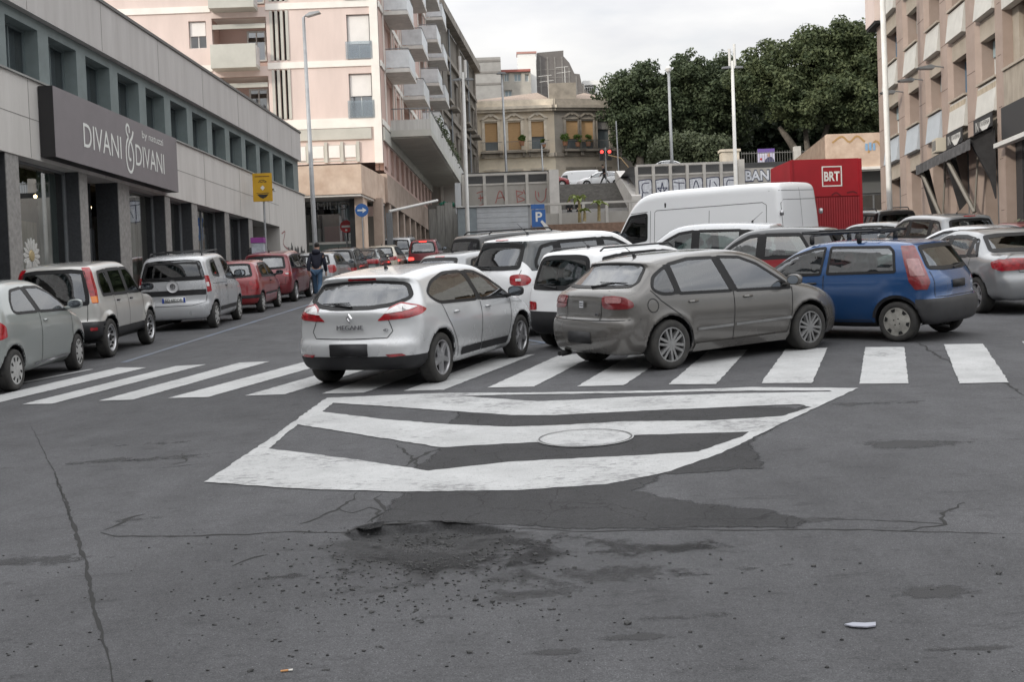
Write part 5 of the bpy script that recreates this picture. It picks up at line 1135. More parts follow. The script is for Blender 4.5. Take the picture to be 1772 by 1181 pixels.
# pavements with kerbs
def pavement(pts_in, pts_out, h=.14):
    b = MB(); n = len(pts_in)
    for i in range(n - 1):
        A, B, C_, D = pts_out[i], pts_out[i + 1], pts_in[i + 1], pts_in[i]
        f = lambda p, u=0: Vector((p[0], p[1], gz(p[1], p[0]) + u))
        b.add([f(A, -.1), f(B, -.1), f(B, h), f(A, h)], [(0, 1, 2, 3), (3, 2, 1, 0)], 1)
        t = lambda p, q: (p[0] + (q[0] - p[0]) * .12, p[1] + (q[1] - p[1]) * .12)
        A2, B2 = t(A, D), t(B, C_)
        b.add([f(A, h), f(B, h), f(B2, h), f(A2, h)], [(0, 1, 2, 3), (3, 2, 1, 0)], 1); b.add([f(A2, h - .004), f(B2, h - .004), f(C_, h - .004), f(D, h - .004)], [(0, 1, 2, 3), (3, 2, 1, 0)], 0)
    tag(b.build('pavement', [SLAB, KERB]), kind='structure')
pavement([(-11.0, 4), (-10.1, 28), (-8.9, 53), (-9.0, 58.9), (-7.0, 59.9), (-5.3, 92)], [(-8.9, 4), (-8.5, 28), (-7.6, 53), (-7.1, 57.0), (-5.6, 58.5), (-4.1, 92)])
pavement([(17.2, 57), (16.7, 52), (14.6, 30), (12.6, 8)], [(15.0, 57), (14.5, 52), (12.6, 30), (10.8, 8)])
# ================================================================== BUILDINGS
# every facade is built in its own frame: x along the wall, y into the building, z up (absolute height)
TXT = Matrix(((1, 0, 0, 0), (0, 0, -1, 0), (0, 1, 0, 0), (0, 0, 0, 1)))
def facade(x, y, ux, uy): return frame((x, y, 0), (ux, uy, 0))
def text_fit(name, body, u0, u1, z0, z1, m, parent, y=0.0, M=None, offset=0.0, depth=.0):
    o = text_mesh(name, body, 1.0, m, parent, None, offset=offset, depth=depth)
    me = o.data; co = np.array([v.co for v in me.vertices]); lo, hi = co.min(0), co.max(0)
    sx, sz = (u1 - u0) / max(hi[0] - lo[0], 1e-6), (z1 - z0) / max(hi[1] - lo[1], 1e-6)
    T = Matrix.Translation((u0, y, z0)) @ TXT @ Matrix.Diagonal((sx, sz, 1, 1)) @ Matrix.Translation((-lo[0], -lo[1], 0))
    me.transform((M if M is not None else Matrix.Identity(4)) @ T); return o
def holed_wall(b, u0, u1, z0, z1, ops, y=0.0, dep=.3, mi=0, rmi=None):
    """wall face with openings and their reveals"""
    rmi = mi if rmi is None else rmi
    us = sorted({u0, u1} | {o[0] for o in ops} | {o[1] for o in ops}); zs = sorted({z0, z1} | {o[2] for o in ops} | {o[3] for o in ops})
    us = [u for u in us if u0 <= u <= u1]; zs = [z for z in zs if z0 <= z <= z1]
    for i in range(len(us) - 1):
        for j in range(len(zs) - 1):
            cu, cz = (us[i] + us[i + 1]) / 2, (zs[j] + zs[j + 1]) / 2
            if any(o[0] < cu < o[1] and o[2] < cz < o[3] for o in ops): continue
            b.add([(us[i], y, zs[j]), (us[i + 1], y, zs[j]), (us[i + 1], y, zs[j + 1]), (us[i], y, zs[j + 1])], [(0, 1, 2, 3)], mi)
    for a, c, d, e in ops:
        k = dep
        b.add([(a, y, d), (c, y, d), (c, y, e), (a, y, e), (a, y + k, d), (c, y + k, d), (c, y + k, e), (a, y + k, e)], [(0, 4, 5, 1), (1, 5, 6, 2), (2, 6, 7, 3), (3, 7, 4, 0)], rmi)
def shell(b, u0, u1, y0, y1, z0, z1, mi=0, front=False):
    """sides, back and top of a building block"""
    v = [(u0, y0, z0), (u1, y0, z0), (u1, y1, z0), (u0, y1, z0), (u0, y0, z1), (u1, y0, z1), (u1, y1, z1), (u0, y1, z1)]
    b.add(v, [(1, 2, 6, 5), (2, 3, 7, 6), (3, 0, 4, 7), (4, 5, 6, 7)] + ([(0, 1, 5, 4)] if front else []), mi)
def window(parent, a, c, d, e, y, fm, pm, fw=.06, bars=1, name='window', hb=0):
    b = MB(); t = .06
    b.box(a, a + fw, y, y + t, d, e); b.box(c - fw, c, y, y + t, d, e); b.box(a + fw, c - fw, y, y + t, d, d + fw); b.box(a + fw, c - fw, y, y + t, e - fw, e)
    for i in range(bars):
        u = a + (c - a) * (i + 1) / (bars + 1); b.box(u - fw * .4, u + fw * .4, y + .004, y + t, d + fw, e - fw)
    for i in range(hb):
        z = d + (e - d) * (i + 1) / (hb + 1); b.box(a + fw, c - fw, y + .006, y + t, z - fw * .4, z + fw * .4)
    o = b.build(name, fm, parent)
    MB().add([(a, y + t * .6, d), (c, y + t * .6, d), (c, y + t * .6, e), (a, y + t * .6, e)], [(0, 1, 2, 3)]).build('pane', pm, o)
    return o
CONC = mat('board_marked_concrete', (.54, .52, .505), .85, var=.22, scale=1.6, bump=.25, bscale=14, stretch=(1.5, 1.5, .16), col2=(.45, .43, .415))
CONC2 = mat('pale_concrete', (.62, .60, .575), .85, var=.2, scale=1.4, bump=.15, bscale=20, stretch=(1.3, 1.3, .22), col2=(.50, .48, .455))
TEAL = mat('grey_green_painted_wall', (.17, .205, .205), .6, var=.15, scale=2)
TEALD = mat('grey_green_window_metal', (.12, .15, .155), .5, var=.1)
GRANITE = mat('dark_granite', (.038, .040, .044), .45, var=.3, scale=14, bump=.1, bscale=60)
GRANL = mat('grey_granite_front', (.26, .25, .24), .55, var=.25, scale=10)
SHOPG = glass('shop_glass', (.66, .70, .68), .24); WING = glass('window_glass', (.26, .31, .34), .30)
DARKIN = mat('dark_interior', (.018, .018, .019), .9); CURT = mat('sky_reflection_curtain', (.32, .37, .40), .9, var=.2, scale=5, stretch=(8, 8, .3))  # curtain colour lightened bluish to stand in for sky reflected in the panes
WMETAL = mat('white_painted_metal', (.62, .62, .60), .45, var=.08); GMETAL = mat('grey_metal', (.22, .23, .24), .45, .5, var=.2)
# ---- the furniture store on the left
F1 = facade(-10.16, 23.5, .042, 1)
st_ = empty('store_building', F1, 'long grey concrete store with blue-green window band and dark granite pillars', 'building')
U0, U1 = -36.0, 27.45
b = MB()
wins = [(.60 + 2.035 * i, 2.10 + 2.035 * i, 7.12, 8.27) for i in range(-12, 13)]
holed_wall(b, U0, U1, 7.09, 8.5, wins, .10, .34)
b.build('window_band', TEAL, st_)
b = MB(); b.box(U0, U1, -.06, 14, 8.5, 9.72); b.build('upper_fascia', CONC, st_)
for i in range(11): MB().box(-15 + 4.07 * i, -14.985 + 4.07 * i, -.064, -.061, 8.52, 9.70).build('panel_joint', mat('joint_grey', (.22, .21, .20), .9), st_)
for i in range(10): MB().box(-15 + 4.07 * i, -14.985 + 4.07 * i, -.004, -.001, 5.38, 7.04).build('panel_joint', mat('joint_grey', (.22, .21, .20), .9), st_)
MB().box(U0, 23.2, -.004, -.001, 6.21, 6.225).build('panel_joint', mat('joint_grey', (.22, .21, .20), .9), st_)
MB().box(U0, U1 + .02, -.10, .30, 9.72, 9.80).build('parapet_coping', mat('dark_coping', (.16, .155, .15), .8), st_)
MB().box(U0, 23.2, 0, .9, 5.36, 7.06).build('lower_fascia', CONC2, st_)
b = MB(); b.box(23.2, 28.1, 0, 12, 1.8, 7.06); b.build('end_wall', CONC2, st_)
MB().box(U0, 28.1, -.05, .10, 7.06, 7.10).build('sill', mat('sill_grey', (.30, .30, .29), .8, var=.2), st_)
MB().box(U0, 27.4, .9, 12, 5.42, 8.48).build('floor_slab', DARKIN, st_)
for i, (a, c, d, e) in enumerate(wins):
    w = window(st_, a, c, d, e, .40, TEALD, WING, .05, 1)
    MB().add([(a, .62, d), (c, .62, d), (c, .62, e), (a, .62, e)], [(0, 1, 2, 3)]).build('curtain', CURT, w)
PIL = [(-8.9, -8.3), (-5.9, -5.3), (-2.9, -2.3), (.18, .74), (3.80, 4.25), (6.2, 6.95), (9.72, 10.15), (12.15, 12.68), (15.65, 16.15), (18.66, 19.18)]
for a, c in PIL:
    g = gz(23.5 + a); p = MB().box(a, c, .05, .62, g - .2, 5.36).build('pillar', GRANITE, st_)
    MB().box(a - .004, c + .004, .03, .05, g - .2, 5.36).build('pillar_facing', GRANL, p)
# recessed shop fronts
for i in range(3, len(PIL) - 1):
    a, c = PIL[i][1], PIL[i + 1][0]; g = gz(23.5 + a) - .1
    if i == 4:        # entrance
        b = MB(); b.box(a, a + .5, .7, .8, g, 5.36); b.box(a + .5, c, .75, .8, 4.2, 5.36); b.box(c - .1, c, .7, .8, g, 4.2); b.build('entrance_wall', GRANITE, st_)
        window(st_, a + .5, c - .1, g + .1, 4.2, .74, GMETAL, SHOPG, .07, 1, 'shop_door')
    else:
        s_ = window(st_, a, c, g + .35, 5.36, .36, GMETAL, SHOPG, .06, 1 if i > 5 else 0, 'shop_window')
        MB().box(a, c, .34, .9, g, g + .35).build('plinth', GRANITE, s_)
b = MB(); b.box(U0, 23.2, 4.6, 4.7, .5, 5.4); b.box(U0, 23.2, .95, 4.6, .9, 1.02); b.build('shop_interior', mat('shop_back_wall', (.34, .32, .29), .9, var=.3, scale=.6), st_)
b = MB()
for u in (1.2, 2.6, 4.9, 8.2):
    for y in (1.6, 3.0): b.ico((u, y, 4.95), .05, 1)
b.build('shop_spotlight', mat('shop_lamp_glow', (1, .75, .4), .5, emit=9), st_)
b = MB()                                                  # displays close behind the glass; the cream panel stands in for a reflection
for nm_, u0_, u1_, z0_, z1_, c_ in (('display_reflection_panel', .95, 2.6, 2.7, 4.1, (.46, .41, .33)), ('display_reflection_panel', 1.0, 2.2, 2.1, 2.5, (.35, .10, .09)), ('display_curtain', 2.75, 3.7, 1.9, 5.3, (.13, .18, .165)), ('display_curtain', 7.3, 7.9, 2.2, 5.1, (.16, .165, .16)), ('display_reflection_panel', 8.2, 8.7, 2.2, 4.9, (.55, .55, .52)), ('display_curtain', 8.9, 9.6, 2.2, 5.3, (.27, .26, .24)), ('display_curtain', 10.3, 12.0, 2.3, 5.3, (.22, .215, .20)), ('display_reflection_panel', 13.2, 15.2, 2.4, 4.6, (.42, .47, .50)), ('display_curtain', 16.4, 18.4, 2.6, 5.3, (.15, .15, .145))):
    MB().box(u0_, u1_, .56, .58, z0_, z1_).build(nm_, mat('display_%d' % int(u0_ * 100 + z0_ * 7), c_, .85, var=.3, scale=2.5, stretch=(5, 5, .6)), st_)
b.box(1.0, 3.2, 2.0, 3.0, 2.0, 2.45); b.box(1.0, 3.2, 2.9, 3.2, 2.0, 2.9); b.box(7.4, 9.2, 2.0, 3.0, 2.2, 2.6); b.build('display_sofa', mat('sofa_red', (.25, .05, .05), .8), st_)
b = MB(); b.box(1.4, 3.4, 3.8, 3.85, 2.6, 4.2); b.build('display_reflection_panel', mat('display_cream', (.50, .44, .34), .8, var=.3, scale=2), st_)
# the sun-shaped ornament in the first shop window
sm = empty('sun_ornament', F1 @ Matrix.Translation((1.5, .20, 3.30)) @ Matrix.Diagonal((.75, .75, .75, 1)), 'silver sun-shaped metal ornament standing before the shop window', 'ornament')
MB().lathe([(0, -.04), (.14, -.03), (.17, .0), (.14, .03), (0, .03)], 20).build('disc', mat('ornament_gold', (.42, .33, .18), .5, .3), sm)
b = MB()
for i in range(16):
    a = i * math.pi / 8; T = Matrix.Rotation(a, 4, 'Y'); b.prism([(.18, -.02), (.40, -.07), (.52, -.02), (.52, .02), (.40, .07), (.18, .02)], -.012, .012, 'y', 0, T)
b.build('rays', mat('ornament_silver', (.68, .68, .66), .3, .5), sm)
MB().tube([(0, 0, -.17), (0, 0, -1.9)], .02).build('stem', GMETAL, sm)
# the big shop sign
SG = mat('sign_face_taupe', (.20, .18, .188), .55, var=.05)
sg = empty('shop_sign', F1, 'large dark taupe shop sign lettered DIVANI & DIVANI', 'sign')
MB().box(1.72, 9.82, -.34, -.02, 5.44, 6.98).build('sign_box', mat('sign_edge_black', (.014, .013, .014), .5), sg)
MB().add([(1.72, -.345, 5.44), (9.82, -.345, 5.44), (9.82, -.345, 6.98), (1.72, -.345, 6.98)], [(0, 1, 2, 3)]).build('sign_face', SG, sg)
LET = mat('sign_letters_white', (.74, .75, .72), .5)
text_fit('lettering', 'DIVANI', 3.25, 5.55, 5.86, 6.42, LET, sg, -.352, offset=.0)
text_fit('lettering', 'DIVANI', 6.52, 8.68, 5.83, 6.38, LET, sg, -.352, offset=.0)
text_fit('lettering', 'by natuzzi', 7.05, 8.66, 6.55, 6.80, LET, sg, -.352, offset=.0)
# drawn ampersand: one swung stroke
amp = catmull([(6.14, 6.60), (6.13, 6.74), (6.02, 6.80), (5.93, 6.72), (5.95, 6.58), (6.05, 6.48), (5.93, 6.34), (5.86, 6.08), (5.90, 5.78), (6.03, 5.62), (6.20, 5.62), (6.33, 5.80), (6.36, 6.05), (6.29, 6.27), (6.17, 6.40), (6.05, 6.22), (6.03, 6.02), (6.10, 5.90), (6.18, 5.95)], 5, False)
tail = catmull([(6.17, 6.40), (6.28, 6.48), (6.36, 6.58), (6.40, 6.68)], 5, False)
b = MB()
for L_, w in ((amp, .075), (tail, .085)):
    for i in range(len(L_) - 1):
        p, q = Vector(L_[i]), Vector(L_[i + 1]); n = Vector((-(q - p).y, (q - p).x)).normalized() * w / 2
        yy = -.352 - .0003 * (i % 2)
        b.add([(p.x - n.x, yy, p.y - n.y), (q.x - n.x, yy, q.y - n.y), (q.x + n.x, yy, q.y + n.y), (p.x + n.x, yy, p.y + n.y)], [(0, 1, 2, 3)])
b.build('ampersand', LET, sg)
# graffiti scribble on the end wall
def scribble(parent, M, strokes, w, m, y, name='graffiti'):
    b = MB(); k = 0
    for s_ in strokes:
        L_ = catmull(s_, 4, False) if len(s_) > 2 else s_
        for i in range(len(L_) - 1):
            p, q = Vector(L_[i]), Vector(L_[i + 1])
            if (q - p).length < 1e-5: continue
            t = (q - p).normalized() * w * .25; p, q = p - t, q + t
            n = Vector((-(q - p).y, (q - p).x)).normalized() * w / 2; k += 1; yy = y - .0004 * (k % 5)
            b.add([M @ Vector(v) for v in ((p.x - n.x, yy, p.y - n.y), (q.x - n.x, yy, q.y - n.y), (q.x + n.x, yy, q.y + n.y), (p.x + n.x, yy, p.y + n.y))], [(0, 1, 2, 3)])
    return b.build(name, m, parent)
I4 = Matrix.Identity(4)
scr = []
for i in range(26):
    u = 23.8 + i * .16; z = 4.35 + .12 * math.sin(i * 1.7); scr.append([(u, z - .3), (u + .08, z + .25 + .1 * math.sin(i)), (u + .2, z - .2)])
scribble(st_, I4, scr[4:], .07, mat('graffiti_black', (.05, .05, .05), .8), -.006)
scribble(st_, I4, [[(23.5, 5.1), (24.1, 5.2), (23.7, 4.7), (24.6, 4.5)], [(24.8, 3.5), (25.3, 3.9), (25.6, 3.4)], [(26.4, 3.3), (26.9, 3.9), (27.4, 3.4), (27.8, 3.8)]], .06, mat('graffiti_faded', (.30, .14, .14), .8), -.006)
cmr = empty('security_camera', F1 @ Matrix.Translation((22.0, -.12, 6.72)), 'small white security camera on the concrete store front', 'camera')
MB().box(-.14, .14, -.06, .06, -.05, .05).build('housing', WMETAL, cmr, bevel=.015); MB().tube([(0, .0, 0), (0, .12, .05)], .02).build('bracket', WMETAL, cmr); MB().tube([(-.14, 0, 0), (-.17, 0, 0)], .035).build('lens', DARKIN, cmr)

# ---- the pink apartment block
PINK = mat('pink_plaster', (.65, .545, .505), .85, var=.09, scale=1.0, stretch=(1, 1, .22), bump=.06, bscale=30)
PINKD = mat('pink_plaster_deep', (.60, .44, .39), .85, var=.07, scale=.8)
CREAM = mat('cream_render', (.78, .755, .71), .8, var=.08, scale=1)
SAGE2 = mat('grey_green_render', (.47, .47, .43), .85, var=.1, scale=1)
SANDST = mat('sandstone_cladding', (.70, .56, .45), .8, var=.22, scale=1.6, bump=.3, bscale=9, col2=(.52, .38, .29))
SANDS2 = mat('darker_sandstone', (.46, .37, .31), .85, var=.25, scale=1.2, bump=.2, bscale=12, col2=(.32, .25, .205))  # darker than the front cladding; used on the side, piers and shop wall
SHUT = mat('white_roller_shutter', (.74, .72, .70), .6, var=.05)
SHUTG = mat('grey_shutter', (.17, .165, .155), .7, var=.2, scale=3)
BALG = glass('balcony_glass', (.75, .80, .82), .18, .1)
FRG = mat('frosted_balcony_panel', (.60, .63, .65), .35, var=.15, scale=2)
PX0, PY0 = -6.3, 60.0
F2 = facade(PX0, PY0, 1, 0)                 # front: x from 0 leftwards is negative
pk = empty('apartment_block', F2, 'tall pink apartment block with balconies above a sandstone shop floor', 'building')
FL = [11.6, 14.63, 17.66, 20.69, 23.72, 26.75]
XL = -30.0
ops = []
for k in range(4):
    z = FL[k]; ops += [(-1.62, -.42, z + .28, z + 2.5), (-9.75, -8.85, z + 1.05, z + 2.45)]
for k in range(4):
    z = FL[k]; ops.append((-8.55, -5.75, z + .02, z + 2.55)); ops += [(-16.5, -15.4, z + 1.05, z + 2.45), (-20.5, -19.4, z + 1.05, z + 2.45)]
for k in range(4):
    for i in range(3): ops.append((-5.42 + i * .27, -5.29 + i * .27, FL[k] + .28, FL[k] + 2.82))
b = MB(); holed_wall(b, XL, -.42, 9.5, FL[5], ops, 0, .28); b.build('front_wall', PINK, pk)
# deep loggias
b = MB(); bb = MB()
for k in range(4):
    z = FL[k]; b.add([(-8.55, 1.6, z), (-5.75, 1.6, z), (-5.75, 1.6, z + 2.6), (-8.55, 1.6, z + 2.6)], [(0, 1, 2, 3)]); b.add([(-8.55, .28, z), (-8.55, 1.6, z), (-8.55, 1.6, z + 2.6), (-8.55, .28, z + 2.6)], [(0, 1, 2, 3)]); b.add([(-5.75, 1.6, z), (-5.75, .28, z), (-5.75, .28, z + 2.6), (-5.75, 1.6, z + 2.6)], [(0, 1, 2, 3)])
    MB().box(-8.55, -5.75, .28, 1.6, z + 2.55, z + 2.62).build('loggia_ceiling', CREAM, pk)
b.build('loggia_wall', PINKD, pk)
for k in range(4):
    z = FL[k]
    window(pk, -7.1, -6.1, z + .6, z + 2.2, 1.52, WMETAL, WING, .08, 1)
    bl = MB().box(-8.45, -6.15, -.95, 0, z - .2, z - .02).build('balcony', SAGE2, pk)
    MB().box(-8.45, -6.15, -.95, -.87, z - .02, z + 1.0).build('balcony_front', SAGE2, bl); MB().box(-8.45, -8.37, -.87, 0, z - .02, z + 1.0).build('balcony_side', SAGE2, bl)
    MB().box(-6.22, -6.15, -.87, 0, z - .02, z + .95).build('balcony_rail', FRG, bl)
    MB().box(-8.52, -5.8, -.02, .06, z + 1.98, z + 2.22).build('loggia_beam', SAGE2, pk)
    for i in range(3): MB().box(-5.42 + i * .27, -5.29 + i * .27, .2, .26, z + .28, z + 2.82).build('stair_slot', DARKIN, pk)
    for i in range(4): MB().box(-5.56 + i * .27, -5.42 + i * .27, -.05, .0, z + .28, z + 2.82).build('slot_fin', SAGE2, pk)
    w = window(pk, -1.62, -.42, z + .28, z + 2.5, .2, WMETAL, WING, .06, 1, 'french_window'); cut_ = z + (1.1 if k % 2 else .45)
    MB().box(-1.56, -.48, .12, .19, z + (1.35 if k % 2 == 0 else 1.0), z + 2.45).build('shutter', SHUT, w)
    MB().box(-1.7, -.34, -.10, -.07, z + .2, z + 1.1).build('glass_rail', BALG, w)
    for a in (-9.75, -16.5, -20.5):
        w = window(pk, a, a + (.9 if a > -10 else 1.1), z + 1.05, z + 2.45, .2, WMETAL, WING, .06, 1); MB().box(a + .06, a + (.84 if a > -10 else 1.04), .12, .19, z + 1.7, z + 2.4).build('shutter', SHUT, w)
for k in range(6): 
    z = FL[k]
    b = MB()
    if k == 0: b.box(XL, -.30, -.06, .0, z - .28, z + .22)
    else:
        b.box(XL, -8.6, -.06, .0, z - .16, z + .16); b.box(-5.75, -.30, -.06, 0, z - .16, z + .16)
    b.build('floor_band', CREAM, pk)
MB().box(-.42, .0, -.08, .30, 9.46, FL[5]).build('corner_pier', CREAM, pk)
MB().box(XL, -.55, -.10, .0, 10.72, 11.28).build('grey_band', SAGE2, pk)
for i in range(4):
    u = -4.15 + i * .83 - (.1 if i == 0 else 0); w = window(pk, u - .34, u + .30, 9.62, 10.45, -.03, SAGE2, WING, .05, 0); MB().box(u - .30, u + .26, -.05, -.03, 9.80 if i else 9.7, 10.42).build('shutter', SHUT, w)
    MB().box(u + .31, u + .46, -.10, .02, 9.55, 10.6).build('window_pier', SAGE2, pk)
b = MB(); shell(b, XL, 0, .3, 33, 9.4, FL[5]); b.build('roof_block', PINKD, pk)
# sandstone shop floor
b = MB(); b.prism([(-18, -5.5), (-.49, -5.5), (.02, 0), (.02, .3), (-18, .3)], 7.36, 8.74, 'z'); b.build('sandstone_band', SANDST, pk)
b = MB(); b.prism([(-18, -5.45), (-.55, -5.45), (-.06, 0), (-.06, .3), (-18, .3)], 7.26, 7.36, 'z'); b.build('band_soffit', CREAM, pk)
b = MB(); b.box(-18, -4.9, -3.2, -3.1, 3.0, 7.26); b.build('shop_wall', SANDS2, pk)
s_ = window(pk, -4.8, -1.3, 4.3, 7.25, -3.3, GMETAL, SHOPG, .08, 0, 'shop_window', 0)
MB().box(-4.75, -1.3, -3.4, -3.31, 5.15, 5.27).build('transom', CREAM, s_)
MB().add([(-4.75, -3.38, 4.2), (-1.3, -3.38, 4.2), (-1.3, -3.38, 5.15), (-4.75, -3.38, 5.15)], [(0, 1, 2, 3)]).build('lower_panel', mat('frosted_green_glass', (.16, .20, .19), .2), s_)
text_fit('lettering', 'EMILIO', -3.25, -1.5, 6.85, 7.22, mat('letter_grey', (.55, .57, .58), .5), s_, -3.42, offset=-.01)
b = MB(); b.box(-3.6, -3.0, -2.6, -2.0, 5.3, 6.0); b.box(-2.8, -1.9, -2.5, -2.0, 5.3, 6.1, 1); b.build('shop_display', [mat('display_white', (.6, .6, .6), .8), mat('display_red', (.35, .04, .05), .7)], pk)
MB().box(-8, -1.0, -.5, -.4, 3.6, 7.26).build('shop_back', DARKIN, pk)
MB().box(-1.28, -.95, -4.2, -3.0, 3.2, 7.26).build('shop_pillar', GRANITE, pk)
MB().box(-.94, -.52, -4.9, -3.4, 3.2, 7.26).build('shop_pillar', SANDST, pk)
# the side along the rising street
F3 = facade(PX0, PY0, .022, 1)
def side(v): return F2.inverted() @ F3 @ v
class SB(MB):
    def build(s, *a, **k):
        s.v = [tuple(side(Vector(p))) for p in s.v]; return MB.build(s, *a, **k)
ops = []
bays = [(.45 + 2.48 * i, 1.85 + 2.48 * i) for i in range(12)]
for a, c in bays: ops.append((a, c, 9.15, 10.58))
cols = [(1.7, 4.9), (6.3, 8.4), (9.9, 13.4), (15.2, 18.0), (21.6, 25.0), (27.6, 31.4)]
for k in range(5):
    for a, c in cols: ops.append((a, c, FL[k] + .12, FL[k] + 2.6))
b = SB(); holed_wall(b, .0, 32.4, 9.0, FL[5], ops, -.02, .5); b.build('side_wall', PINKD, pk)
b = SB()
for k in range(6): b.box(0, 32.4, -.10, -.03, FL[k] - .18, FL[k] + .12)
for a, c in cols:
    for u in (a - .12, c): b.box(u, u + .12, -.10, -.03, FL[0] + .12, FL[5] - .2)
b.build('side_frame', CREAM, pk)
b = SB(); b.box(0, 32.4, -.12, -.03, 10.62, 11.3); b.build('side_grey_band', SAGE2, pk)
for a, c in bays: b = SB(); b.box(a, c, .25, .3, 9.15, 10.58); b.build('shutter', SHUTG, pk)
for k in range(5):
    for j, (a, c) in enumerate(cols):
        z = FL[k]; m_ = (a + c) / 2
        b = SB(); b.add([(a, .48, z + .12), (c, .48, z + .12), (c, .48, z + 2.6), (a, .48, z + 2.6)], [(0, 1, 2, 3)]); o = b.build('side_window', WING if (j + k) % 3 else SHUTG, pk)
        b = SB(); b.box(m_ - .06, m_ + .06, .40, .47, z + .12, z + 2.6); b.box(a, c, .40, .47, z + 2.1, z + 2.2); b.build('window_frame', CREAM, o)
        b = SB(); b.add([(a, .9, z), (c, .9, z), (c, .9, z + 2.6), (a, .9, z + 2.6)], [(0, 1, 2, 3)]); b.build('curtain', CURT, o)
for k in range(1, 5):
    for j in (0, 2, 4, 5):
        a, c = cols[j]; z = FL[k]; b = SB(); b.box(a - .1, c + .1, -1.40, -.12, z - .22, z - .02); bl = b.build('balcony', mat('balcony_concrete', (.60, .59, .56), .85, var=.15, scale=2), pk)
        b = SB(); b.box(a - .1, a - .05, -1.36, -.14, z + .03, z + .95); b.box(a - .05, c + .05, -1.36, -1.31, z + .03, z + .95); b.box(c + .05, c + .1, -1.36, -.14, z + .03, z + .95); b.build('balcony_panel', FRG, bl)
        b = SB()
        for (p, q) in (((a - .08, -.14), (a - .08, -1.34)), ((a - .08, -1.34), (c + .08, -1.34)), ((c + .08, -1.34), (c + .08, -.14))): b.tube([(p[0], p[1], z + 1.02), (q[0], q[1], z + 1.02)], .03, 6)
        b.build('handrail', GMETAL, bl)
b = SB(); z = FL[0] - .1; b.box(2.6, 31.5, -2.3, -.12, z - .35, z); bl = b.build('long_balcony', SAGE2, pk)
b = SB(); b.box(2.6, 2.7, -2.3, -.14, z, z + .55); b.box(2.7, 31.5, -2.3, -2.2, z, z + .95); b.build('balcony_front', mat('balcony_ribbed_grey', (.50, .50, .48), .85, var=.15, scale=1, stretch=(14, 1, .2)), bl)
b = SB(); b.tube([(2.65, -.2, z + 1.15), (2.65, -2.25, z + 1.15), (31.5, -2.25, z + 1.15)], .03, 6)
for i in range(40): b.tube([(2.65 + i * .74, -2.25, z + .9), (2.65 + i * .74, -2.25, z + 1.15)], .018, 5)
for i in range(5): b.tube([(2.65, -.3 - i * .45, z + .5), (2.65, -.3 - i * .45, z + 1.15)], .018, 5)
b.build('balcony_rail', GMETAL, bl)
b = SB()
for i in range(60): b.box(2.8 + i * .48, 2.9 + i * .48, -2.15, -.14, z - .43, z - .352)
b.build('soffit_ribs', SAGE2, bl)
# side sandstone band and shop piers, climbing with the street
b = SB(); b.box(.0, 32.4, -.16, .4, 7.42, 8.90)
b.build('side_band', SANDS2, pk)
for i in range(11):
    u = -2.4 + 3.2 * i; b = SB(); b.box(u, u + .7, -.13, .3, gz(60 + u) - .3, 7.42); b.build('shop_pillar', SANDS2, pk)
for i in range(10):
    u = -1.7 + 3.2 * i; b = SB(); g = gz(60 + u) - .3; b.box(u, u + 2.5, .12, .17, g, 7.42); b.build('shop_shutter', [SHUTG, mat('shop_glass_dull', (.12, .15, .15), .2), DARKIN][i % 3], pk)
hedge_at = [(9 + i * .55, -2.0, FL[0] + 1.0) for i in range(34)]
# ---- wall and metal fence between the store and the pink block
fb = empty('metal_fence', F1 @ Matrix.Translation((28.2, .9, 0)), 'grey sheet-metal fence between the store and the pink block', 'fence')
b = MB(); b.box(0, 8.2, .06, .12, 3.2, 6.6); b.build('sheet_panel', mat('weathered_sheet', (.20, .195, .18), .7, var=.3, scale=1.5), fb)
for i in range(5): MB().box(i * 2, i * 2 + .12, -.02, .14, 3.1, 7.0).build('post', GMETAL, fb)
# ---- the old dark palazzo farther up
OLD = mat('sooty_old_plaster', (.23, .205, .175), .9, var=.4, scale=.5, bump=.3, bscale=6, stretch=(1, 1, .4), col2=(.12, .11, .095))
OLDS = mat('old_limestone_trim', (.36, .325, .28), .85, var=.3, scale=1, col2=(.13, .115, .10))
F4 = facade(-5.1, 92.6, .085, 1)
ol = empty('old_palazzo', F4, 'sooty old palazzo with cornices rising behind the pink block', 'building')
ops = [(1.5 + 4.2 * i, 2.9 + 4.2 * i, z, z + 2.6) for i in range(6) for z in (9.6, 14.2, 18.8)]
b = MB(); holed_wall(b, 0, 26, 4, 25.6, ops, 0, .4); shell(b, 0, 26, 0, 14, 4, 25.6); b.build('wall', OLD, ol)
for a, c, d, e in ops:
    w = window(ol, a, c, d, e, .3, OLDS, WING, .1, 1); MB().box(a - .25, c + .25, -.18, -.01, e + .1, e + .38).build('window_hood', OLDS, w)
    if rnd.random() < .6: MB().box(a - .5, c + .5, -.8, -.01, d - .25, d - .05).build('balcony', OLDS, w)
for z, k in ((13.2, .18), (17.8, .18), (22.6, .25), (25.6, .7)): MB().box(-.1, 26.1, -k, -.01, z, z + (.35 if z < 25 else .7)).build('cornice', OLDS, ol)
for u in (0, 12.5, 25): MB().box(u, u + .8, -.2, -.01, 4, 25.6).build('pilaster', OLDS, ol)
for u in (6, 19): MB().tube([(u, -.2, 5), (u, -.2, 25.4)], .09, 6).build('downpipe', GMETAL, ol)

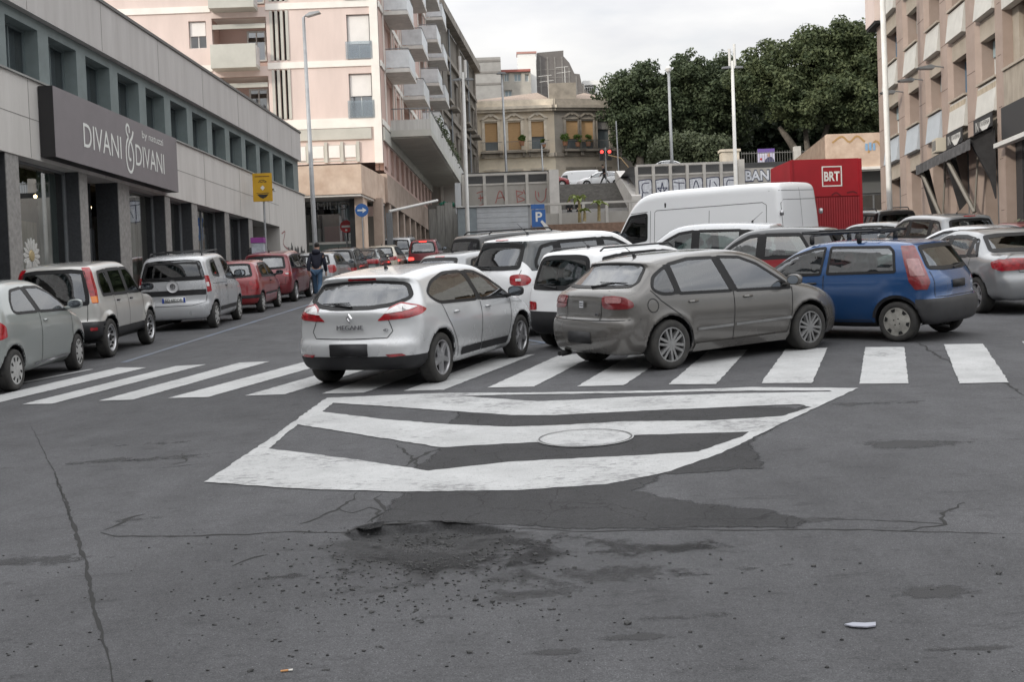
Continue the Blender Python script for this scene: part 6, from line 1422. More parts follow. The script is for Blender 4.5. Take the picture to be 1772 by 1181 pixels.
# ================================================================== TERRACE, RETAINING WALLS, STAIRS
RWALL = mat('retaining_concrete', (.42, .40, .37), .88, var=.18, scale=.8, bump=.15, bscale=10, stretch=(1, 1, .4), col2=(.30, .285, .26))
RTRIM = mat('retaining_trim', (.50, .48, .445), .85, var=.15, scale=1.2)
STEPM = mat('lava_steps', (.12, .115, .108), .9, var=.3, scale=3)
BRICKB = mat('brown_stone_bed', (.23, .15, .11), .9, var=.3, scale=4)
TERZ = 12.05
WY = 88.0
# hillside and terrace behind the walls
b = MB(); b.add([(-60, WY + .5, TERZ), (4.0, WY + .5, TERZ), (4.0, 100.2, TERZ), (9.4, 100.2, TERZ), (9.4, WY + .5, TERZ), (150, WY + .5, TERZ), (150, 420, TERZ), (-60, 420, TERZ)], [(0, 1, 2, 7), (2, 3, 6, 7), (3, 4, 5, 6)])
tag(b.build('upper_terrace', asphalt('terrace_asphalt', (.12, .12, .12), False)), kind='structure')
def panel_wall(name, label, x0, x1, zt, pitch, z0, m_first=None):
    r_ = empty(name, Matrix.Translation((0, WY, 0)), label, 'wall')
    n = max(1, round((x1 - x0) / pitch)); p = (x1 - x0) / n
    MB().box(x0, x1, 0, .35, z0, zt - .75).build('wall_panel', RWALL, r_)
    MB().box(x0, x1, -.06, .30, zt - .16, zt).build('top_rail', RTRIM, r_)
    MB().box(x0, x1, -.05, -.001, zt - .90, zt - .78).build('ledge', RTRIM, r_)
    for i in range(n + 1): MB().box(x0 + i * p - .11, x0 + i * p + .11, -.14, .0 if i else -.001, z0, zt - .16).build('rib', RTRIM, r_)
    for i in range(n + 1): MB().box(x0 + i * p - .10, x0 + i * p + .10, .005, .30, zt - .75, zt - .16).build('rail_post', RTRIM, r_)
    return r_, n, p
w1, n1, p1_ = panel_wall('retaining_wall', 'concrete retaining wall sprayed with red BABU letters', -6.5, 3.2, 11.9, 1.5, 4.0)
GRED = mat('graffiti_red', (.33, .12, .11), .8)
LT = [[[(.2, .9), (.7, 1.0), (.75, .65), (.3, .5)], [(.3, .5), (.8, .45), (.75, .1), (.2, -.1)], [(.45, .75), (.47, .3)]],
      [[(.1, .1), (.45, 1.0), (.85, .15)], [(.2, .45), (.75, .5), (1.0, .25)], [(.5, .95), (.62, .9)]],
      [[(.2, 1.0), (.25, .1)], [(.2, .95), (.7, .8), (.3, .55), (.8, .3), (.25, .1)], [(.75, 1.0), (.85, .7)]],
      [[(.15, .9), (.2, .3), (.55, .05), (.85, .3), (.95, 1.0)], [(.35, .8), (.4, .45)], [(.95, 1.0), (1.2, 1.15), (1.1, .7)]]]
for i, L_ in enumerate(LT):
    x = -2.6 + i * 1.5 + .15; scribble(w1, Matrix.Translation((x, 0, 9.55)), L_, .07, GRED, -.008 if i else -.008)
w2, n2_, p2_ = panel_wall('retaining_wall', 'concrete retaining wall with a white letter in each panel', 9.9, 17.6, 12.15, 1.283, 4.0)
GWH = mat('graffiti_white_fill', (.62, .64, .68), .7, var=.25, scale=6); GBK = mat('graffiti_outline', (.05, .055, .10), .7)
def tile(i, strokes):
    x = 9.9 + p2_ * i + .14; w = p2_ - .28; z = 9.0 if i < 1 else 9.35
    h_ = 1.95 if i < 1 else 1.6
    bg_ = [(x + rnd.uniform(0, .06), z + rnd.uniform(0, .06)), (x + w * .5, z - rnd.uniform(0, .05)), (x + w - rnd.uniform(0, .06), z + .03), (x + w, z + h_ * .5), (x + w - .04, z + h_), (x + w * .5, z + h_ + .04), (x, z + h_ - .03), (x + .04, z + h_ * .4)]
    MB().add([(p[0], -.004, p[1]) for p in bg_], [tuple(range(8))]).build('graffiti_patch', GWH, w2)
    scribble(w2, I4, [bg_[:4], bg_[3:7], bg_[6:] + bg_[:1]] + [[(x + w * a, z + h_ * c) for a, c in s_] for s_ in strokes], .075, GBK, -.009)
ST = [(.5 + .38 * math.sin(k * 4 * math.pi / 5), .5 + .36 * math.cos(k * 4 * math.pi / 5)) for k in range(6)]
tile(0, [[(.8, .9), (.3, .85), (.3, .55), (.7, .52)], [(.3, .55), (.25, .2), (.8, .15)]])
tile(1, [[ST[k], ST[k + 1]] for k in range(5)])
tile(2, [[(.12, .85), (.9, .8)], [(.5, .82), (.48, .15)], [(.7, .2), (.9, .5)]])
tile(3, [[(.15, .12), (.5, .9), (.88, .15)], [(.28, .42), (.75, .42)]])
tile(4, [[(.3, .9), (.28, .2), (.85, .15)], [(.6, .8), (.8, .6)]])
tile(5, [[(.85, .85), (.35, .85), (.3, .55), (.8, .5), (.75, .2), (.2, .15)]])
# end block with a big bubble BAN beyond
w3 = empty('retaining_wall', Matrix.Translation((0, WY, 0)), 'plain retaining wall painted with bubble letters BAN', 'wall')
MB().box(18.0, 60, .2, .6, 4, 11.6).build('wall_panel', RWALL, w3); MB().box(17.6, 18.05, -.3, .19, 4, 12.25).build('end_pier', RTRIM, w3); 
BAN = text_fit('lettering', 'BAN', 18.12, 20.05, 10.55, 11.48, GBK, w3, .185, offset=.07); text_fit('lettering', 'BAN', 18.19, 19.98, 10.64, 11.39, GWH, w3, .178, offset=.03)
# stair
sr = empty('stone_staircase', Matrix.Translation((0, WY, 0)), 'broad dark stone staircase climbing between two pale side walls', 'stairs')
b = MB(); N = 18; z0, y0, y1 = 9.2, 3.0, 12.1
for i in range(N):
    ya, za = y0 + (y1 - y0) * i / N, z0 + (TERZ - z0) * i / N; zb = z0 + (TERZ - z0) * (i + 1) / N
    b.add([(4.0, ya, za), (9.4, ya, za), (9.4, ya, zb), (4.0, ya, zb)], [(0, 1, 2, 3)], 0); b.add([(4.0, ya, zb), (9.4, ya, zb), (9.4, ya + (y1 - y0) / N, zb), (4.0, ya + (y1 - y0) / N, zb)], [(0, 1, 2, 3)], 1)
b.build('steps', [STEPM, mat('pale_tread', (.36, .345, .32), .85, var=.25, scale=4)], sr)  # treads paler than the risers so the step lines show
b = MB(); b.add([(3.9, -4, 8.0), (9.5, -4, 8.0), (9.5, y0, 9.2), (3.9, y0, 9.2)], [(0, 1, 2, 3)]); b.build('lower_ramp', STEPM, sr)
SW = mat('pale_stair_wall', (.56, .54, .51), .85, var=.15, scale=1.5)
MB().prism([(-.6, 6), (12.3, 6), (12.3, 12.5), (4.0, 12.0), (-.6, 11.95)], 3.25, 3.98, 'x').build('side_wall', SW, sr)
b = MB(); pv0 = [(9.42, -.4, 6), (10.05, -.4, 6), (9.42, 12.3, 6), (10.05, 12.3, 6), (9.42, -.4, 8.9), (10.05, -.4, 8.9), (9.42, 12.3, 12.55), (10.05, 12.3, 12.55), (9.42, 2, 12.2), (10.05, 2, 12.2)]
b.prism([(-.6, 6), (12.3, 6), (12.3, 13.1), (11.2, 13.0), (-.6, 9.75)], 9.42, 10.15, 'x'); b.build('side_wall', SW, sr)
scribble(sr, Matrix(((0, 1, 0, 9.41), (1, 0, 0, 0), (0, 0, 1, 0), (0, 0, 0, 1))), [[(1, 11.5), (1.4, 10.9), (2, 11.3)]], .1, GBK, 0)
# lower parapet with planted bed
lp = empty('parapet_wall', Matrix.Translation((0, 83.5, 0)), 'low concrete parapet on a brown stone planting bed', 'wall')
MB().box(-3.0, 10.6, 0, .5, 4.5, 7.55).build('stone_bed', BRICKB, lp)
MB().box(-3.0, 10.6, .05, .2, 7.555, 8.35).build('parapet_panel', RWALL, lp); MB().box(-3.0, 10.6, -.02, .28, 8.95, 9.10).build('top_rail', RTRIM, lp)
for i in range(9): MB().box(-3.0 + 1.68 * i, -2.8 + 1.68 * i, -.01, .26, 7.555, 8.95).build('post', RTRIM, lp)
tag(MB().add([(-3, 84, 7.5), (10.6, 84, 7.5), (10.6, 88.2, 7.9), (-3, 88.2, 7.9)], [(0, 1, 2, 3)]).build('landing_ground', STEPM), kind='structure')
# kiosk of silver roller shutters with a blank grey board
ko = empty('shuttered_kiosk', Matrix.Translation((0, 76, 0)), 'low kiosk of silver roller shutters under the red graffiti wall', 'kiosk')
rib = MB()
for i in range(16): rib.box(-2.0, 1.35, -.03 + .02 * (i % 2), .05, 5.6 + i * .17, 5.765 + i * .17)
rib.build('roller_shutter', mat('silver_slats', (.46, .48, .50), .45, .3, var=.1), ko)
MB().box(-3.25, -2.02, -.06, .05, 5.3, 8.3).build('grey_board', mat('blue_grey_board', (.26, .30, .32), .5, var=.15), ko)
MB().box(-3.3, 1.5, .06, 2.2, 4.6, 8.36).build('kiosk_body', mat('kiosk_grey', (.30, .31, .32), .6), ko)
MB().box(-3.35, 1.55, -.15, 2.3, 8.365, 8.45).build('kiosk_roof', WMETAL, ko)
# construction hoarding at the foot of the palazzo
hd = empty('site_hoarding', Matrix.Translation((0, 79, 0)), 'patched sheet-metal hoarding beside the shuttered kiosk', 'fence')
HS = mat('galvanised_sheet', (.36, .36, .34), .55, .2, var=.3, scale=2, stretch=(5, 1, .4))
for i in range(4): MB().box(-5.35 + i * .55, -4.82 + i * .55, -.03 * (i % 2), .03, 4.7, 8.6 + .2 * (i % 3)).build('sheet', HS, hd)
MB().box(-3.5, -3.1, -.1, .1, 8.2, 10.3).build('tall_sheet', mat('pale_sheet', (.52, .54, .56), .5), hd)
MB().box(-5.4, -3.2, .05, .1, 4.7, 8.9).build('backing', SHUTG, hd)
gb = empty('site_netting', Matrix.Translation((-4.2, 79.3, 8.75)), 'green netting heaped on top of the hoarding', 'netting')
b = MB(); [b.ico((rnd.uniform(-.5, .5), rnd.uniform(-.2, .2), rnd.uniform(0, .12)), rnd.uniform(.12, .25), 1, .3) for _ in range(12)]; b.build('net', mat('net_green', (.02, .14, .09), .8), gb)
# iron railing along the terrace left, seen against the villa: terrace parapet handled by the walls
# ================================================================== VILLA AND THE BLOCKS BEHIND
VIL = mat('ochre_plaster', (.70, .60, .46), .9, var=.22, scale=.5, bump=.1, bscale=10, col2=(.52, .45, .36))
VILG = mat('shaded_stained_plaster', (.34, .31, .27), .9, var=.35, scale=.6, bump=.1, bscale=10, col2=(.22, .20, .175))  # villa right face: shade painted into this grey; also the town house plaster
VILL = mat('pale_ochre_plaster', (.78, .69, .54), .9, var=.15, scale=.7)
VILLG = mat('shaded_ochre_plaster', (.50, .44, .36), .9, var=.2, scale=.7)  # darker copy of the pale ochre with the right face's shade painted in
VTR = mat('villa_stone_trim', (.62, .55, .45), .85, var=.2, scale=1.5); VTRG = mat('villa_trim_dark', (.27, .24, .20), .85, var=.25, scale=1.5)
BLIND = mat('ochre_roller_blind', (.42, .265, .13), .8, var=.12, scale=3, stretch=(1, 1, 8)); RTILE = mat('roof_tiles', (.30, .235, .19), .9, var=.4, scale=9, bump=.5, bscale=14)
vl = empty('old_villa', facade(5.2, 120, 1, 0), 'ochre two-storey villa with pedimented windows and orange blinds', 'building')
F6 = facade(5.2, 120, math.cos(R(14)), math.sin(R(14)))
def villa_face(M, us, u0, u1, mu, ml, mt, first, dark=False):
    T = (facade(5.2, 120, 1, 0).inverted() @ M)
    def bt(b, n, m, par): b.v = [tuple(T @ Vector(p)) for p in b.v]; return b.build(n, m, par)
    ops = [(u - .65, u + .65, 17.9, 20.75) for u in us]; low = [(u - .62, u + .62, 12.6, 15.6) for u in us]
    b = MB(); holed_wall(b, u0, u1, 17.3, 22.0, ops, 0, .35); bt(b, 'upper_wall', mu, vl)
    b = MB(); holed_wall(b, u0, u1, 11.0, 17.3, low, 0, .35); bt(b, 'lower_wall', ml, vl)
    b = MB(); b.box(u0 - .2, u1 + .1, -.25, -.01, 17.05, 17.45); bt(b, 'string_course', mt, vl)
    b = MB(); b.box(u0 - .3, u1 + .2, -.45, -.01, 21.75, 22.0); b.box(u0 - .4, u1 + .3, -.65, -.01, 22.0, 22.3); b.box(u0 - .1, u1 + .1, -.15, .3, 22.3, 23.0); bt(b, 'cornice', mt, vl)
    for i, u in enumerate(us):
        b = MB(); b.box(u - .95, u - .66, -.10, -.01, 17.9, 20.9); b.box(u + .66, u + .95, -.10, -.01, 17.9, 20.9); b.box(u - .95, u + .95, -.14, -.01, 20.9, 21.05); fr = bt(b, 'window_surround', mt, vl)
        pr = [(u - 1.1, 21.05), (u - .75, 21.05), (u - .2, 21.42), (u, 21.30), (u + .2, 21.42), (u + .75, 21.05), (u + 1.1, 21.05), (u + .3, 21.62), (u, 21.75), (u - .3, 21.62)]
        b = MB(); b.prism(pr, -.22, -.01, 'y'); bt(b, 'pediment', mt, fr)
        drop = (18.8, 17.95, 19.2)[i % 3] if not dark else (18.9, 18.6, 19.9)[i % 3]
        b = MB(); b.box(u - .64, u + .64, .15, .2, drop, 20.75); bt(b, 'blind', BLIND if not (dark and i == 2) else SHUTG, fr)
        b = MB(); b.add([(u - .64, .34, 17.9), (u + .64, .34, 17.9), (u + .64, .34, 20.75), (u - .64, .34, 20.75)], [(0, 1, 2, 3)]); bt(b, 'pane', mat('old_window_glass', (.10, .12, .13), .1), fr)
        b = MB(); b.box(u - 1.15, u + 1.15, -.95, -.02, 17.5, 17.7); b.box(u - 1.0, u - .8, -.7, -.05, 17.1, 17.5); b.box(u + .8, u + 1.0, -.7, -.05, 17.1, 17.5)
        bal = bt(b, 'balcony', VTRG, vl); b = MB()
        for k in range(16): b.box(u - 1.1 + k * .146, u - 1.085 + k * .146, -.93, -.90, 17.7, 18.6)
        b.box(u - 1.12, u + 1.12, -.94, -.89, 18.6, 18.65); bt(b, 'railing', SHUTG, bal)
        b = MB(); b.box(u - .61, u - .54, .2, .28, 12.6, 15.6); b.box(u + .54, u + .61, .2, .28, 12.6, 15.6); b.box(u - .04, u + .04, .2, .28, 12.6, 15.5); b.box(u - .61, u + .61, .2, .28, 15.5, 15.6); lw = bt(b, 'lower_window', SHUTG, vl)
        b = MB(); b.add([(u - .62, .3, 12.6), (u + .62, .3, 12.6), (u + .62, .3, 15.6), (u - .62, .3, 15.6)], [(0, 1, 2, 3)]); bt(b, 'pane', mat('old_window_glass', (.10, .12, .13), .1), lw)
        b = MB(); b.box(u - .8, u + .8, -.12, -.01, 15.75, 15.95); bt(b, 'lintel', mt, lw)
villa_face(facade(5.2, 120, 1, 0), (-6.2, -3.6, -1.5 - 1.0), -9, 0, VIL, VILL, VTR, 0) if False else villa_face(facade(5.2, 120, 1, 0), (-6.55, -4.15, -1.75), -10, 0, VIL, VILL, VTR, 0)
villa_face(F6, (1.9, 3.55, 5.3), 0, 6.9, VILG, VILLG, VTRG, 0, True)  # right face takes the darker copies, its shade put into the colours
b = MB(); shell(b, -10, 6.6, 2.2, 14, 11, 22.4); b.build('roof_deck', VTRG, vl)
b = MB(); b.add([(-10, .2, 23.0), (-.3, .2, 23.0), (-1.5, 5, 24.6), (-10, 5, 23.6)], [(0, 1, 2, 3)]); b.add([(.6, .6, 23.0), (6.6, 2, 23.0), (3.5, 4.5, 24.3)], [(0, 1, 2)]); b.build('tiled_roof', RTILE, vl)
MB().box(-.4, 2.4, .5, 2.2, 22.9, 24.7).build('roof_hut', VTRG, vl)
F7 = facade(12, 121.7, math.cos(R(38)), math.sin(R(38)))
v2 = empty('grey_town_house', F7, 'weathered grey town house continuing the villa front beneath the trees', 'building')
ops = [(1 + 2.6 * i, 2.1 + 2.6 * i, z, z + 2.4) for i in range(4) for z in (13, 18)]
b = MB(); holed_wall(b, 0, 12, 11, 21.6, ops, 0, .3); shell(b, 0, 12, 0, 9, 11, 21.6); b.build('wall', VILG, v2)
for a, c, d, e in ops: window(v2, a, c, d, e, .2, SHUTG, WING, .08, 1)
MB().box(-.1, 12.1, -.3, -.01, 21.2, 21.6).build('cornice', VTRG, v2)
# blocks on the hill behind
GB = mat('raw_grey_render', (.17, .16, .155), .9, var=.2, scale=1, col2=(.14, .13, .126)); GBL = mat('pale_grey_render', (.33, .325, .315), .9, var=.2, scale=.6); RIBL = mat('rib_pale', (.22, .21, .20), .9, var=.15, scale=2); WH = mat('white_render', (.78, .78, .77), .8)
def PP(px, py, y=150): p = AT(px, py, y); return (p.x, p.z)
k1 = empty('grey_party_wall_block', Matrix.Translation((0, 150, 0)), 'dark grey windowless block with pale ribs and stepped roofline', 'building')
pts = [PP(*q) for q in ((917, 182), (916, 112), (929, 110), (929, 91), (975, 87), (975, 97), (985, 108), (994, 127), (1003, 128), (1008, 150), (1018, 161), (1034, 161), (1036, 182))]
b = MB(); b.prism(pts, 0, 9, 'y'); b.build('wall', GB, k1)
for i in range(9):
    x, zt = PP(922 + 12.5 * i, 112 if i < 1 else 93 if i < 5 else 112 + (i - 5) * 14); z0 = PP(922, 182)[1]
    MB().box(x - .10, x + .10, -.05, -.001, z0, zt - .4).build('rib', RIBL, k1)
for i in range(5):
    zz = PP(960, 120 + i * 14)[1]; x0_, x1_ = PP(917, 100)[0], PP(972 + i * 11, 100)[0]; MB().box(x0_ + .1, x1_, -.03, -.002, zz - .05, zz + .05).build('floor_line', RIBL, k1)
k2 = empty('white_stair_tower', Matrix.Translation((0, 149, 0)), 'small bright white roof tower in front of the ribbed grey block', 'building')
a, c = PP(896, 119, 149), PP(927, 92, 149); MB().box(a[0], c[0], 0, 2, a[1] - 6, c[1]).build('wall', WH, k2); MB().box(a[0] - .1, c[0] + .1, -.1, 2.1, c[1] + .004, c[1] + .25).build('roof_edge', mat('pink_edge', (.45, .25, .22), .8), k2)
k3 = empty('grey_flats', Matrix.Translation((0, 147, 0)), 'pale grey flats with wide windows left of the ribbed block', 'building')
a, c = PP(866, 185, 147), PP(918, 121, 147); ops = [(PP(x0_, 130, 147)[0], PP(x1_, 130, 147)[0], PP(x0_, y0_, 147)[1], PP(x0_, y1_, 147)[1]) for x0_, x1_, y0_, y1_ in ((872, 881, 141, 126), (889, 902, 141, 127), (908, 915, 141, 128), (872, 885, 178, 156))]
b = MB(); holed_wall(b, a[0], c[0], a[1] - 2, c[1], ops, 0, .4); shell(b, a[0], c[0], 0, 8, a[1] - 2, c[1]); b.build('wall', mat('beige_render', (.42, .40, .36), .9, var=.15, scale=.8), k3)
for o_ in ops: window(k3, *o_, .25, WMETAL, mat('sky_blue_glass', (.30, .38, .42), .15), .1, 1)
MB().box(a[0], c[0], -.3, -.01, c[1] - .2, c[1] + .1).build('red_edge', mat('red_edge', (.35, .12, .10), .8), k3)
k4 = empty('stained_concrete_block', Matrix.Translation((0, 145, 0)), 'tall stained pale concrete block at the far left of the hill', 'building')
a, c = PP(826, 190, 145), PP(866, 98, 145); MB().box(a[0] - 2, c[0], 0, 9, a[1] - 3, c[1]).build('wall', GBL, k4)
for i in range(3): zz = PP(840, 107 + i * 20, 145)[1]; MB().box(a[0] - 2, c[0], -.06, -.001, zz, zz + .25).build('floor_line', RIBL, k4)
k5 = empty('white_balcony_house', Matrix.Translation((0, 152, 0)), 'white house with a railed loggia right of the ribbed block', 'building')
a, c = PP(1010, 185, 152), PP(1048, 138, 152); lo = (PP(1012, 150, 152)[0], PP(1030, 150, 152)[0], PP(1012, 161, 152)[1], PP(1012, 147, 152)[1])
b = MB(); holed_wall(b, a[0], c[0], a[1] - 2, c[1], [lo], 0, 1.2); shell(b, a[0], c[0], 0, 8, a[1] - 2, c[1]); b.build('wall', WH, k5)
b = MB(); b.add([(lo[0], 1.2, lo[2]), (lo[1], 1.2, lo[2]), (lo[1], 1.2, lo[3]), (lo[0], 1.2, lo[3])], [(0, 1, 2, 3)]); b.build('loggia_back', SHUTG, k5)
b = MB(); b.box(lo[0], lo[1], .1, .15, lo[2] + .75, lo[2] + .82); [b.box(lo[0] + .1 + i * .25, lo[0] + .15 + i * .25, .1, .15, lo[2], lo[2] + .75) for i in range(5)]; b.build('railing', WMETAL, k5)
k6 = empty('pale_distant_house', Matrix.Translation((0, 165, 0)), 'pale distant house glimpsed below the tree crown', 'building')
a, c = PP(1080, 300, 165), PP(1112, 222, 165); ops = [(a[0] + .5 + i * .9, a[0] + .95 + i * .9, z, z + 1.3) for i in range(3) for z in (a[1] + 1, a[1] + 4)]
b = MB(); holed_wall(b, a[0], c[0], a[1] - 4, c[1], ops, 0, .2); shell(b, a[0], c[0], 0, 6, a[1] - 4, c[1]); b.build('wall', mat('pale_house', (.62, .57, .50), .9, var=.15, scale=1), k6)
for o_ in ops: window(k6, *o_, .1, SHUTG, WING, .06, 0)
def aerial(px, py, y, h_):
    p = AT(px, py, y); e = empty('television_aerial', Matrix.Translation((p.x, p.y, p.z - h_)), None, 'aerial', 'aerials on the villa roof')
    MB().tube([(0, 0, 0), (0, 0, h_)], .035, 6).build('mast', WMETAL, e)
    b = MB(); b.tube([(-1.0, 0, h_ - .1), (.4, 0, h_ - .0)], .025, 5); b.tube([(-.9, 0, h_ - .7), (.6, 0, h_ - .55)], .025, 5)
    for i in range(5): b.tube([(-.9 + i * .3, -.3, h_ - .08 + i * .02), (-.9 + i * .3, .3, h_ - .08 + i * .02)], .015, 4)
    b.build('crossbars', WMETAL, e); return e
aerial(948, 130, 124, 4.6)['label'] = 'short television aerial above the tiled villa roof'
aerial(977, 115, 126, 5.5)['label'] = 'tall television aerial before the ribbed grey block'
# ================================================================== RIGHT-HAND BUILDING
ROSE = mat('rose_granite_pier', (.37, .29, .25), .7, var=.2, scale=1.2, bump=.12, bscale=30, col2=(.29, .225, .19))
PANL = mat('white_sill_panel', (.52, .515, .485), .6, var=.1, scale=2); PANB = mat('bluish_sill_panel', (.43, .47, .51), .5, var=.08, scale=2)
SPAN = mat('beige_spandrel', (.42, .37, .31), .85, var=.2, scale=1.5, col2=(.32, .28, .23)); BLUEF = mat('blue_window_frame', (.10, .17, .25), .5); BLIN = mat('bluish_blind', (.33, .42, .45), .6)
F8 = facade(16.3, 48, -.092, -1)           # x runs towards the camera, y into the building
rb = empty('office_block', F8, 'rose granite office block with tall piers and white sill panels on the right', 'building')
piers = [(-3.65, -2.45), (-.12, 1.22), (3.10, 4.40), (6.18, 7.32), (9.20, 10.45), (12.30, 12.98)]
ZT = 21.0
for i, (a, c) in enumerate(piers):
    b = MB(); g = gz(48 - c) - .3; d_ = .0; ch = .16
    b.prism([(a, .7), (a, ch), (a + ch, 0), (c - ch, 0), (c, ch), (c, .7)] if i < 5 else [(a, .7), (a, .0), (c, 0), (c, .7)], g, 13.6 if i == 0 else ZT, 'z'); p = b.build('pier', ROSE, rb)
    for k in range(9):
        z = 4.2 + k * 1.57; MB().box(a + .2, c - .2, -.004, -.001, z - .012, z + .012).build('stone_joint', mat('joint_dark', (.15, .11, .095), .9), p)
bay = [(piers[i][1], piers[i + 1][0]) for i in range(5)]
for i, (a, c) in enumerate(bay):
    for k in range(4):
        zs = 8.33 + 3.13 * k
        m_ = PANB if (k == 0 and i < 3) else PANL
        b = MB(); b.prism([(.28, zs), (.02, zs - .04), (-.10, zs - 1.02), (.28, zs - 1.05)], a, c, 'x'); pn = b.build('sill_panel', m_, rb)
        if k == 0 and i > 2: MB().box(a + .02, c - .02, -.012, .0, zs - .55, zs - .12).build('rust_stain_panel', mat('stained_panel', (.40, .34, .26), .8, var=.35, scale=4, stretch=(3, 1, .5)), pn)
        MB().box(a, c, -.06, .3, zs + .001, zs + .07).build('sill', SPAN, pn)
        MB().box(a, c, .12, .35, zs - 1.70, zs - 1.052).build('spandrel', SPAN, rb)
        h0, h1 = zs + .07, zs + 3.13 - 1.70
        w = window(rb, a, c, h0, h1, .55, BLUEF if (i + k) % 2 else WMETAL, WING, .07, 1)
        if (i * 3 + k) % 2 == 0: MB().box(a + .05, c - .05, .50, .54, h0 + (h1 - h0) * (.45 if i % 2 else .62), h1).build('blind', BLIN, w)
        b = MB(); b.add([(a, .9, h0), (c, .9, h0), (c, .9, h1), (a, .9, h1)], [(0, 1, 2, 3)]); b.build('room_behind', mat('room_brown', (.13, .10, .085), .9), w)
    g = gz(48 - c)
    d = window(rb, a, c, g, 6.62, .55, GMETAL, SHOPG, .08, 1, 'ground_floor_opening')
    b = MB(); b.add([(a, 1.2, g), (c, 1.2, g), (c, 1.2, 6.62), (a, 1.2, 6.62)], [(0, 1, 2, 3)]); b.build('dark_room', DARKIN, d)
    if i in (2, 3): MB().box(c - .28, c - .1, .45, .53, g, 6.2).build('green_jamb', mat(('lime_green', 'sea_green')[i - 2], ((.17, .28, .03), (.08, .17, .14))[i - 2], .5), d)
b = MB(); shell(b, -3.65, 24, .7, 14, 1, ZT); b.build('block_body', SPAN, rb)
MB().box(-4.3, -2.5, -.30, 12, 13.62, ZT).build('overhanging_floor', PINK, rb); MB().box(-4.28, -2.52, -.27, 12, 13.5, 13.615).build('overhang_soffit', DARKIN, rb)
# the wide shop bay nearest the camera
a, c = 12.98, 20
MB().box(a, c, -.10, .25, 6.30, 7.25).build('shop_fascia', mat('shop_fascia_dark', (.035, .036, .038), .5), rb)
MB().box(a + .02, c, -.35, -.105, 6.05, 6.18).build('awning_box', WMETAL, rb)
MB().box(a, c, .0, .25, 7.26, 8.35).build('balcony_panel', mat('stained_beige_panel', (.33, .29, .24), .8, var=.25, scale=2, stretch=(2, 1, .5)), rb); MB().box(a, c, -.06, .28, 8.352, 8.43).build('sill', SPAN, rb)
w = window(rb, a + .55, c, 8.43, 10.2, .5, WMETAL, WING, .1, 2); MB().box(a + .6, c, .42, .49, 9.25, 10.2).build('blind', mat('tan_blind', (.27, .20, .14), .8, var=.15, scale=5), w)
MB().box(a, a + .55, .3, .8, 8.43, 10.2).build('jamb_wall', SPAN, rb); MB().box(a, c, -.02, .25, 10.2, 12.2).build('upper_panel', PANL, rb); MB().box(a, c, .25, .3, 12.2, ZT).build('upper_wall', SPAN, rb)
g = gz(48 - 14) - .2
s_ = window(rb, a + .55, c, g, 6.3, .5, GMETAL, SHOPG, .10, 2, 'shop_window'); MB().box(a, a + .55, .3, .8, g, 6.3).build('jamb_wall', GRANITE, s_)
MB().add([(a, 1.6, g), (c, 1.6, g), (c, 1.6, 6.3), (a, 1.6, 6.3)], [(0, 1, 2, 3)]).build('shop_back', mat('shop_teal_back', (.09, .14, .135), .8, var=.3, scale=1), s_)
po = MB(); po.box(a + 1.05, a + 1.75, .44, .48, 4.0, 5.15); po.build('shop_poster', mat('poster_white', (.65, .65, .66), .6), s_)
MB().box(a + 1.05, a + 1.75, .432, .4385, 4.55, 5.15).build('poster_red', mat('poster_red', (.55, .03, .05), .6), s_)
MB().box(a + 1.12, a + 1.6, .426, .4315, 4.72, 4.80).build('poster_stripe', mat('poster_white', (.65, .65, .66), .6), s_)
# awning: black fabric over folding arms
aw = empty('folding_awning', F8, 'black fabric awning over the tavern doors with folding arms hanging', 'awning')
AWN = mat('black_awning_cloth', (.028, .028, .03), .8, var=.3, scale=4); AWG = mat('sun_bleached_awning_cloth', (.075, .075, .078), .85, var=.35, scale=3)
b = MB(); b.add([(5.9, -.02, 6.72), (12.4, -.02, 6.90), (12.4, -.85, 6.50), (5.9, -.85, 6.36)], [(0, 1, 2, 3), (3, 2, 1, 0)]); b.build('cloth', AWG, aw)
b = MB(); n = 26
for i in range(n):
    u, u2 = 5.9 + 6.5 * i / n, 5.9 + 6.5 * (i + 1) / n; t, t2 = i / n, (i + 1) / n; yy = -.85 - .03 * (i % 2); z1, z2 = 6.36 + .09 * t, 6.36 + .09 * t2
    b.add([(u, yy, z1), (u2, -.85 - .03 * ((i + 1) % 2), z2), (u2, -.85 - .05 * ((i + 1) % 2), z2 - .34), (u, -.85 - .05 * (i % 2), z1 - .34)], [(0, 1, 2, 3), (3, 2, 1, 0)])
b.build('valance', AWG, aw)
for u, dx in ((6.1, 1.1), (9.4, 1.6)):
    b = MB(); b.prism([(-.82, 6.3), (-.45, 6.3), (-.12, 4.7), (-.35, 4.45)], u, u + .03, 'x'); b.build('side_flap', AWN, aw)
    b = MB(); b.tube([(u + .15, -.8, 6.25), (u + dx * .8, -.25, 4.3)], .075, 6); b.tube([(u + dx * .8 + .2, -.15, 6.3), (u + dx * .8, -.25, 4.3)], .035, 6); b.build('folding_arm', mat('awning_arm_beige', (.20, .185, .16), .5), aw)
b = MB(); b.prism([(-.84, 6.48), (-.05, 6.8), (-.05, 4.6), (-.2, 5.2)], 12.1, 12.25, 'x'); b.build('side_curtain', AWN, aw)
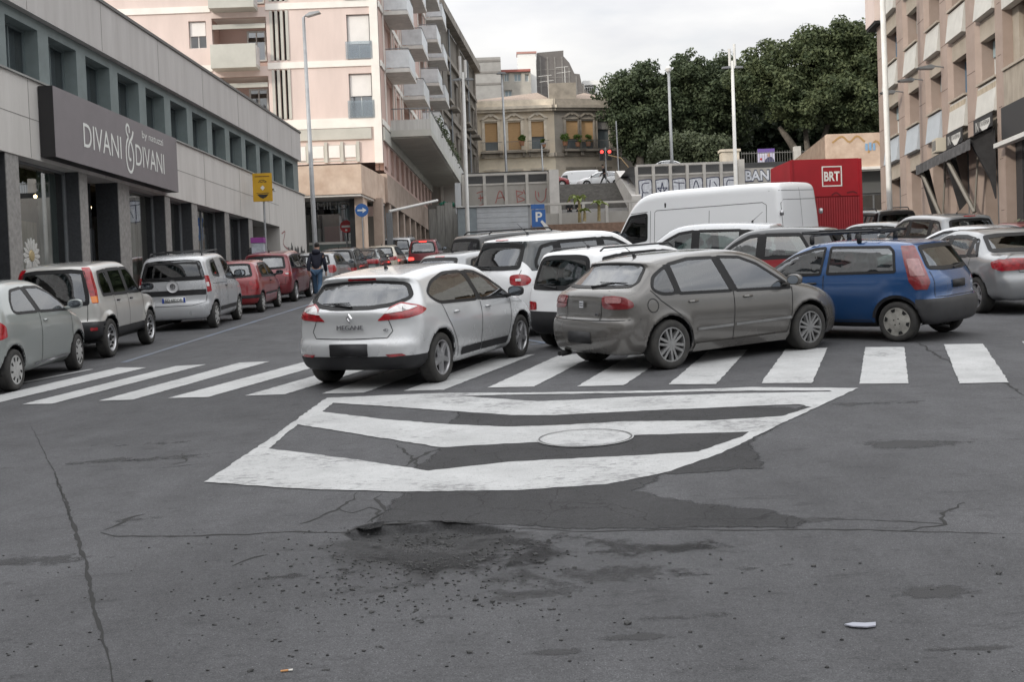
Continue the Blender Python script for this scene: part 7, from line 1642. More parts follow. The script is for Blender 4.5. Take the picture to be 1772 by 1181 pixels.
# tavern boards
for i, (a, c) in enumerate((bay[3], bay[4])):
    s_ = empty('tavern_sign', F8, ('farther', 'nearer')[i] + ' black tavern board with a white shield above the awning', 'sign', 'tavern boards above the awning')
    MB().box(a + .02, c - .02, -.16, -.12, 6.62, 7.26).build('board', AWN, s_)
    w = c - a; b = MB(); b.prism([(a + w * .38, 7.12), (a + w * .38, 6.95), (a + w * .62, 6.68), (a + w * .92, 6.95), (a + w * .92, 7.12)], -.172, -.165, 'y'); b.build('shield', WMETAL, s_)
    text_fit('lettering', 'IN', a + w * .14, a + w * .30, 6.85, 7.15, WMETAL, s_, -.17); text_fit('lettering', 'TAVERNA', a + w * .40, a + w * .90, 6.95, 7.10, AWN, s_, -.178)
# small fittings on the front
ac = empty('air_conditioner', F8 @ Matrix.Translation((6.85, -.28, 6.95)), 'small beige air-conditioning box on the granite pier', 'air conditioner')
MB().box(-.3, .3, -.16, .25, -.25, .25).build('casing', mat('ac_beige', (.50, .46, .38), .6), ac, bevel=.02); MB().box(-.22, .22, -.17, -.162, -.17, .17).build('grille', SHUTG, ac)
for i, (u, lab) in enumerate(((.9, 'wall lamp on the granite pier, farthest of three'), (3.9, 'wall lamp on the granite pier, middle of three'), (6.7, 'wall lamp on the granite pier, nearest of three'))):
    l_ = empty('wall_lamp', F8 @ Matrix.Translation((u, -.02, 9.9 - .08 * i)), lab, 'lamp', 'lamps bracketed on the office piers')
    MB().tube([(0, .02, 0), (0, -.35, .06), (0, -.55, .02)], .025, 6).build('bracket', GMETAL, l_); b = MB(); b.prism([(-.9, .02), (-.45, .10), (-.30, .04), (-.35, -.05), (-.85, -.03)], -.16, .16, 'x'); b.build('lamp_head', GMETAL, l_)
# potted shrub by the near shop placed with the plants
# ---- low sandstone pavilion at the end of the row
pv = empty('sandstone_pavilion', facade(17.2, 62, 1, 0), 'low sandstone-faced pavilion with dark glazing behind the red container', 'building')
L_ = 11.0
b = MB(); b.box(0, 14, 0, .4, 8.55, 10.35); b.build('front_band', SANDST, pv)
b = MB(); M_ = Matrix.Rotation(math.atan(-.092) * 0, 4, 'Z'); b.add([(0, 0, 8.55), (0, 0, 10.35), (1.0, 11, 10.35), (1.0, 11, 8.55)], [(0, 1, 2, 3), (3, 2, 1, 0)]); b.build('side_band', SANDST, pv)
b = MB(); b.add([(0, 0, 10.352), (14, 0, 10.352), (14, 11, 10.352), (1, 11, 10.352)], [(0, 1, 2, 3)]); b.build('roof', CONC, pv)
MB().box(-.1, 14, -.12, .5, 8.40, 8.548).build('soffit_edge', CREAM, pv)
scribble(pv, I4, [[(.3, 9.9), (.8, 10.2), (1.2, 9.9), (1.6, 10.2), (2.0, 9.9)], [(2.2, 9.3), (2.6, 9.9), (3.0, 9.4)]], .10, mat('graffiti_ochre', (.45, .28, .12), .8), -.01)
scribble(pv, I4, [[(2.1, 9.75), (2.1, 9.45)], [(2.3, 9.8), (2.3, 9.45)], [(2.5, 9.75), (2.5, 9.45)]], .14, mat('graffiti_blue', (.25, .42, .62), .8), -.02)
window(pv, .4, 14, 3.9, 7.2, .8, GMETAL, SHOPG, .1, 5, 'shop_window'); MB().box(.4, 14, .7, 1.0, 7.2, 8.4).build('upper_glazing_band', mat('grey_band_paint', (.12, .125, .125), .6), pv)
MB().add([(.4, 2.5, 3.9), (14, 2.5, 3.9), (14, 2.5, 8.4), (.4, 2.5, 8.4)], [(0, 1, 2, 3)]).build('dark_interior', DARKIN, pv)
MB().box(-.05, .4, .2, 1.0, 3.6, 8.4).build('pillar', SPAN, pv)
# ---- houses behind the viewer, then an added unseen block shading the foreground
SH = mat('shade_block_plaster', (.72, .715, .70), .9, var=.15, scale=.4)
bk = empty('rear_house_row', facade(60, -19, -1, 0), 'low plastered row of houses across the street behind the viewer', 'building')
ops = [(3 + 3.4 * i, 4.4 + 3.4 * i, z, z + 1.8) for i in range(38) for z in (.4, 4.0)]
b = MB(); holed_wall(b, 0, 138, -2.5, 8.0, ops, 0, .3); shell(b, 0, 138, 0, 12, -2.5, 8.0); b.build('wall', SH, bk)
b = MB(); [b.add([(o_[0], .29, o_[2]), (o_[1], .29, o_[2]), (o_[1], .29, o_[3]), (o_[0], .29, o_[3])], [(0, 1, 2, 3)]) for o_ in ops]
b.build('window_panes', mat('rear_pane', (.06, .07, .08), .1), bk)

b2 = empty('added_shade_block', facade(-25, -34, 0, 1), 'tall plastered apartment block rising behind the concrete store', 'building')  # unseen block added to keep the low sun off the square
ops = [(2 + 3.6 * i, 3.4 + 3.6 * i, z, z + 1.8) for i in range(14) for z in (11.5, 15, 18.5, 22)]
b = MB(); holed_wall(b, 0, 54, -3, 27, ops, 0, .3); shell(b, 0, 54, 0, 16, -3, 27); b.build('wall', SH, b2)
b = MB(); [b.add([(o_[0], .29, o_[2]), (o_[1], .29, o_[2]), (o_[1], .29, o_[3]), (o_[0], .29, o_[3])], [(0, 1, 2, 3)]) for o_ in ops]
b.build('window_panes', mat('rear_pane', (.06, .07, .08), .1), b2)
# ------------------------------------------------------------------ the cars, each where it stands
SILVER = paint('paint_silver', (.56, .57, .58), .22, .26, .10)
TAUPE = paint('paint_grey_brown', (.118, .112, .105), .32, .25, .12)
BLUE = paint('paint_blue', (.016, .07, .20), .3, .22, .10)
SAGE = paint('paint_grey_green_silver', (.31, .335, .325), .3, .28, .2)
WARMSIL = paint('paint_warm_silver', (.47, .462, .44), .25, .28, .2)
COOLSIL = paint('paint_cool_silver', (.50, .51, .525), .25, .27, .15)
WHITE = paint('paint_white', (.82, .83, .84), 0, .3, .10)
RED = paint('paint_red', (.24, .012, .018), .1, .3, .12)
REDBLK = paint('paint_red_black_roof', (.27, .012, .02), .1, .28, .1, (.97, (.03, .032, .036)))
DRED = paint('paint_dark_red', (.16, .008, .016), .2, .3, .12)
GREYS = paint('paint_grey', (.27, .28, .29), .35, .28, .2)
DGREY = paint('paint_dark_grey', (.06, .065, .07), .5, .33)
BLACK = paint('paint_black', (.012, .013, .015), .2, .3, .2)
DGREEN = paint('paint_dark_green', (.02, .035, .035), .4, .3, .2)
BEIGE = paint('paint_beige', (.50, .46, .38), .3, .34)
car_parts('off_roader'); add_spare()
KERB_G, MID_G, RIGHT_G, TOP_G = 'cars parked along the left kerb', 'cars crowded in the middle of the square', 'cars parked along the right-hand building', 'cars on the upper terrace'
def sc(M, x=1.0, y=1.0, z=1.0): return M @ Matrix.Diagonal((x, y, z, 1))
make_car('round_hatchback', 'hatchback_car', SILVER, on_road(-1.17, 16.05, 22.7), 'silver five-door hatchback with MEGANE lettering standing on the zebra crossing', MID_G, 'car')
make_car('sloping_hatchback', 'hatchback_car', TAUPE, on_road(2.60, 15.98, 57), 'dusty grey-brown hatchback stopped broadside over the zebra crossing', MID_G, 'car')
make_car('tall_lamp_hatchback', 'hatchback_car', BLUE, on_road(5.14, 17.75, -45), 'blue three-door hatchback carrying a black roof rack', MID_G, 'car')
make_car('bubble_hatchback', 'hatchback_car', SAGE, on_road(-7.70, 17.2, -1), 'grey-green silver three-door car cut off by the left edge of the photo', KERB_G, 'car', steer=.10)
make_car('off_roader', 'off_road_car', WARMSIL, on_road(-7.85, 21.55, -1.5), 'silver off-roader with black tailgate glass and covered spare wheel', KERB_G, 'car')
make_car('boxy_van_car', 'van_car', COOLSIL, on_road(-7.55, 27.6, -1.5), 'boxy silver car with a big round emblem and plate ED 682DR', KERB_G, 'car')
make_car('city_car', 'city_car', RED, on_road(-7.45, 32.6, 0), 'small red city car with black bumper behind the boxy silver car', KERB_G, 'car', skip=('roof_trim',))
make_car('tall_hatchback', 'hatchback_car', DRED, sc(on_road(-7.5, 37.6, 1), .95, .96, .97), 'tall dark red hatchback beside the man in the blue jacket', KERB_G, 'car', skip=('pillar_trim',))
make_car('small_hatchback', 'hatchback_car', GREYS, on_road(-6.85, 42.6, 2), 'grey hatchback just past the man in the blue jacket', KERB_G, 'car')
make_car('small_mpv', 'hatchback_car', BLACK, on_road(-6.65, 46.9, 2), 'black small car between the grey hatchback and the dark green saloon', KERB_G, 'car', skip=('roof_rail', 'model_lettering', 'emblem'))
make_car('saloon', 'saloon_car', DGREEN, on_road(-6.35, 51.8, 2), 'dark green saloon in the far part of the kerb row', KERB_G, 'car')
make_car('estate', 'estate_car', BEIGE, on_road(-6.05, 56.9, 2), 'cream estate car before the tall silver off-roader', KERB_G, 'car')
make_car('big_off_roader', 'off_road_car', COOLSIL, on_road(-5.75, 62.5, 2), 'tall silver off-roader at the far end of the kerb row', KERB_G, 'car')
r_ = make_car('small_mpv', 'hatchback_car', DRED, sc(on_road(-4.15, 58.5, 1), 1, 1, 1.08), 'red car with brake lamps lit driving up the street', None, 'car', skip=('roof_rail', 'model_lettering', 'emblem', 'antenna'))
for ch in r_.children:
    if ch.name.startswith('tail_light'): ch.material_slots[0].link = 'OBJECT'; ch.material_slots[0].material = LLIT; ch['label'] = 'lit brake lamp'
b = MB(); b.box(-1.56, -1.50, -.18, .18, 1.42, 1.47); b.build('high_brake_lamp', LLIT, r_)
make_car('big_off_roader', 'off_road_car', BLACK, on_road(.75, 30.5, 58), 'long black off-roader with roof rails behind the white hatchback', MID_G, 'car')
make_car('small_hatchback', 'hatchback_car', GREYS, on_road(-.55, 26.0, 40), 'grey hatchback half hidden behind the silver one', MID_G, 'car')
make_car('tall_hatchback', 'hatchback_car', WHITE, sc(on_road(1.30, 21.7, 52), 1.06, 1.04, 1.08), 'white tall hatchback with black pillars and round red tail lights', MID_G, 'car')
make_car('small_mpv', 'hatchback_car', WHITE, on_road(2.02, 18.55, 50), 'small white car with TREND lettering behind the grey-brown hatchback', MID_G, 'car')
make_car('city_car', 'city_car', REDBLK, sc(on_road(4.85, 21.9, -62), 1, 1, 1.15), 'red city car with dark roof between grey-brown and blue cars', MID_G, 'car')
make_car('tall_hatchback', 'hatchback_car', COOLSIL, sc(on_road(4.2, 25.2, -65), 1.02, 1.03, 1.08), 'silver hatchback parked in front of the white van', MID_G, 'car', skip=('pillar_trim',))
make_car('cargo_van', 'cargo_van', WHITE, sc(on_road(5.0, 30.0, -47), .95, 1.05, 1.075), 'long white cargo van with high roof', MID_G, 'van')
make_car('small_hatchback', 'hatchback_car', WHITE, on_road(4.1, 44, -60), 'white car glimpsed ahead of the van near the banana plants', MID_G, 'car')
make_car('saloon', 'saloon_car', GREYS, on_road(8.85, 21.55, -5), 'grey saloon cut off by the right edge of the photo', RIGHT_G, 'car')
make_car('saloon', 'saloon_car', COOLSIL, on_road(10.4, 26.3, -38), 'pale silver saloon seen over the roof of the grey saloon', RIGHT_G, 'car')
make_car('tall_hatchback', 'hatchback_car', GREYS, sc(on_road(11.9, 32.5, -12), 1.05, 1.02, 1.03), 'grey estate-like car with wide rear window before the tavern awning', RIGHT_G, 'car', skip=('pillar_trim',))
make_car('small_mpv', 'hatchback_car', GREYS, on_road(11.0, 35.2, -35), 'grey car half hidden beyond the blue hatchback roof rack', RIGHT_G, 'car', skip=('roof_rail', 'model_lettering', 'emblem'))
make_car('big_off_roader', 'off_road_car', BLACK, sc(on_road(13.9, 44.2, -6), 1, 1, 1.05), 'black off-roader standing beside the red container', RIGHT_G, 'car')
make_car('saloon', 'saloon_car', DRED, on_road(12.2, 27.6, -5), 'dark red car showing only at the right edge', RIGHT_G, 'car')
make_car('small_hatchback', 'hatchback_car', RED, on_road(3.7, 103.0, 90, TERZ), 'red hatchback on the upper terrace at the stair head', TOP_G, 'car')
make_car('van_far', 'cargo_van', WHITE, sc(on_road(6.4, 107.5, -90, TERZ), .72, .85, .80), 'white van on the upper terrace behind the white car', TOP_G, 'van')
make_car('round_hatchback', 'hatchback_car', WHITE, on_road(8.5, 104.2, -90, TERZ), 'white hatchback on the upper terrace behind the walking pedestrian', TOP_G, 'car', skip=('model_lettering', 'emblem'))
make_car('saloon', 'saloon_car', WHITE, on_road(13.6, 95.5, 90, TERZ - .25), 'white car roof showing over the white-lettered wall', TOP_G, 'car')
# ================================================================== VEGETATION
def leafmat(name, a, b_, tr=.25):
    if name in MATS: return MATS[name]
    m = bpy.data.materials.new(name); m.use_nodes = True; MATS[name] = m; n, l = m.node_tree.nodes, m.node_tree.links; p = n['Principled BSDF']; p.inputs['Roughness'].default_value = .5; p.inputs['Specular IOR Level'].default_value = .15
    g = n.new('ShaderNodeNewGeometry'); tc = n.new('ShaderNodeTexCoord'); t = n.new('ShaderNodeTexNoise'); t.inputs['Scale'].default_value = .55; t.inputs['Detail'].default_value = 3; l.new(tc.outputs['Object'], t.inputs['Vector'])
    ad = n.new('ShaderNodeMath'); ad.operation = 'MULTIPLY_ADD'; ad.inputs[1].default_value = .3; l.new(g.outputs['Random Per Island'], ad.inputs[0]); l.new(t.outputs['Fac'], ad.inputs[2])
    r_ = n.new('ShaderNodeMapRange'); r_.inputs[1].default_value = .35; r_.inputs[2].default_value = .9; l.new(ad.outputs[0], r_.inputs[0])
    x = n.new('ShaderNodeMix'); x.data_type = 'RGBA'; x.inputs[6].default_value = (*a, 1); x.inputs[7].default_value = (*b_, 1); l.new(r_.outputs[0], x.inputs[0]); l.new(x.outputs[2], p.inputs['Base Color'])
    ts = n.new('ShaderNodeBsdfTranslucent'); l.new(x.outputs[2], ts.inputs[0]); mi = n.new('ShaderNodeMixShader'); mi.inputs[0].default_value = tr; l.new(p.outputs[0], mi.inputs[1]); l.new(ts.outputs[0], mi.inputs[2]); l.new(mi.outputs[0], n['Material Output'].inputs[0]); return m
NR = np.random.RandomState(11)
def leaves(name, clumps, per, size, m, parent, flat=.8):
    """leaf-sized faces gathered in clumps: (centre, radius)"""
    C_ = np.concatenate([np.repeat(np.array(c)[None], max(8, int(per * r_ * r_)), 0) for c, r_ in clumps]); Rr_ = np.concatenate([np.full(max(8, int(per * r_ * r_)), r_) for c, r_ in clumps])
    N = len(C_); d = NR.normal(size=(N, 3)); d /= np.linalg.norm(d, axis=1)[:, None]; rad = NR.uniform(.2, 1, N) ** .45 * Rr_
    P = C_ + d * rad[:, None] * np.array([1, 1, flat])
    nrm = d * .8 + NR.normal(size=(N, 3)) * .6 + np.array([0, 0, .35]); nrm /= np.linalg.norm(nrm, axis=1)[:, None]
    a = np.cross(nrm, NR.normal(size=(N, 3))); a /= np.linalg.norm(a, axis=1)[:, None]; b_ = np.cross(nrm, a); s_ = (size * NR.uniform(.6, 1.35, N))[:, None]
    V = np.stack([P - a * s_, P - b_ * s_ * .55, P + a * s_, P + b_ * s_ * .55], 1).reshape(-1, 3)
    me = bpy.data.meshes.new(name); me.vertices.add(4 * N); me.vertices.foreach_set('co', V.ravel()); me.loops.add(4 * N); me.loops.foreach_set('vertex_index', np.arange(4 * N)); me.polygons.add(N); me.polygons.foreach_set('loop_start', np.arange(0, 4 * N, 4)); me.update(); me.validate()
    me.materials.append(m); return link(name, me, parent)
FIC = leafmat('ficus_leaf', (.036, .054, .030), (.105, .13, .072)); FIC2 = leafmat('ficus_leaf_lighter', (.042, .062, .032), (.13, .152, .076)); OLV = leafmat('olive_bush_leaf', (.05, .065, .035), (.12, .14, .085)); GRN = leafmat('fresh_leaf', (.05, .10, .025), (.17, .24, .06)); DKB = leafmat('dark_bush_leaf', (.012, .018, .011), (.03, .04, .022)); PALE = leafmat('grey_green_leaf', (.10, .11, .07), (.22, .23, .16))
BARK = mat('ficus_bark', (.12, .105, .088), .9, var=.35, scale=4, bump=.3, bscale=15)
def ficus(base, lobes, trunk, label, m, per=150, size=.18):
    """lobes: (dx, dy, z, r) big masses of the crown, each broken into clumps with gaps between"""
    t = empty('ficus_tree', Matrix.Translation(base), label, 'tree', 'ficus trees on the terrace'); cl = []
    for dx, dy, z, r_ in lobes:
        n = int(10 + r_ * r_ * 5.0)
        for i in range(n):
            d = NR.normal(size=3); d /= np.linalg.norm(d); k = r_ * NR.uniform(.45, 1.08)
            if d[2] < -.35: k *= .8
            cl.append(((dx + d[0] * k, dy + d[1] * k, z + d[2] * k * .85), NR.uniform(.55, 1.15)))
    leaves('crown', cl, per, size, m, t)
    b = MB()
    for pts, rs_ in trunk: b.tube(pts, rs_, 9)
    b.build('trunk', BARK, t, True); return t
T0 = AT(1395, 262, 112); Tx = lambda px, py, y=112: (AT(px, py, y).x - T0.x, AT(px, py, y).z - TERZ)
bz = TERZ
def lob(px, py, rpx, dy=0, y=112): x, z = Tx(px, py, y); return (x, dy, z, rpx / 2000 * y)
ficus((T0.x, 112, bz), [lob(1340, 150, 55, -1), lob(1400, 120, 60, 0), lob(1462, 105, 62, 1), lob(1500, 150, 60, 1), lob(1440, 185, 55, -2), lob(1372, 190, 48, -2), lob(1500, 215, 55, 1), lob(1300, 145, 40, 1), lob(1440, 70, 30, 0), lob(1500, 80, 55, 1), lob(1470, 62, 36, 0), lob(1525, 110, 60, 2), lob(1540, 170, 60, 2), lob(1400, 80, 34, 0), lob(1330, 105, 38, 0), lob(1420, 150, 50, 3), lob(1480, 190, 50, 3)],
      [([(.2, 0, -.2), (.1, 0, 1.6), (-.6, 0, 3.0), (-1.6, -.2, 4.6), (-2.6, -.3, 6.0)], [.75, .6, .42, .34, .22]), ([(.15, 0, 1.5), (.2, .2, 3.5), (.0, .1, 6.0)], [.4, .3, .2]), ([(.6, 0, -.2), (.9, .1, 2.0), (1.6, .1, 4.5), (2.6, .2, 7.0)], [.5, .36, .28, .18])], 'biggest ficus with forked pale trunk on the right of the terrace', FIC2)
T0 = AT(1230, 275, 118)
ficus((T0.x, 118, bz), [lob(1195, 130, 42, 0, 118), lob(1230, 165, 50, 0, 118), lob(1265, 125, 42, 1, 118), lob(1290, 175, 48, 1, 118), lob(1205, 205, 48, 0, 118), lob(1265, 215, 45, 1, 118), lob(1240, 240, 40, 2, 118), lob(1160, 160, 40, 1, 118)],
      [([(0, 0, -.2), (.1, 0, 2.5), (-.8, 0, 5.5)], [.7, .5, .3]), ([(.1, 0, 2.0), (1.2, 0, 5.0), (2.4, 0, 7)], [.4, .3, .18])], 'middle ficus between the two white lamp posts', FIC)
T0 = AT(1105, 290, 116)
ficus((T0.x, 116, bz), [lob(1075, 160, 40, 0, 116), lob(1110, 145, 42, 1, 116), lob(1140, 170, 42, 1, 116), lob(1080, 205, 38, 0, 116), lob(1120, 215, 42, 0, 116), lob(1095, 245, 34, 0, 116), lob(1150, 220, 40, 2, 116), lob(1165, 180, 40, 3, 116), lob(1120, 265, 26, 1, 116)],
      [([(0, 0, -.2), (.1, 0, 3.0), (.4, 0, 6.0)], [.6, .45, .25])], 'leftmost ficus leaning over the grey town house', FIC)
T0 = AT(1480, 290, 135)
ficus((T0.x, 135, bz), [lob(x, z, 48, 3 - 5 * (x < 1290), 135) for x in range(1110, 1520, 36) for z in (268, 215, 165) if not (x < 1180 and z < 200)], [([(0, 0, -.2), (0, 0, 6)], [.6, .4])], 'dark ficus mass standing in deep shade behind the others', DKB, 60, .42)  # dark bush leaf colour instead of the ficus green
def bush(name, p, r_, n, m, label, cat='shrub', group=None, size=.1, per=160, stem=True, flat=.9):
    e = empty(name, Matrix.Translation(p), label, cat, group)
    cl = [((NR.uniform(-.55, .55) * r_, NR.uniform(-.55, .55) * r_, r_ * NR.uniform(.35, 1.45)), r_ * NR.uniform(.28, .5)) for _ in range(n)]
    leaves('foliage', cl, per / max(r_, .3) ** 2 * 2.2, size, m, e, flat)
    if stem: MB().tube([(0, 0, -.1), (.03, 0, r_ * .9)], [.03 + r_ * .03, .02], 6).build('stem', BARK, e)
    return e
for px, y, r_, lab in ((1165, 104, 2.7, 'rounded olive-green bush left of the tall white lamp post'), (1224, 104, 2.6, 'rounded olive-green bush right of the grey lamp post')):
    p = AT(px, 280, y); bush('bush', (p.x, y, TERZ), r_, 60, OLV, lab, 'bush', 'bushes behind the lettered wall', .15, 560)
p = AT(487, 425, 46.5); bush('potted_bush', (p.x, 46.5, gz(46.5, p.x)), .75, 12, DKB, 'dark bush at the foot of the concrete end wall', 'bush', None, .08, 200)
p = AT(1757, 400, 29.5); bush('potted_bush', (p.x, 29.5, gz(29.5, p.x) + .1), .78, 12, PALE, 'grey-green potted bush by the shop window at right', 'bush', None, .06, 200)
for px, py, y, r_, lab in ((903, 246, 118.8, .45, 'green balcony plant on the ochre villa front'), (940, 249, 118.8, .3, 'small green plant at the villa corner balcony'), (978, 246, 119.4, .62, 'bushy green plant leftmost on the grey villa side'), (1000, 248, 119.8, .6, 'yellow-green plant in the middle of the grey villa balcony'), (1018, 247, 120.2, .5, 'green plant rightmost on the grey villa balcony')):
    p = AT(px, py, y); bush('balcony_plant', (p.x, y, p.z), r_, 9, GRN, lab, 'plant', 'plants on the villa balconies', .10, 120, False)
    MB().lathe([(.0, -.35), (.22, -.35), (.3, .1), (.0, .1)], 10, Matrix.Translation((0, 0, 0)) @ Matrix.Rotation(math.pi / 2, 4, 'X')).build('pot', mat('terracotta', (.34, .17, .10), .85), [o for o in bpy.data.objects if o.get('label') == lab][0])
hg = empty('balcony_hedge', F3, 'row of green plants along the long pink-block balcony', 'hedge'); leaves('foliage', [((u, y + NR.uniform(-.1, .1), z + NR.uniform(-.3, .55)), NR.uniform(.3, .5)) for u, y, z in hedge_at for _ in range(2)], 110, .12, OLV, hg)
def banana(px, py, y, h_, lab):
    p = AT(px, py, y); e = empty('banana_plant', Matrix.Translation((p.x, y, 7.55)), lab, 'plant', 'banana plants in the brown bed')
    MB().tube([(0, 0, -.05), (.03, 0, h_ * .5), (0, 0, h_ * .72)], [.12, .10, .06], 8).build('stem', mat('banana_stem', (.30, .24, .12), .8, var=.3, scale=6), e)
    for i in range(9):
        a = i * 2.4; el = NR.uniform(.5, 1.35); L_ = h_ * NR.uniform(.45, .65); w = .17; vs, fs = [], []
        for k in range(7):
            t = k / 6; r_ = L_ * t * math.cos(el); z = h_ * .66 + L_ * (t * math.sin(el) - .75 * t * t); ww = w * math.sin(math.pi * min(1, .12 + .88 * t)) + .01
            c_, s_ = math.cos(a), math.sin(a)
            for q, dz in ((-ww, .04), (0, -.03), (ww, .04)): vs.append((c_ * r_ - s_ * q, s_ * r_ + c_ * q, z + dz))
        for k in range(6):
            for q in (0, 1): fs.append((k * 3 + q, k * 3 + q + 1, k * 3 + q + 4, k * 3 + q + 3))
        MB().add(vs, fs).build('leaf', leafmat('banana_leaf', (.10, .15, .03), (.30, .34, .11)), e, True)
banana(1003, 388, 81.5, 2.3, 'taller upright banana plant in the brown bed'); banana(1037, 395, 81.0, 1.7, 'lower spreading banana plant nearest the white van'); banana(1012, 395, 80.6, 1.0, 'smallest banana plant low at the foot of the tall one')
# ================================================================== LAMP POSTS, SIGNS, PEOPLE
POLEW = mat('white_painted_pole', (.62, .62, .60), .5, var=.1, scale=2); POLEG = mat('galvanised_pole', (.34, .35, .36), .5, .4, var=.15, scale=3)
def pole(name, top, base, label, cat, group, m, r0, r1, head=None):
    e = empty(name, Matrix.Translation(base), label, cat, group); t = Vector(top) - Vector(base)
    MB().tube([(0, 0, 0), tuple(t * .12), tuple(t)], [r0, r0 * .9, r1], 10).build('pole', m, e, True); MB().lathe([(0, .0), (r0 * 2.2, 0), (r0 * 2.2, .05), (r0 * 1.1, .12)], 12, Matrix.Rotation(math.pi / 2, 4, 'X')).build('base_plate', m, e); return e, t
LG = 'street lamps'
a = AT(546, 425, 52); e, t = pole('street_lamp', AT(525, 30, 52), (a.x, 52, gz(52, a.x)), 'grey street lamp with a single flat head against the pink block', 'lamp', LG, POLEG, .13, .07)
b = MB(); b.tube([t, t + Vector((.12, 0, .10)), t + Vector((.3, 0, .13))], .04, 6); b.build('bracket', POLEG, e); b = MB(); b.prism([(.1, .06), (.3, .20), (.72, .24), (.78, .17), (.2, .02)], -.17, .17, 'y', 0, Matrix.Translation(t)); b.build('lamp_head', POLEG, e)
a = AT(808, 372, 72); e, t = pole('street_lamp', AT(801, 125, 72), (a.x, 72, gz(72, a.x)), 'white lamp post with twin tubes before the red BABU graffiti', 'lamp', LG, POLEW, .15, .09)
for s_ in (-1, 1):
    MB().tube([t + Vector((s_ * .16, 0, -.4)), t + Vector((s_ * .16, 0, 1.0 - .25 * (s_ > 0)))], .09, 8).build('light_tube', WMETAL, e); b = MB(); b.prism([(s_ * .15, -.35), (s_ * .62, -.42), (s_ * .66, -.5), (s_ * .15, -.5)], -.12, .12, 'y', 0, Matrix.Translation(t)); b.build('lamp_head', GMETAL, e)
a = AT(1275, 380, 78); e, t = pole('street_lamp', AT(1267, 105, 78), (a.x, 78, gz(78, a.x)), 'tall white lamp post with twin tubes rising behind the white van', 'lamp', LG, POLEW, .16, .10)
for s_ in (-1, 1):
    MB().tube([t + Vector((s_ * .17, 0, -.5)), t + Vector((s_ * .17, 0, 1.1 - .3 * (s_ < 0)))], .09, 8).build('light_tube', WMETAL, e); b = MB(); b.prism([(s_ * .15, -.35), (s_ * .68, -.40), (s_ * .72, -.5), (s_ * .15, -.5)], -.12, .12, 'y', 0, Matrix.Translation(t)); b.build('lamp_head', GMETAL, e)
a = AT(1163, 290, 92); e, t = pole('street_lamp', AT(1157, 125, 92), (a.x, 92, TERZ), 'grey lamp post with round cap in front of the leftmost bushes', 'lamp', LG, POLEG, .14, .10); b = MB(); b.lathe([(0, .5), (.18, .45), (.26, .3), (.2, .1), (.12, 0)], 12, Matrix.Translation(t) @ Matrix.Rotation(-math.pi / 2, 4, 'X') @ Matrix.Diagonal((1, -1, 1, 1))); b.build('lamp_cap', WMETAL, e)
a = AT(1541, 380, 43); e, t = pole('street_lamp', AT(1525, -60, 43), (a.x, 43, gz(43, a.x)), 'white lamp post beside the granite office block, running out of the top', 'lamp', LG, POLEW, .12, .10); b = MB(); b.tube([t, t + Vector((-.8, 0, .4))], .05, 6); b.build('lamp_arm', POLEW, e)
a = AT(877, 300, 110); e, t = pole('street_lamp', AT(868, 128, 110), (a.x, 110, TERZ), 'thin grey lamp post in front of the ochre villa', 'lamp', LG, POLEG, .14, .09); b = MB(); b.prism([(-.5, 0), (.5, 0), (.3, .16), (-.3, .16)], -.2, .2, 'y', 0, Matrix.Translation(t)); b.build('lamp_head', GMETAL, e)
a = AT(940, 296, 108); e, t = pole('street_lamp', AT(937, 250, 108), (a.x, 108, TERZ), 'short grey post standing at the villa corner', 'lamp', LG, POLEG, .09, .07); b = MB(); b.prism([(-.1, 0), (.45, .05), (.45, .14), (-.1, .14)], -.1, .1, 'y', 0, Matrix.Translation(t)); b.build('lamp_head', GMETAL, e)
# traffic lights on the terrace
a = AT(1049, 300, 101); tl = empty('traffic_light', Matrix.Translation((a.x, 101, TERZ)), 'pair of red traffic lights on one post at the stair head', 'traffic light'); h_ = AT(1049, 265, 101).z - TERZ
MB().tube([(0, 0, 0), (0, 0, h_ + .5)], .06, 8).build('post', POLEG, tl)
for s_ in (-1, 1):
    hd_ = MB().box(s_ * .33 - .2, s_ * .33 + .2, -.18, .1, h_ - .62, h_ + .32).build('signal_head', BLK, tl)
    for z, m_ in ((h_ + .1, LLIT), (h_ - .17, DARKIN), (h_ - .44, DARKIN)): MB().lathe([(0, -.2), (.13, -.2), (.15, -.17)], 14, Matrix.Translation((s_ * .33, 0, z))).build('lens', m_, hd_)
a = AT(1071, 300, 100.5); tr_ = empty('signal_arm_post', Matrix.Translation((a.x, 100.5, TERZ)), 'thin post with a curved yellow arm right of the traffic lights', 'post')
MB().tube([(0, 0, 0), (-.1, 0, 5.4)], .06, 6).build('post', POLEG, tr_); MB().tube([(1.2, 0, .2), (.9, 0, 1.3), (.2, 0, 2.2), (-.9, 0, 2.5)], .05, 6).build('curved_arm', mat('ochre_arm', (.35, .24, .12), .6), tr_)
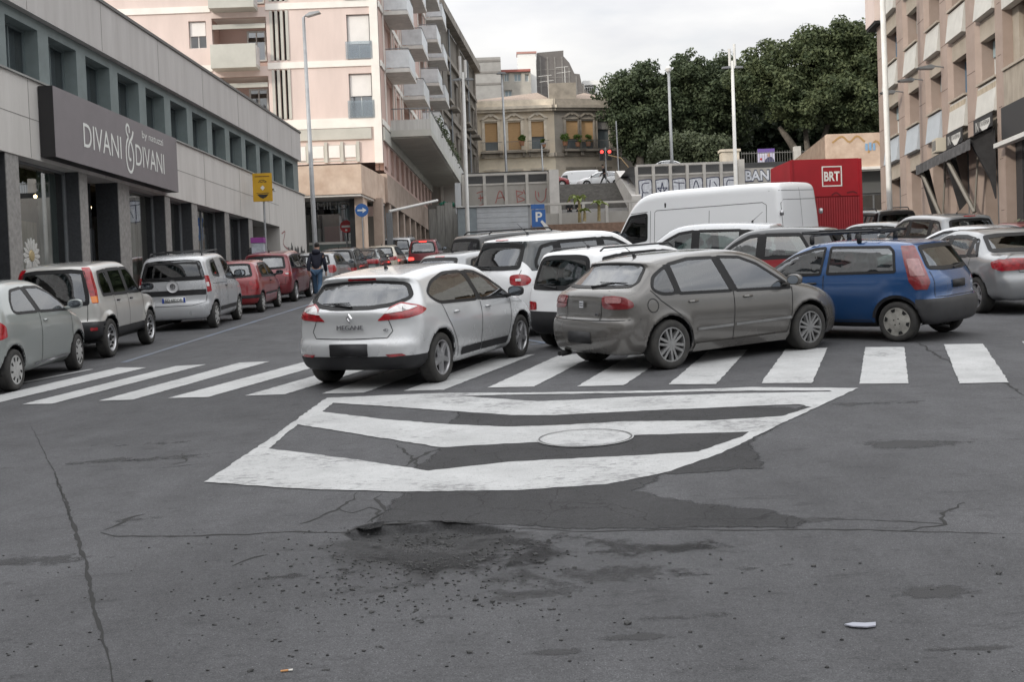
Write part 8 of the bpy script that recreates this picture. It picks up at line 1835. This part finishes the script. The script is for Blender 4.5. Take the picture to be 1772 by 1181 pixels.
# road signs
def sign_plate(px, py, y, r_, label, base_px=None):
    p = AT(px, py, y); e = empty('road_sign', Matrix.Translation((p.x, y, gz(y, p.x))), label, 'sign'); z = p.z - gz(y, p.x)
    MB().tube([(0, .05, 0), (0, .05, z + r_ * .8)], .035, 8).build('post', POLEG, e); return e, z
SB_ = mat('sign_blue', (.03, .12, .36), .45, var=.08); SR_ = mat('sign_red', (.38, .015, .02), .45, var=.08); SWH = mat('sign_white', (.70, .70, .68), .5)
def disc(e, z, r_, m, y=-.01, name='plate'): return MB().lathe([(0, y), (r_, y), (r_, y + .02), (0, y + .02)], 28, Matrix.Translation((0, 0, z))).build(name, m, e)
e, z = sign_plate(599, 392, 56.5, .3, 'round red no-entry sign on a thin post'); d_ = disc(e, z, .30, SR_); MB().box(-.22, .22, -.016, -.012, z - .05, z + .05).build('bar', SWH, d_); MB().box(-.05, .05, -.016, -.012, z - .22, z - .13).build('sticker', SWH, d_)
e, z = sign_plate(626, 364, 54.5, .31, 'round blue sign with a white arrow pointing right'); d_ = disc(e, z, .31, SB_); b = MB(); b.prism([(-.2, z - .04), (.04, z - .04), (.04, z - .13), (.22, z), (.04, z + .13), (.04, z + .04), (-.2, z + .04)], -.016, -.012, 'y'); b.build('arrow', SWH, d_)
p = AT(450, 324, 42); e = empty('tow_away_sign', Matrix.Translation((p.x + .1, 42, gz(42, p.x))), 'yellow notice board with a black downward arrow on a grey post', 'sign'); z = p.z - gz(42, p.x)
MB().tube([(0, .08, 0), (0, .08, z + .4)], .04, 8).build('post', POLEG, e); YEL = mat('sign_yellow', (.56, .32, .012), .5, var=.1, scale=2)
bd = MB().box(-.36, .34, -.03, .03, z - .52, z + .50).build('board', YEL, e, bevel=.01); b = MB(); b.prism([(-.2, z - .27), (.2, z - .27), (.12, z - .36), (0, z - .42), (-.12, z - .36)], -.04, -.032, 'y'); b.build('arrow', BLK, bd)
b = MB(); b.prism([(0, z - .12), (.08, z - .03), (0, z + .06), (-.08, z - .03)], -.04, -.032, 'y'); b.build('diamond', SWH, bd)
MB().box(-.27, .26, -.038, -.032, z + .37, z + .40).build('text_line', mat('sign_ink_brown', (.18, .09, .02), .7), bd); scribble(bd, I4, [[(-.15 + i * .06, z + .17 + .03 * (i % 2)) for i in range(6)], [(-.12, z + .23), (.05, z + .25), (.14, z + .18)], [(-.22, z - .22), (-.1, z - .24), (.1, z - .22), (.22, z - .22)]], .02, BLK, -.036, 'lettering')
p = AT(447, 424, 39); e = empty('newspaper_box', Matrix.Translation((p.x, 39, gz(39, p.x) + .14)), 'small dispenser box with a purple header by the yellow sign post', 'dispenser')
z = p.z - gz(39, p.x) - .14; MB().box(-.2, .2, -.15, .15, 0, z + .06).build('cabinet', mat('box_pale', (.42, .45, .50), .6, var=.25, scale=9), e, bevel=.01); MB().box(-.22, .22, -.17, .17, z + .061, z + .24).build('header', mat('header_purple', (.26, .05, .26), .5), e)
p = AT(932, 375, 70); e = empty('parking_sign', Matrix.Translation((p.x, 70, gz(70, p.x))), 'blue parking sign with white P and a torn white panel', 'sign'); z = p.z - gz(70, p.x)
MB().tube([(-.2, .06, 0), (-.2, .06, z + .8)], .04, 8).build('post', POLEG, e); pb = MB().box(-.42, .42, -.02, .02, z - .62, z + .42).build('board', SB_, e); text_fit('lettering', 'P', -.18, .22, z - .3, z + .28, SWH, pb, -.025, offset=.02); MB().box(-.45, .38, -.02, .02, z + .46, z + .75).build('top_plate', SB_, e)
b = MB(); b.prism([(.10, z - .32), (.20, z - .22), (.9, z - .95), (.5, z - .92)], -.08, -.05, 'y'); b.build('torn_panel', SWH, e)
A_, B_ = AT(673, 366, 60), AT(757, 347, 63); e = empty('barrier_arm', Matrix.Translation((A_.x, 60, gz(60, A_.x))), 'white barrier pole slanting up before the sandstone shop front', 'barrier')
MB().tube([(0, 0, A_.z - gz(60, A_.x)), tuple(B_ - Vector((A_.x, 60, gz(60, A_.x))))], .07, 8).build('arm', WMETAL, e); MB().box(-.15, .15, -.12, .12, 0, A_.z - gz(60, A_.x) - .075).build('pedestal', GMETAL, e)
# politician's poster on the terrace
p = AT(1326, 273, 93); e = empty('poster_board', Matrix.Translation((p.x, 93, TERZ)), 'poster board with violet header and a figure in a dark suit', 'poster'); z = p.z - TERZ
for s_ in (-1, 1): MB().tube([(s_ * .5, .05, -1), (s_ * .5, .05, z - .7)], .05, 6).build('leg', POLEG, e)
pb = MB().box(-.68, .68, -.03, .03, z - .72, z + .72).build('board', mat('poster_pale_violet', (.50, .48, .60), .6), e); MB().box(-.68, .68, -.038, -.032, z + .42, z + .72).build('header', mat('poster_violet', (.14, .08, .30), .6), pb)
b = MB(); b.prism([(-.2, z - .70), (.62, z - .70), (.62, z - .2), (.48, z + .02), (.3, z + .08), (.1, z + .02), (-.1, z - .15)], -.042, -.033, 'y'); b.build('suit_figure', mat('poster_suit', (.06, .06, .12), .7), pb); b = MB(); b.prism([(.2 + .11 * math.cos(q), z + .20 + .15 * math.sin(q)) for q in np.linspace(0, 6.28, 13)[:-1]], -.047, -.0425, 'y'); b.build('face', mat('poster_skin', (.42, .26, .19), .7), pb)
MB().lathe([(0, -.04), (.10, -.04), (.10, -.033)], 14, Matrix.Translation((-.42, 0, z - .1))).build('red_disc', SR_, pb)
MB().box(-.55, .2, -.038, -.033, z + .22, z + .27).build('text_line', SWH, pb)
# terrace railing and gate pier near the poster
p = AT(1350, 284, 91); e = empty('iron_railing', Matrix.Translation((p.x - 3, 91, TERZ)), 'dark iron railing with a stone pier beside the poster board', 'railing'); b = MB(); b.tube([(0, 0, 1.0), (16, 0, 1.0)], .03, 5); b.tube([(0, 0, .15), (16, 0, .15)], .03, 5); [b.tube([(i * .2, 0, 0), (i * .2, 0, 1.15)], .016, 4) for i in range(80)]; b.build('rails', SHUTG, e); MB().box(4.1, 4.6, -.25, .25, 0, 1.4).build('pier', RTRIM, e)
p = AT(1262, 268, 97); e = empty('gate_pillar', Matrix.Translation((p.x, 97, TERZ)), 'old stone gate pillar under the middle ficus', 'pillar'); MB().box(-.75, .75, -.5, .5, 0, 1.9).build('shaft', VTR, e, bevel=.03); MB().box(-.85, .85, -.6, .6, 1.9, 2.1).build('cap', VTR, e)
# the red container
CR = mat('container_red', (.30, .008, .016), .5, var=.12, scale=1.2, bump=.05, bscale=8); CRD = mat('container_red_ribbed', (.22, .008, .014), .55, var=.15, scale=1.5)
p = AT(1428, 275, 41); e = empty('box_container', frame((p.x, 41, gz(41, p.x)), (math.cos(R(3)), math.sin(R(3)), 0)), 'tall red box container lettered BRT', 'container'); z = p.z - gz(41, p.x)
MB().box(-1.24, 1.24, 0, 2.6, z - 1.35, z).build('upper_box', CR, e, bevel=.03); b = MB()
n = 28
for i in range(n): u = -1.22 + 2.44 * i / n; b.add([(u, 0, .25), (u + 2.44 / n / 2, -.012, .25), (u + 2.44 / n / 2, -.012, z - 1.36), (u, 0, z - 1.36)], [(0, 1, 2, 3)]); b.add([(u + 2.44 / n / 2, -.012, .25), (u + 2.44 / n, 0, .25), (u + 2.44 / n, 0, z - 1.36), (u + 2.44 / n / 2, -.012, z - 1.36)], [(0, 1, 2, 3)])
b.box(-1.22, 1.22, .005, 2.6, .2, z - 1.36); b.build('ribbed_door', CRD, e)
for s_ in (-1, 1): MB().box(s_ * 1.24 - .05, s_ * 1.24 + .05, -.04, .06, .15, z - .02).build('corner_post', CR, e)
for q, w_, m_ in ((0, 0, 0),):
    lx, lz, ls = .02 + .20, z - .62, .36; b = MB()
    for x0_, x1_, z0_, z1_ in ((-ls, ls, ls - .04, ls), (-ls, ls, -ls, -ls + .04), (-ls, -ls + .04, -ls + .041, ls - .041), (ls - .04, ls, -ls + .041, ls - .041)): b.box(lx + x0_, lx + x1_, -.012, -.004, lz + z0_, lz + z1_)
    b.build('logo_frame', SWH, e)
text_fit('lettering', 'BRT', .22 - .28, .22 + .28, z - .79, z - .45, SWH, e, -.008, offset=.03)
scribble(e, I4, [[(.2, z - 1.28), (.35, z - 1.2), (.5, z - 1.3)], [(.75, z - 1.22), (.95, z - 1.18), (1.1, z - 1.24)]], .05, mat('tag_dark', (.12, .01, .015), .8), -.012)
for s_ in (-1, 1):
    for yy in (.3, 2.2): MB().box(s_ * 1.0 - .1, s_ * 1.0 + .1, yy, yy + .2, 0, .2).build('foot', GMETAL, e)
# ---- people
SKIN = mat('skin', (.38, .23, .17), .6); HAIR = mat('dark_hair', (.015, .012, .01), .8)
def skin_mesh(name, chains, m, parent, sub=2):
    """chains of (x, y, z, radius) joined at shared points, grown by a Skin modifier from the first point"""
    vs, es, rs_, idx = [], [], [], {}
    for ch in chains:
        prev = None
        for p in ch:
            k = (round(p[0], 3), round(p[1], 3), round(p[2], 3))
            if k not in idx: idx[k] = len(vs); vs.append(p[:3]); rs_.append(p[3])
            if prev is not None: es.append((prev, idx[k]))
            prev = idx[k]
    me = bpy.data.meshes.new(name); me.from_pydata(vs, es, []); o = bpy.data.objects.new(name, me); COL.objects.link(o)
    md = o.modifiers.new('s', 'SKIN'); md.use_smooth_shade = True
    for i, r_ in enumerate(rs_): me.skin_vertices[0].data[i].radius = r_ if isinstance(r_, tuple) else (r_, r_)
    me.skin_vertices[0].data[0].use_root = True
    sb = o.modifiers.new('b', 'SUBSURF'); sb.levels = sb.render_levels = sub
    dg = bpy.context.evaluated_depsgraph_get(); out = bpy.data.meshes.new_from_object(o.evaluated_get(dg)); bpy.data.objects.remove(o)
    out.name = name; out.materials.clear(); out.materials.append(m); return link(name, out, parent)
def person(x, y, z, heading, label, jacket, trousers, stride=.22, group=None, hood=None, lean=.04, sit=False):
    a = R(heading); M = frame((x, y, z), (math.sin(a), math.cos(a), 0)); e = empty('person', M, label, 'person', group)
    L, sw_ = [], (1, -1)
    hip = .93 if not sit else .48
    ch_, cj, ct, csh = [], [], [], []
    t = [(lean * .0, 0, hip, .13), (lean * 1.0, 0, hip + .22, .125), (lean * 1.6, 0, hip + .42, .145), (lean * 2.2, 0, hip + .52, .09), (lean * 2.6, 0, hip + .58, .055), (lean * 3.2 + .01, 0, hip + .66, .085), (lean * 3.6 + .02, 0, hip + .77, .088)]
    ch_.append(t)
    cj.append([(t[0][0], 0, hip - .04, .165), (t[1][0], 0, t[1][2], .165), (t[2][0], 0, t[2][2], .175), (t[3][0], 0, t[3][2], .12)])
    for s_ in sw_:
        st_ = stride * s_
        sh, el, wr = (t[2][0], s_ * .19, t[2][2] + .06), (t[2][0] - .06 - st_ * .35, s_ * .26, hip + .16), (t[2][0] + .02 - st_ * .9, s_ * .25, hip - .07)
        if sit: el, wr = (.10, s_ * .25, hip + .2), (.32, s_ * .12, hip + .16)
        ch_.append([t[2], (*sh, .055), (*el, .042), (*wr, .03), (wr[0] + .015, wr[1], wr[2] - .08, .034), (wr[0] + .03, wr[1] - s_ * .01, wr[2] - .15, .018)])
        ch_.append([(wr[0] + .015, wr[1], wr[2] - .08, .034), (wr[0] + .05, wr[1] - s_ * .02, wr[2] - .12, .012)])
        cj.append([cj[0][2], (sh[0], sh[1], sh[2], .085), (*el, .072), (wr[0], wr[1], wr[2] + .01, .055)])
        if sit: kn, an = (.42, s_ * .12, hip + .04), (.45, s_ * .12, .08)
        else: kn, an = (st_ * .55 + .04, s_ * .10, .48), (st_ * 1.15 - (.05 if st_ < 0 else 0), s_ * .09, .09 + (.05 if st_ < 0 else 0))
        ch_.append([t[0], (0, s_ * .09, hip - .07, .085), (*kn, .055), (*an, .038), (an[0] + .14, an[1], max(.03, an[2] - .06), .03)])
        ct.append([(0, 0, hip, .14), (0, s_ * .095, hip - .08, .105), (*kn, .078), (an[0], an[1], an[2] + .03, .062)])
        skin_mesh('shoe', [[(an[0] - .05, an[1], an[2] - .03, .045), (an[0] + .06, an[1], max(.035, an[2] - .045), .045), (an[0] + .17, an[1], max(.03, an[2] - .055), .034)]], BLK, e, 1)
    skin_mesh('body', ch_, SKIN, e); skin_mesh('jacket', cj, jacket, e); skin_mesh('trousers', ct, trousers, e)
    hx, hz = t[6][0], t[6][2]
    b = MB(); b.ico((hx - .015, 0, hz + .02), .102, 2, .03, (1, .86, 1.05)); b.build('hair', HAIR, e, True)
    for s_ in sw_: MB().ico((hx + .01, s_ * .085, hz - .05), .022, 1, 0, (.8, .5, 1.3)).build('ear', SKIN, e, True)
    MB().ico((hx + .10, 0, hz - .05), .02, 1, 0, (1, .7, 1.2)).build('nose', SKIN, e, True)
    if hood: b = MB(); b.ico((t[3][0] - .10, 0, t[3][2] + .05), .13, 2, .06, (.75, 1.15, .8)); b.build('hood', hood, e, True)
    return e
NAVY = mat('navy_jacket', (.010, .012, .025), .8, var=.2, scale=8, bump=.3, bscale=12); JEAN = mat('blue_jeans', (.05, .10, .17), .85, var=.25, scale=5); DKC = mat('dark_coat', (.014, .014, .016), .8); SHIRT = mat('grey_shirt_hem', (.40, .44, .47), .8)
q = person(-6.25, 37.6, gz(37.6, -6.25), 3, 'person walking away up the street in a hooded navy jacket and jeans', NAVY, JEAN, .16, None, NAVY)
skin_mesh('shirt_hem', [[(0, 0, .90, .15), (0, 0, .80, .155)]], SHIRT, q, 1)
q = person(8.62, 101.3, TERZ, -90, 'person in dark clothes striding along the upper terrace with a white bag', DKC, DKC, .34); MB().box(.02, .28, -.30, -.22, .75, 1.05).build('bag', SWH, q, bevel=.02)
for px, lab in ((985, 'person in black sitting on the lowest steps, the left of two'), (1001, 'person in black sitting on the lowest steps, the right of two')):
    p = AT(px, 360, 89.5); person(p.x, 89.2, 8.45, 180, lab, DKC, DKC, 0, 'people sitting on the stairs', None, .04, True)
person(-9.1, 40.2, gz(40.2, -9.1) + .14, 100, 'person in black stooping on the pavement by the purple-topped box', DKC, DKC, .1, None, DKC, .12)
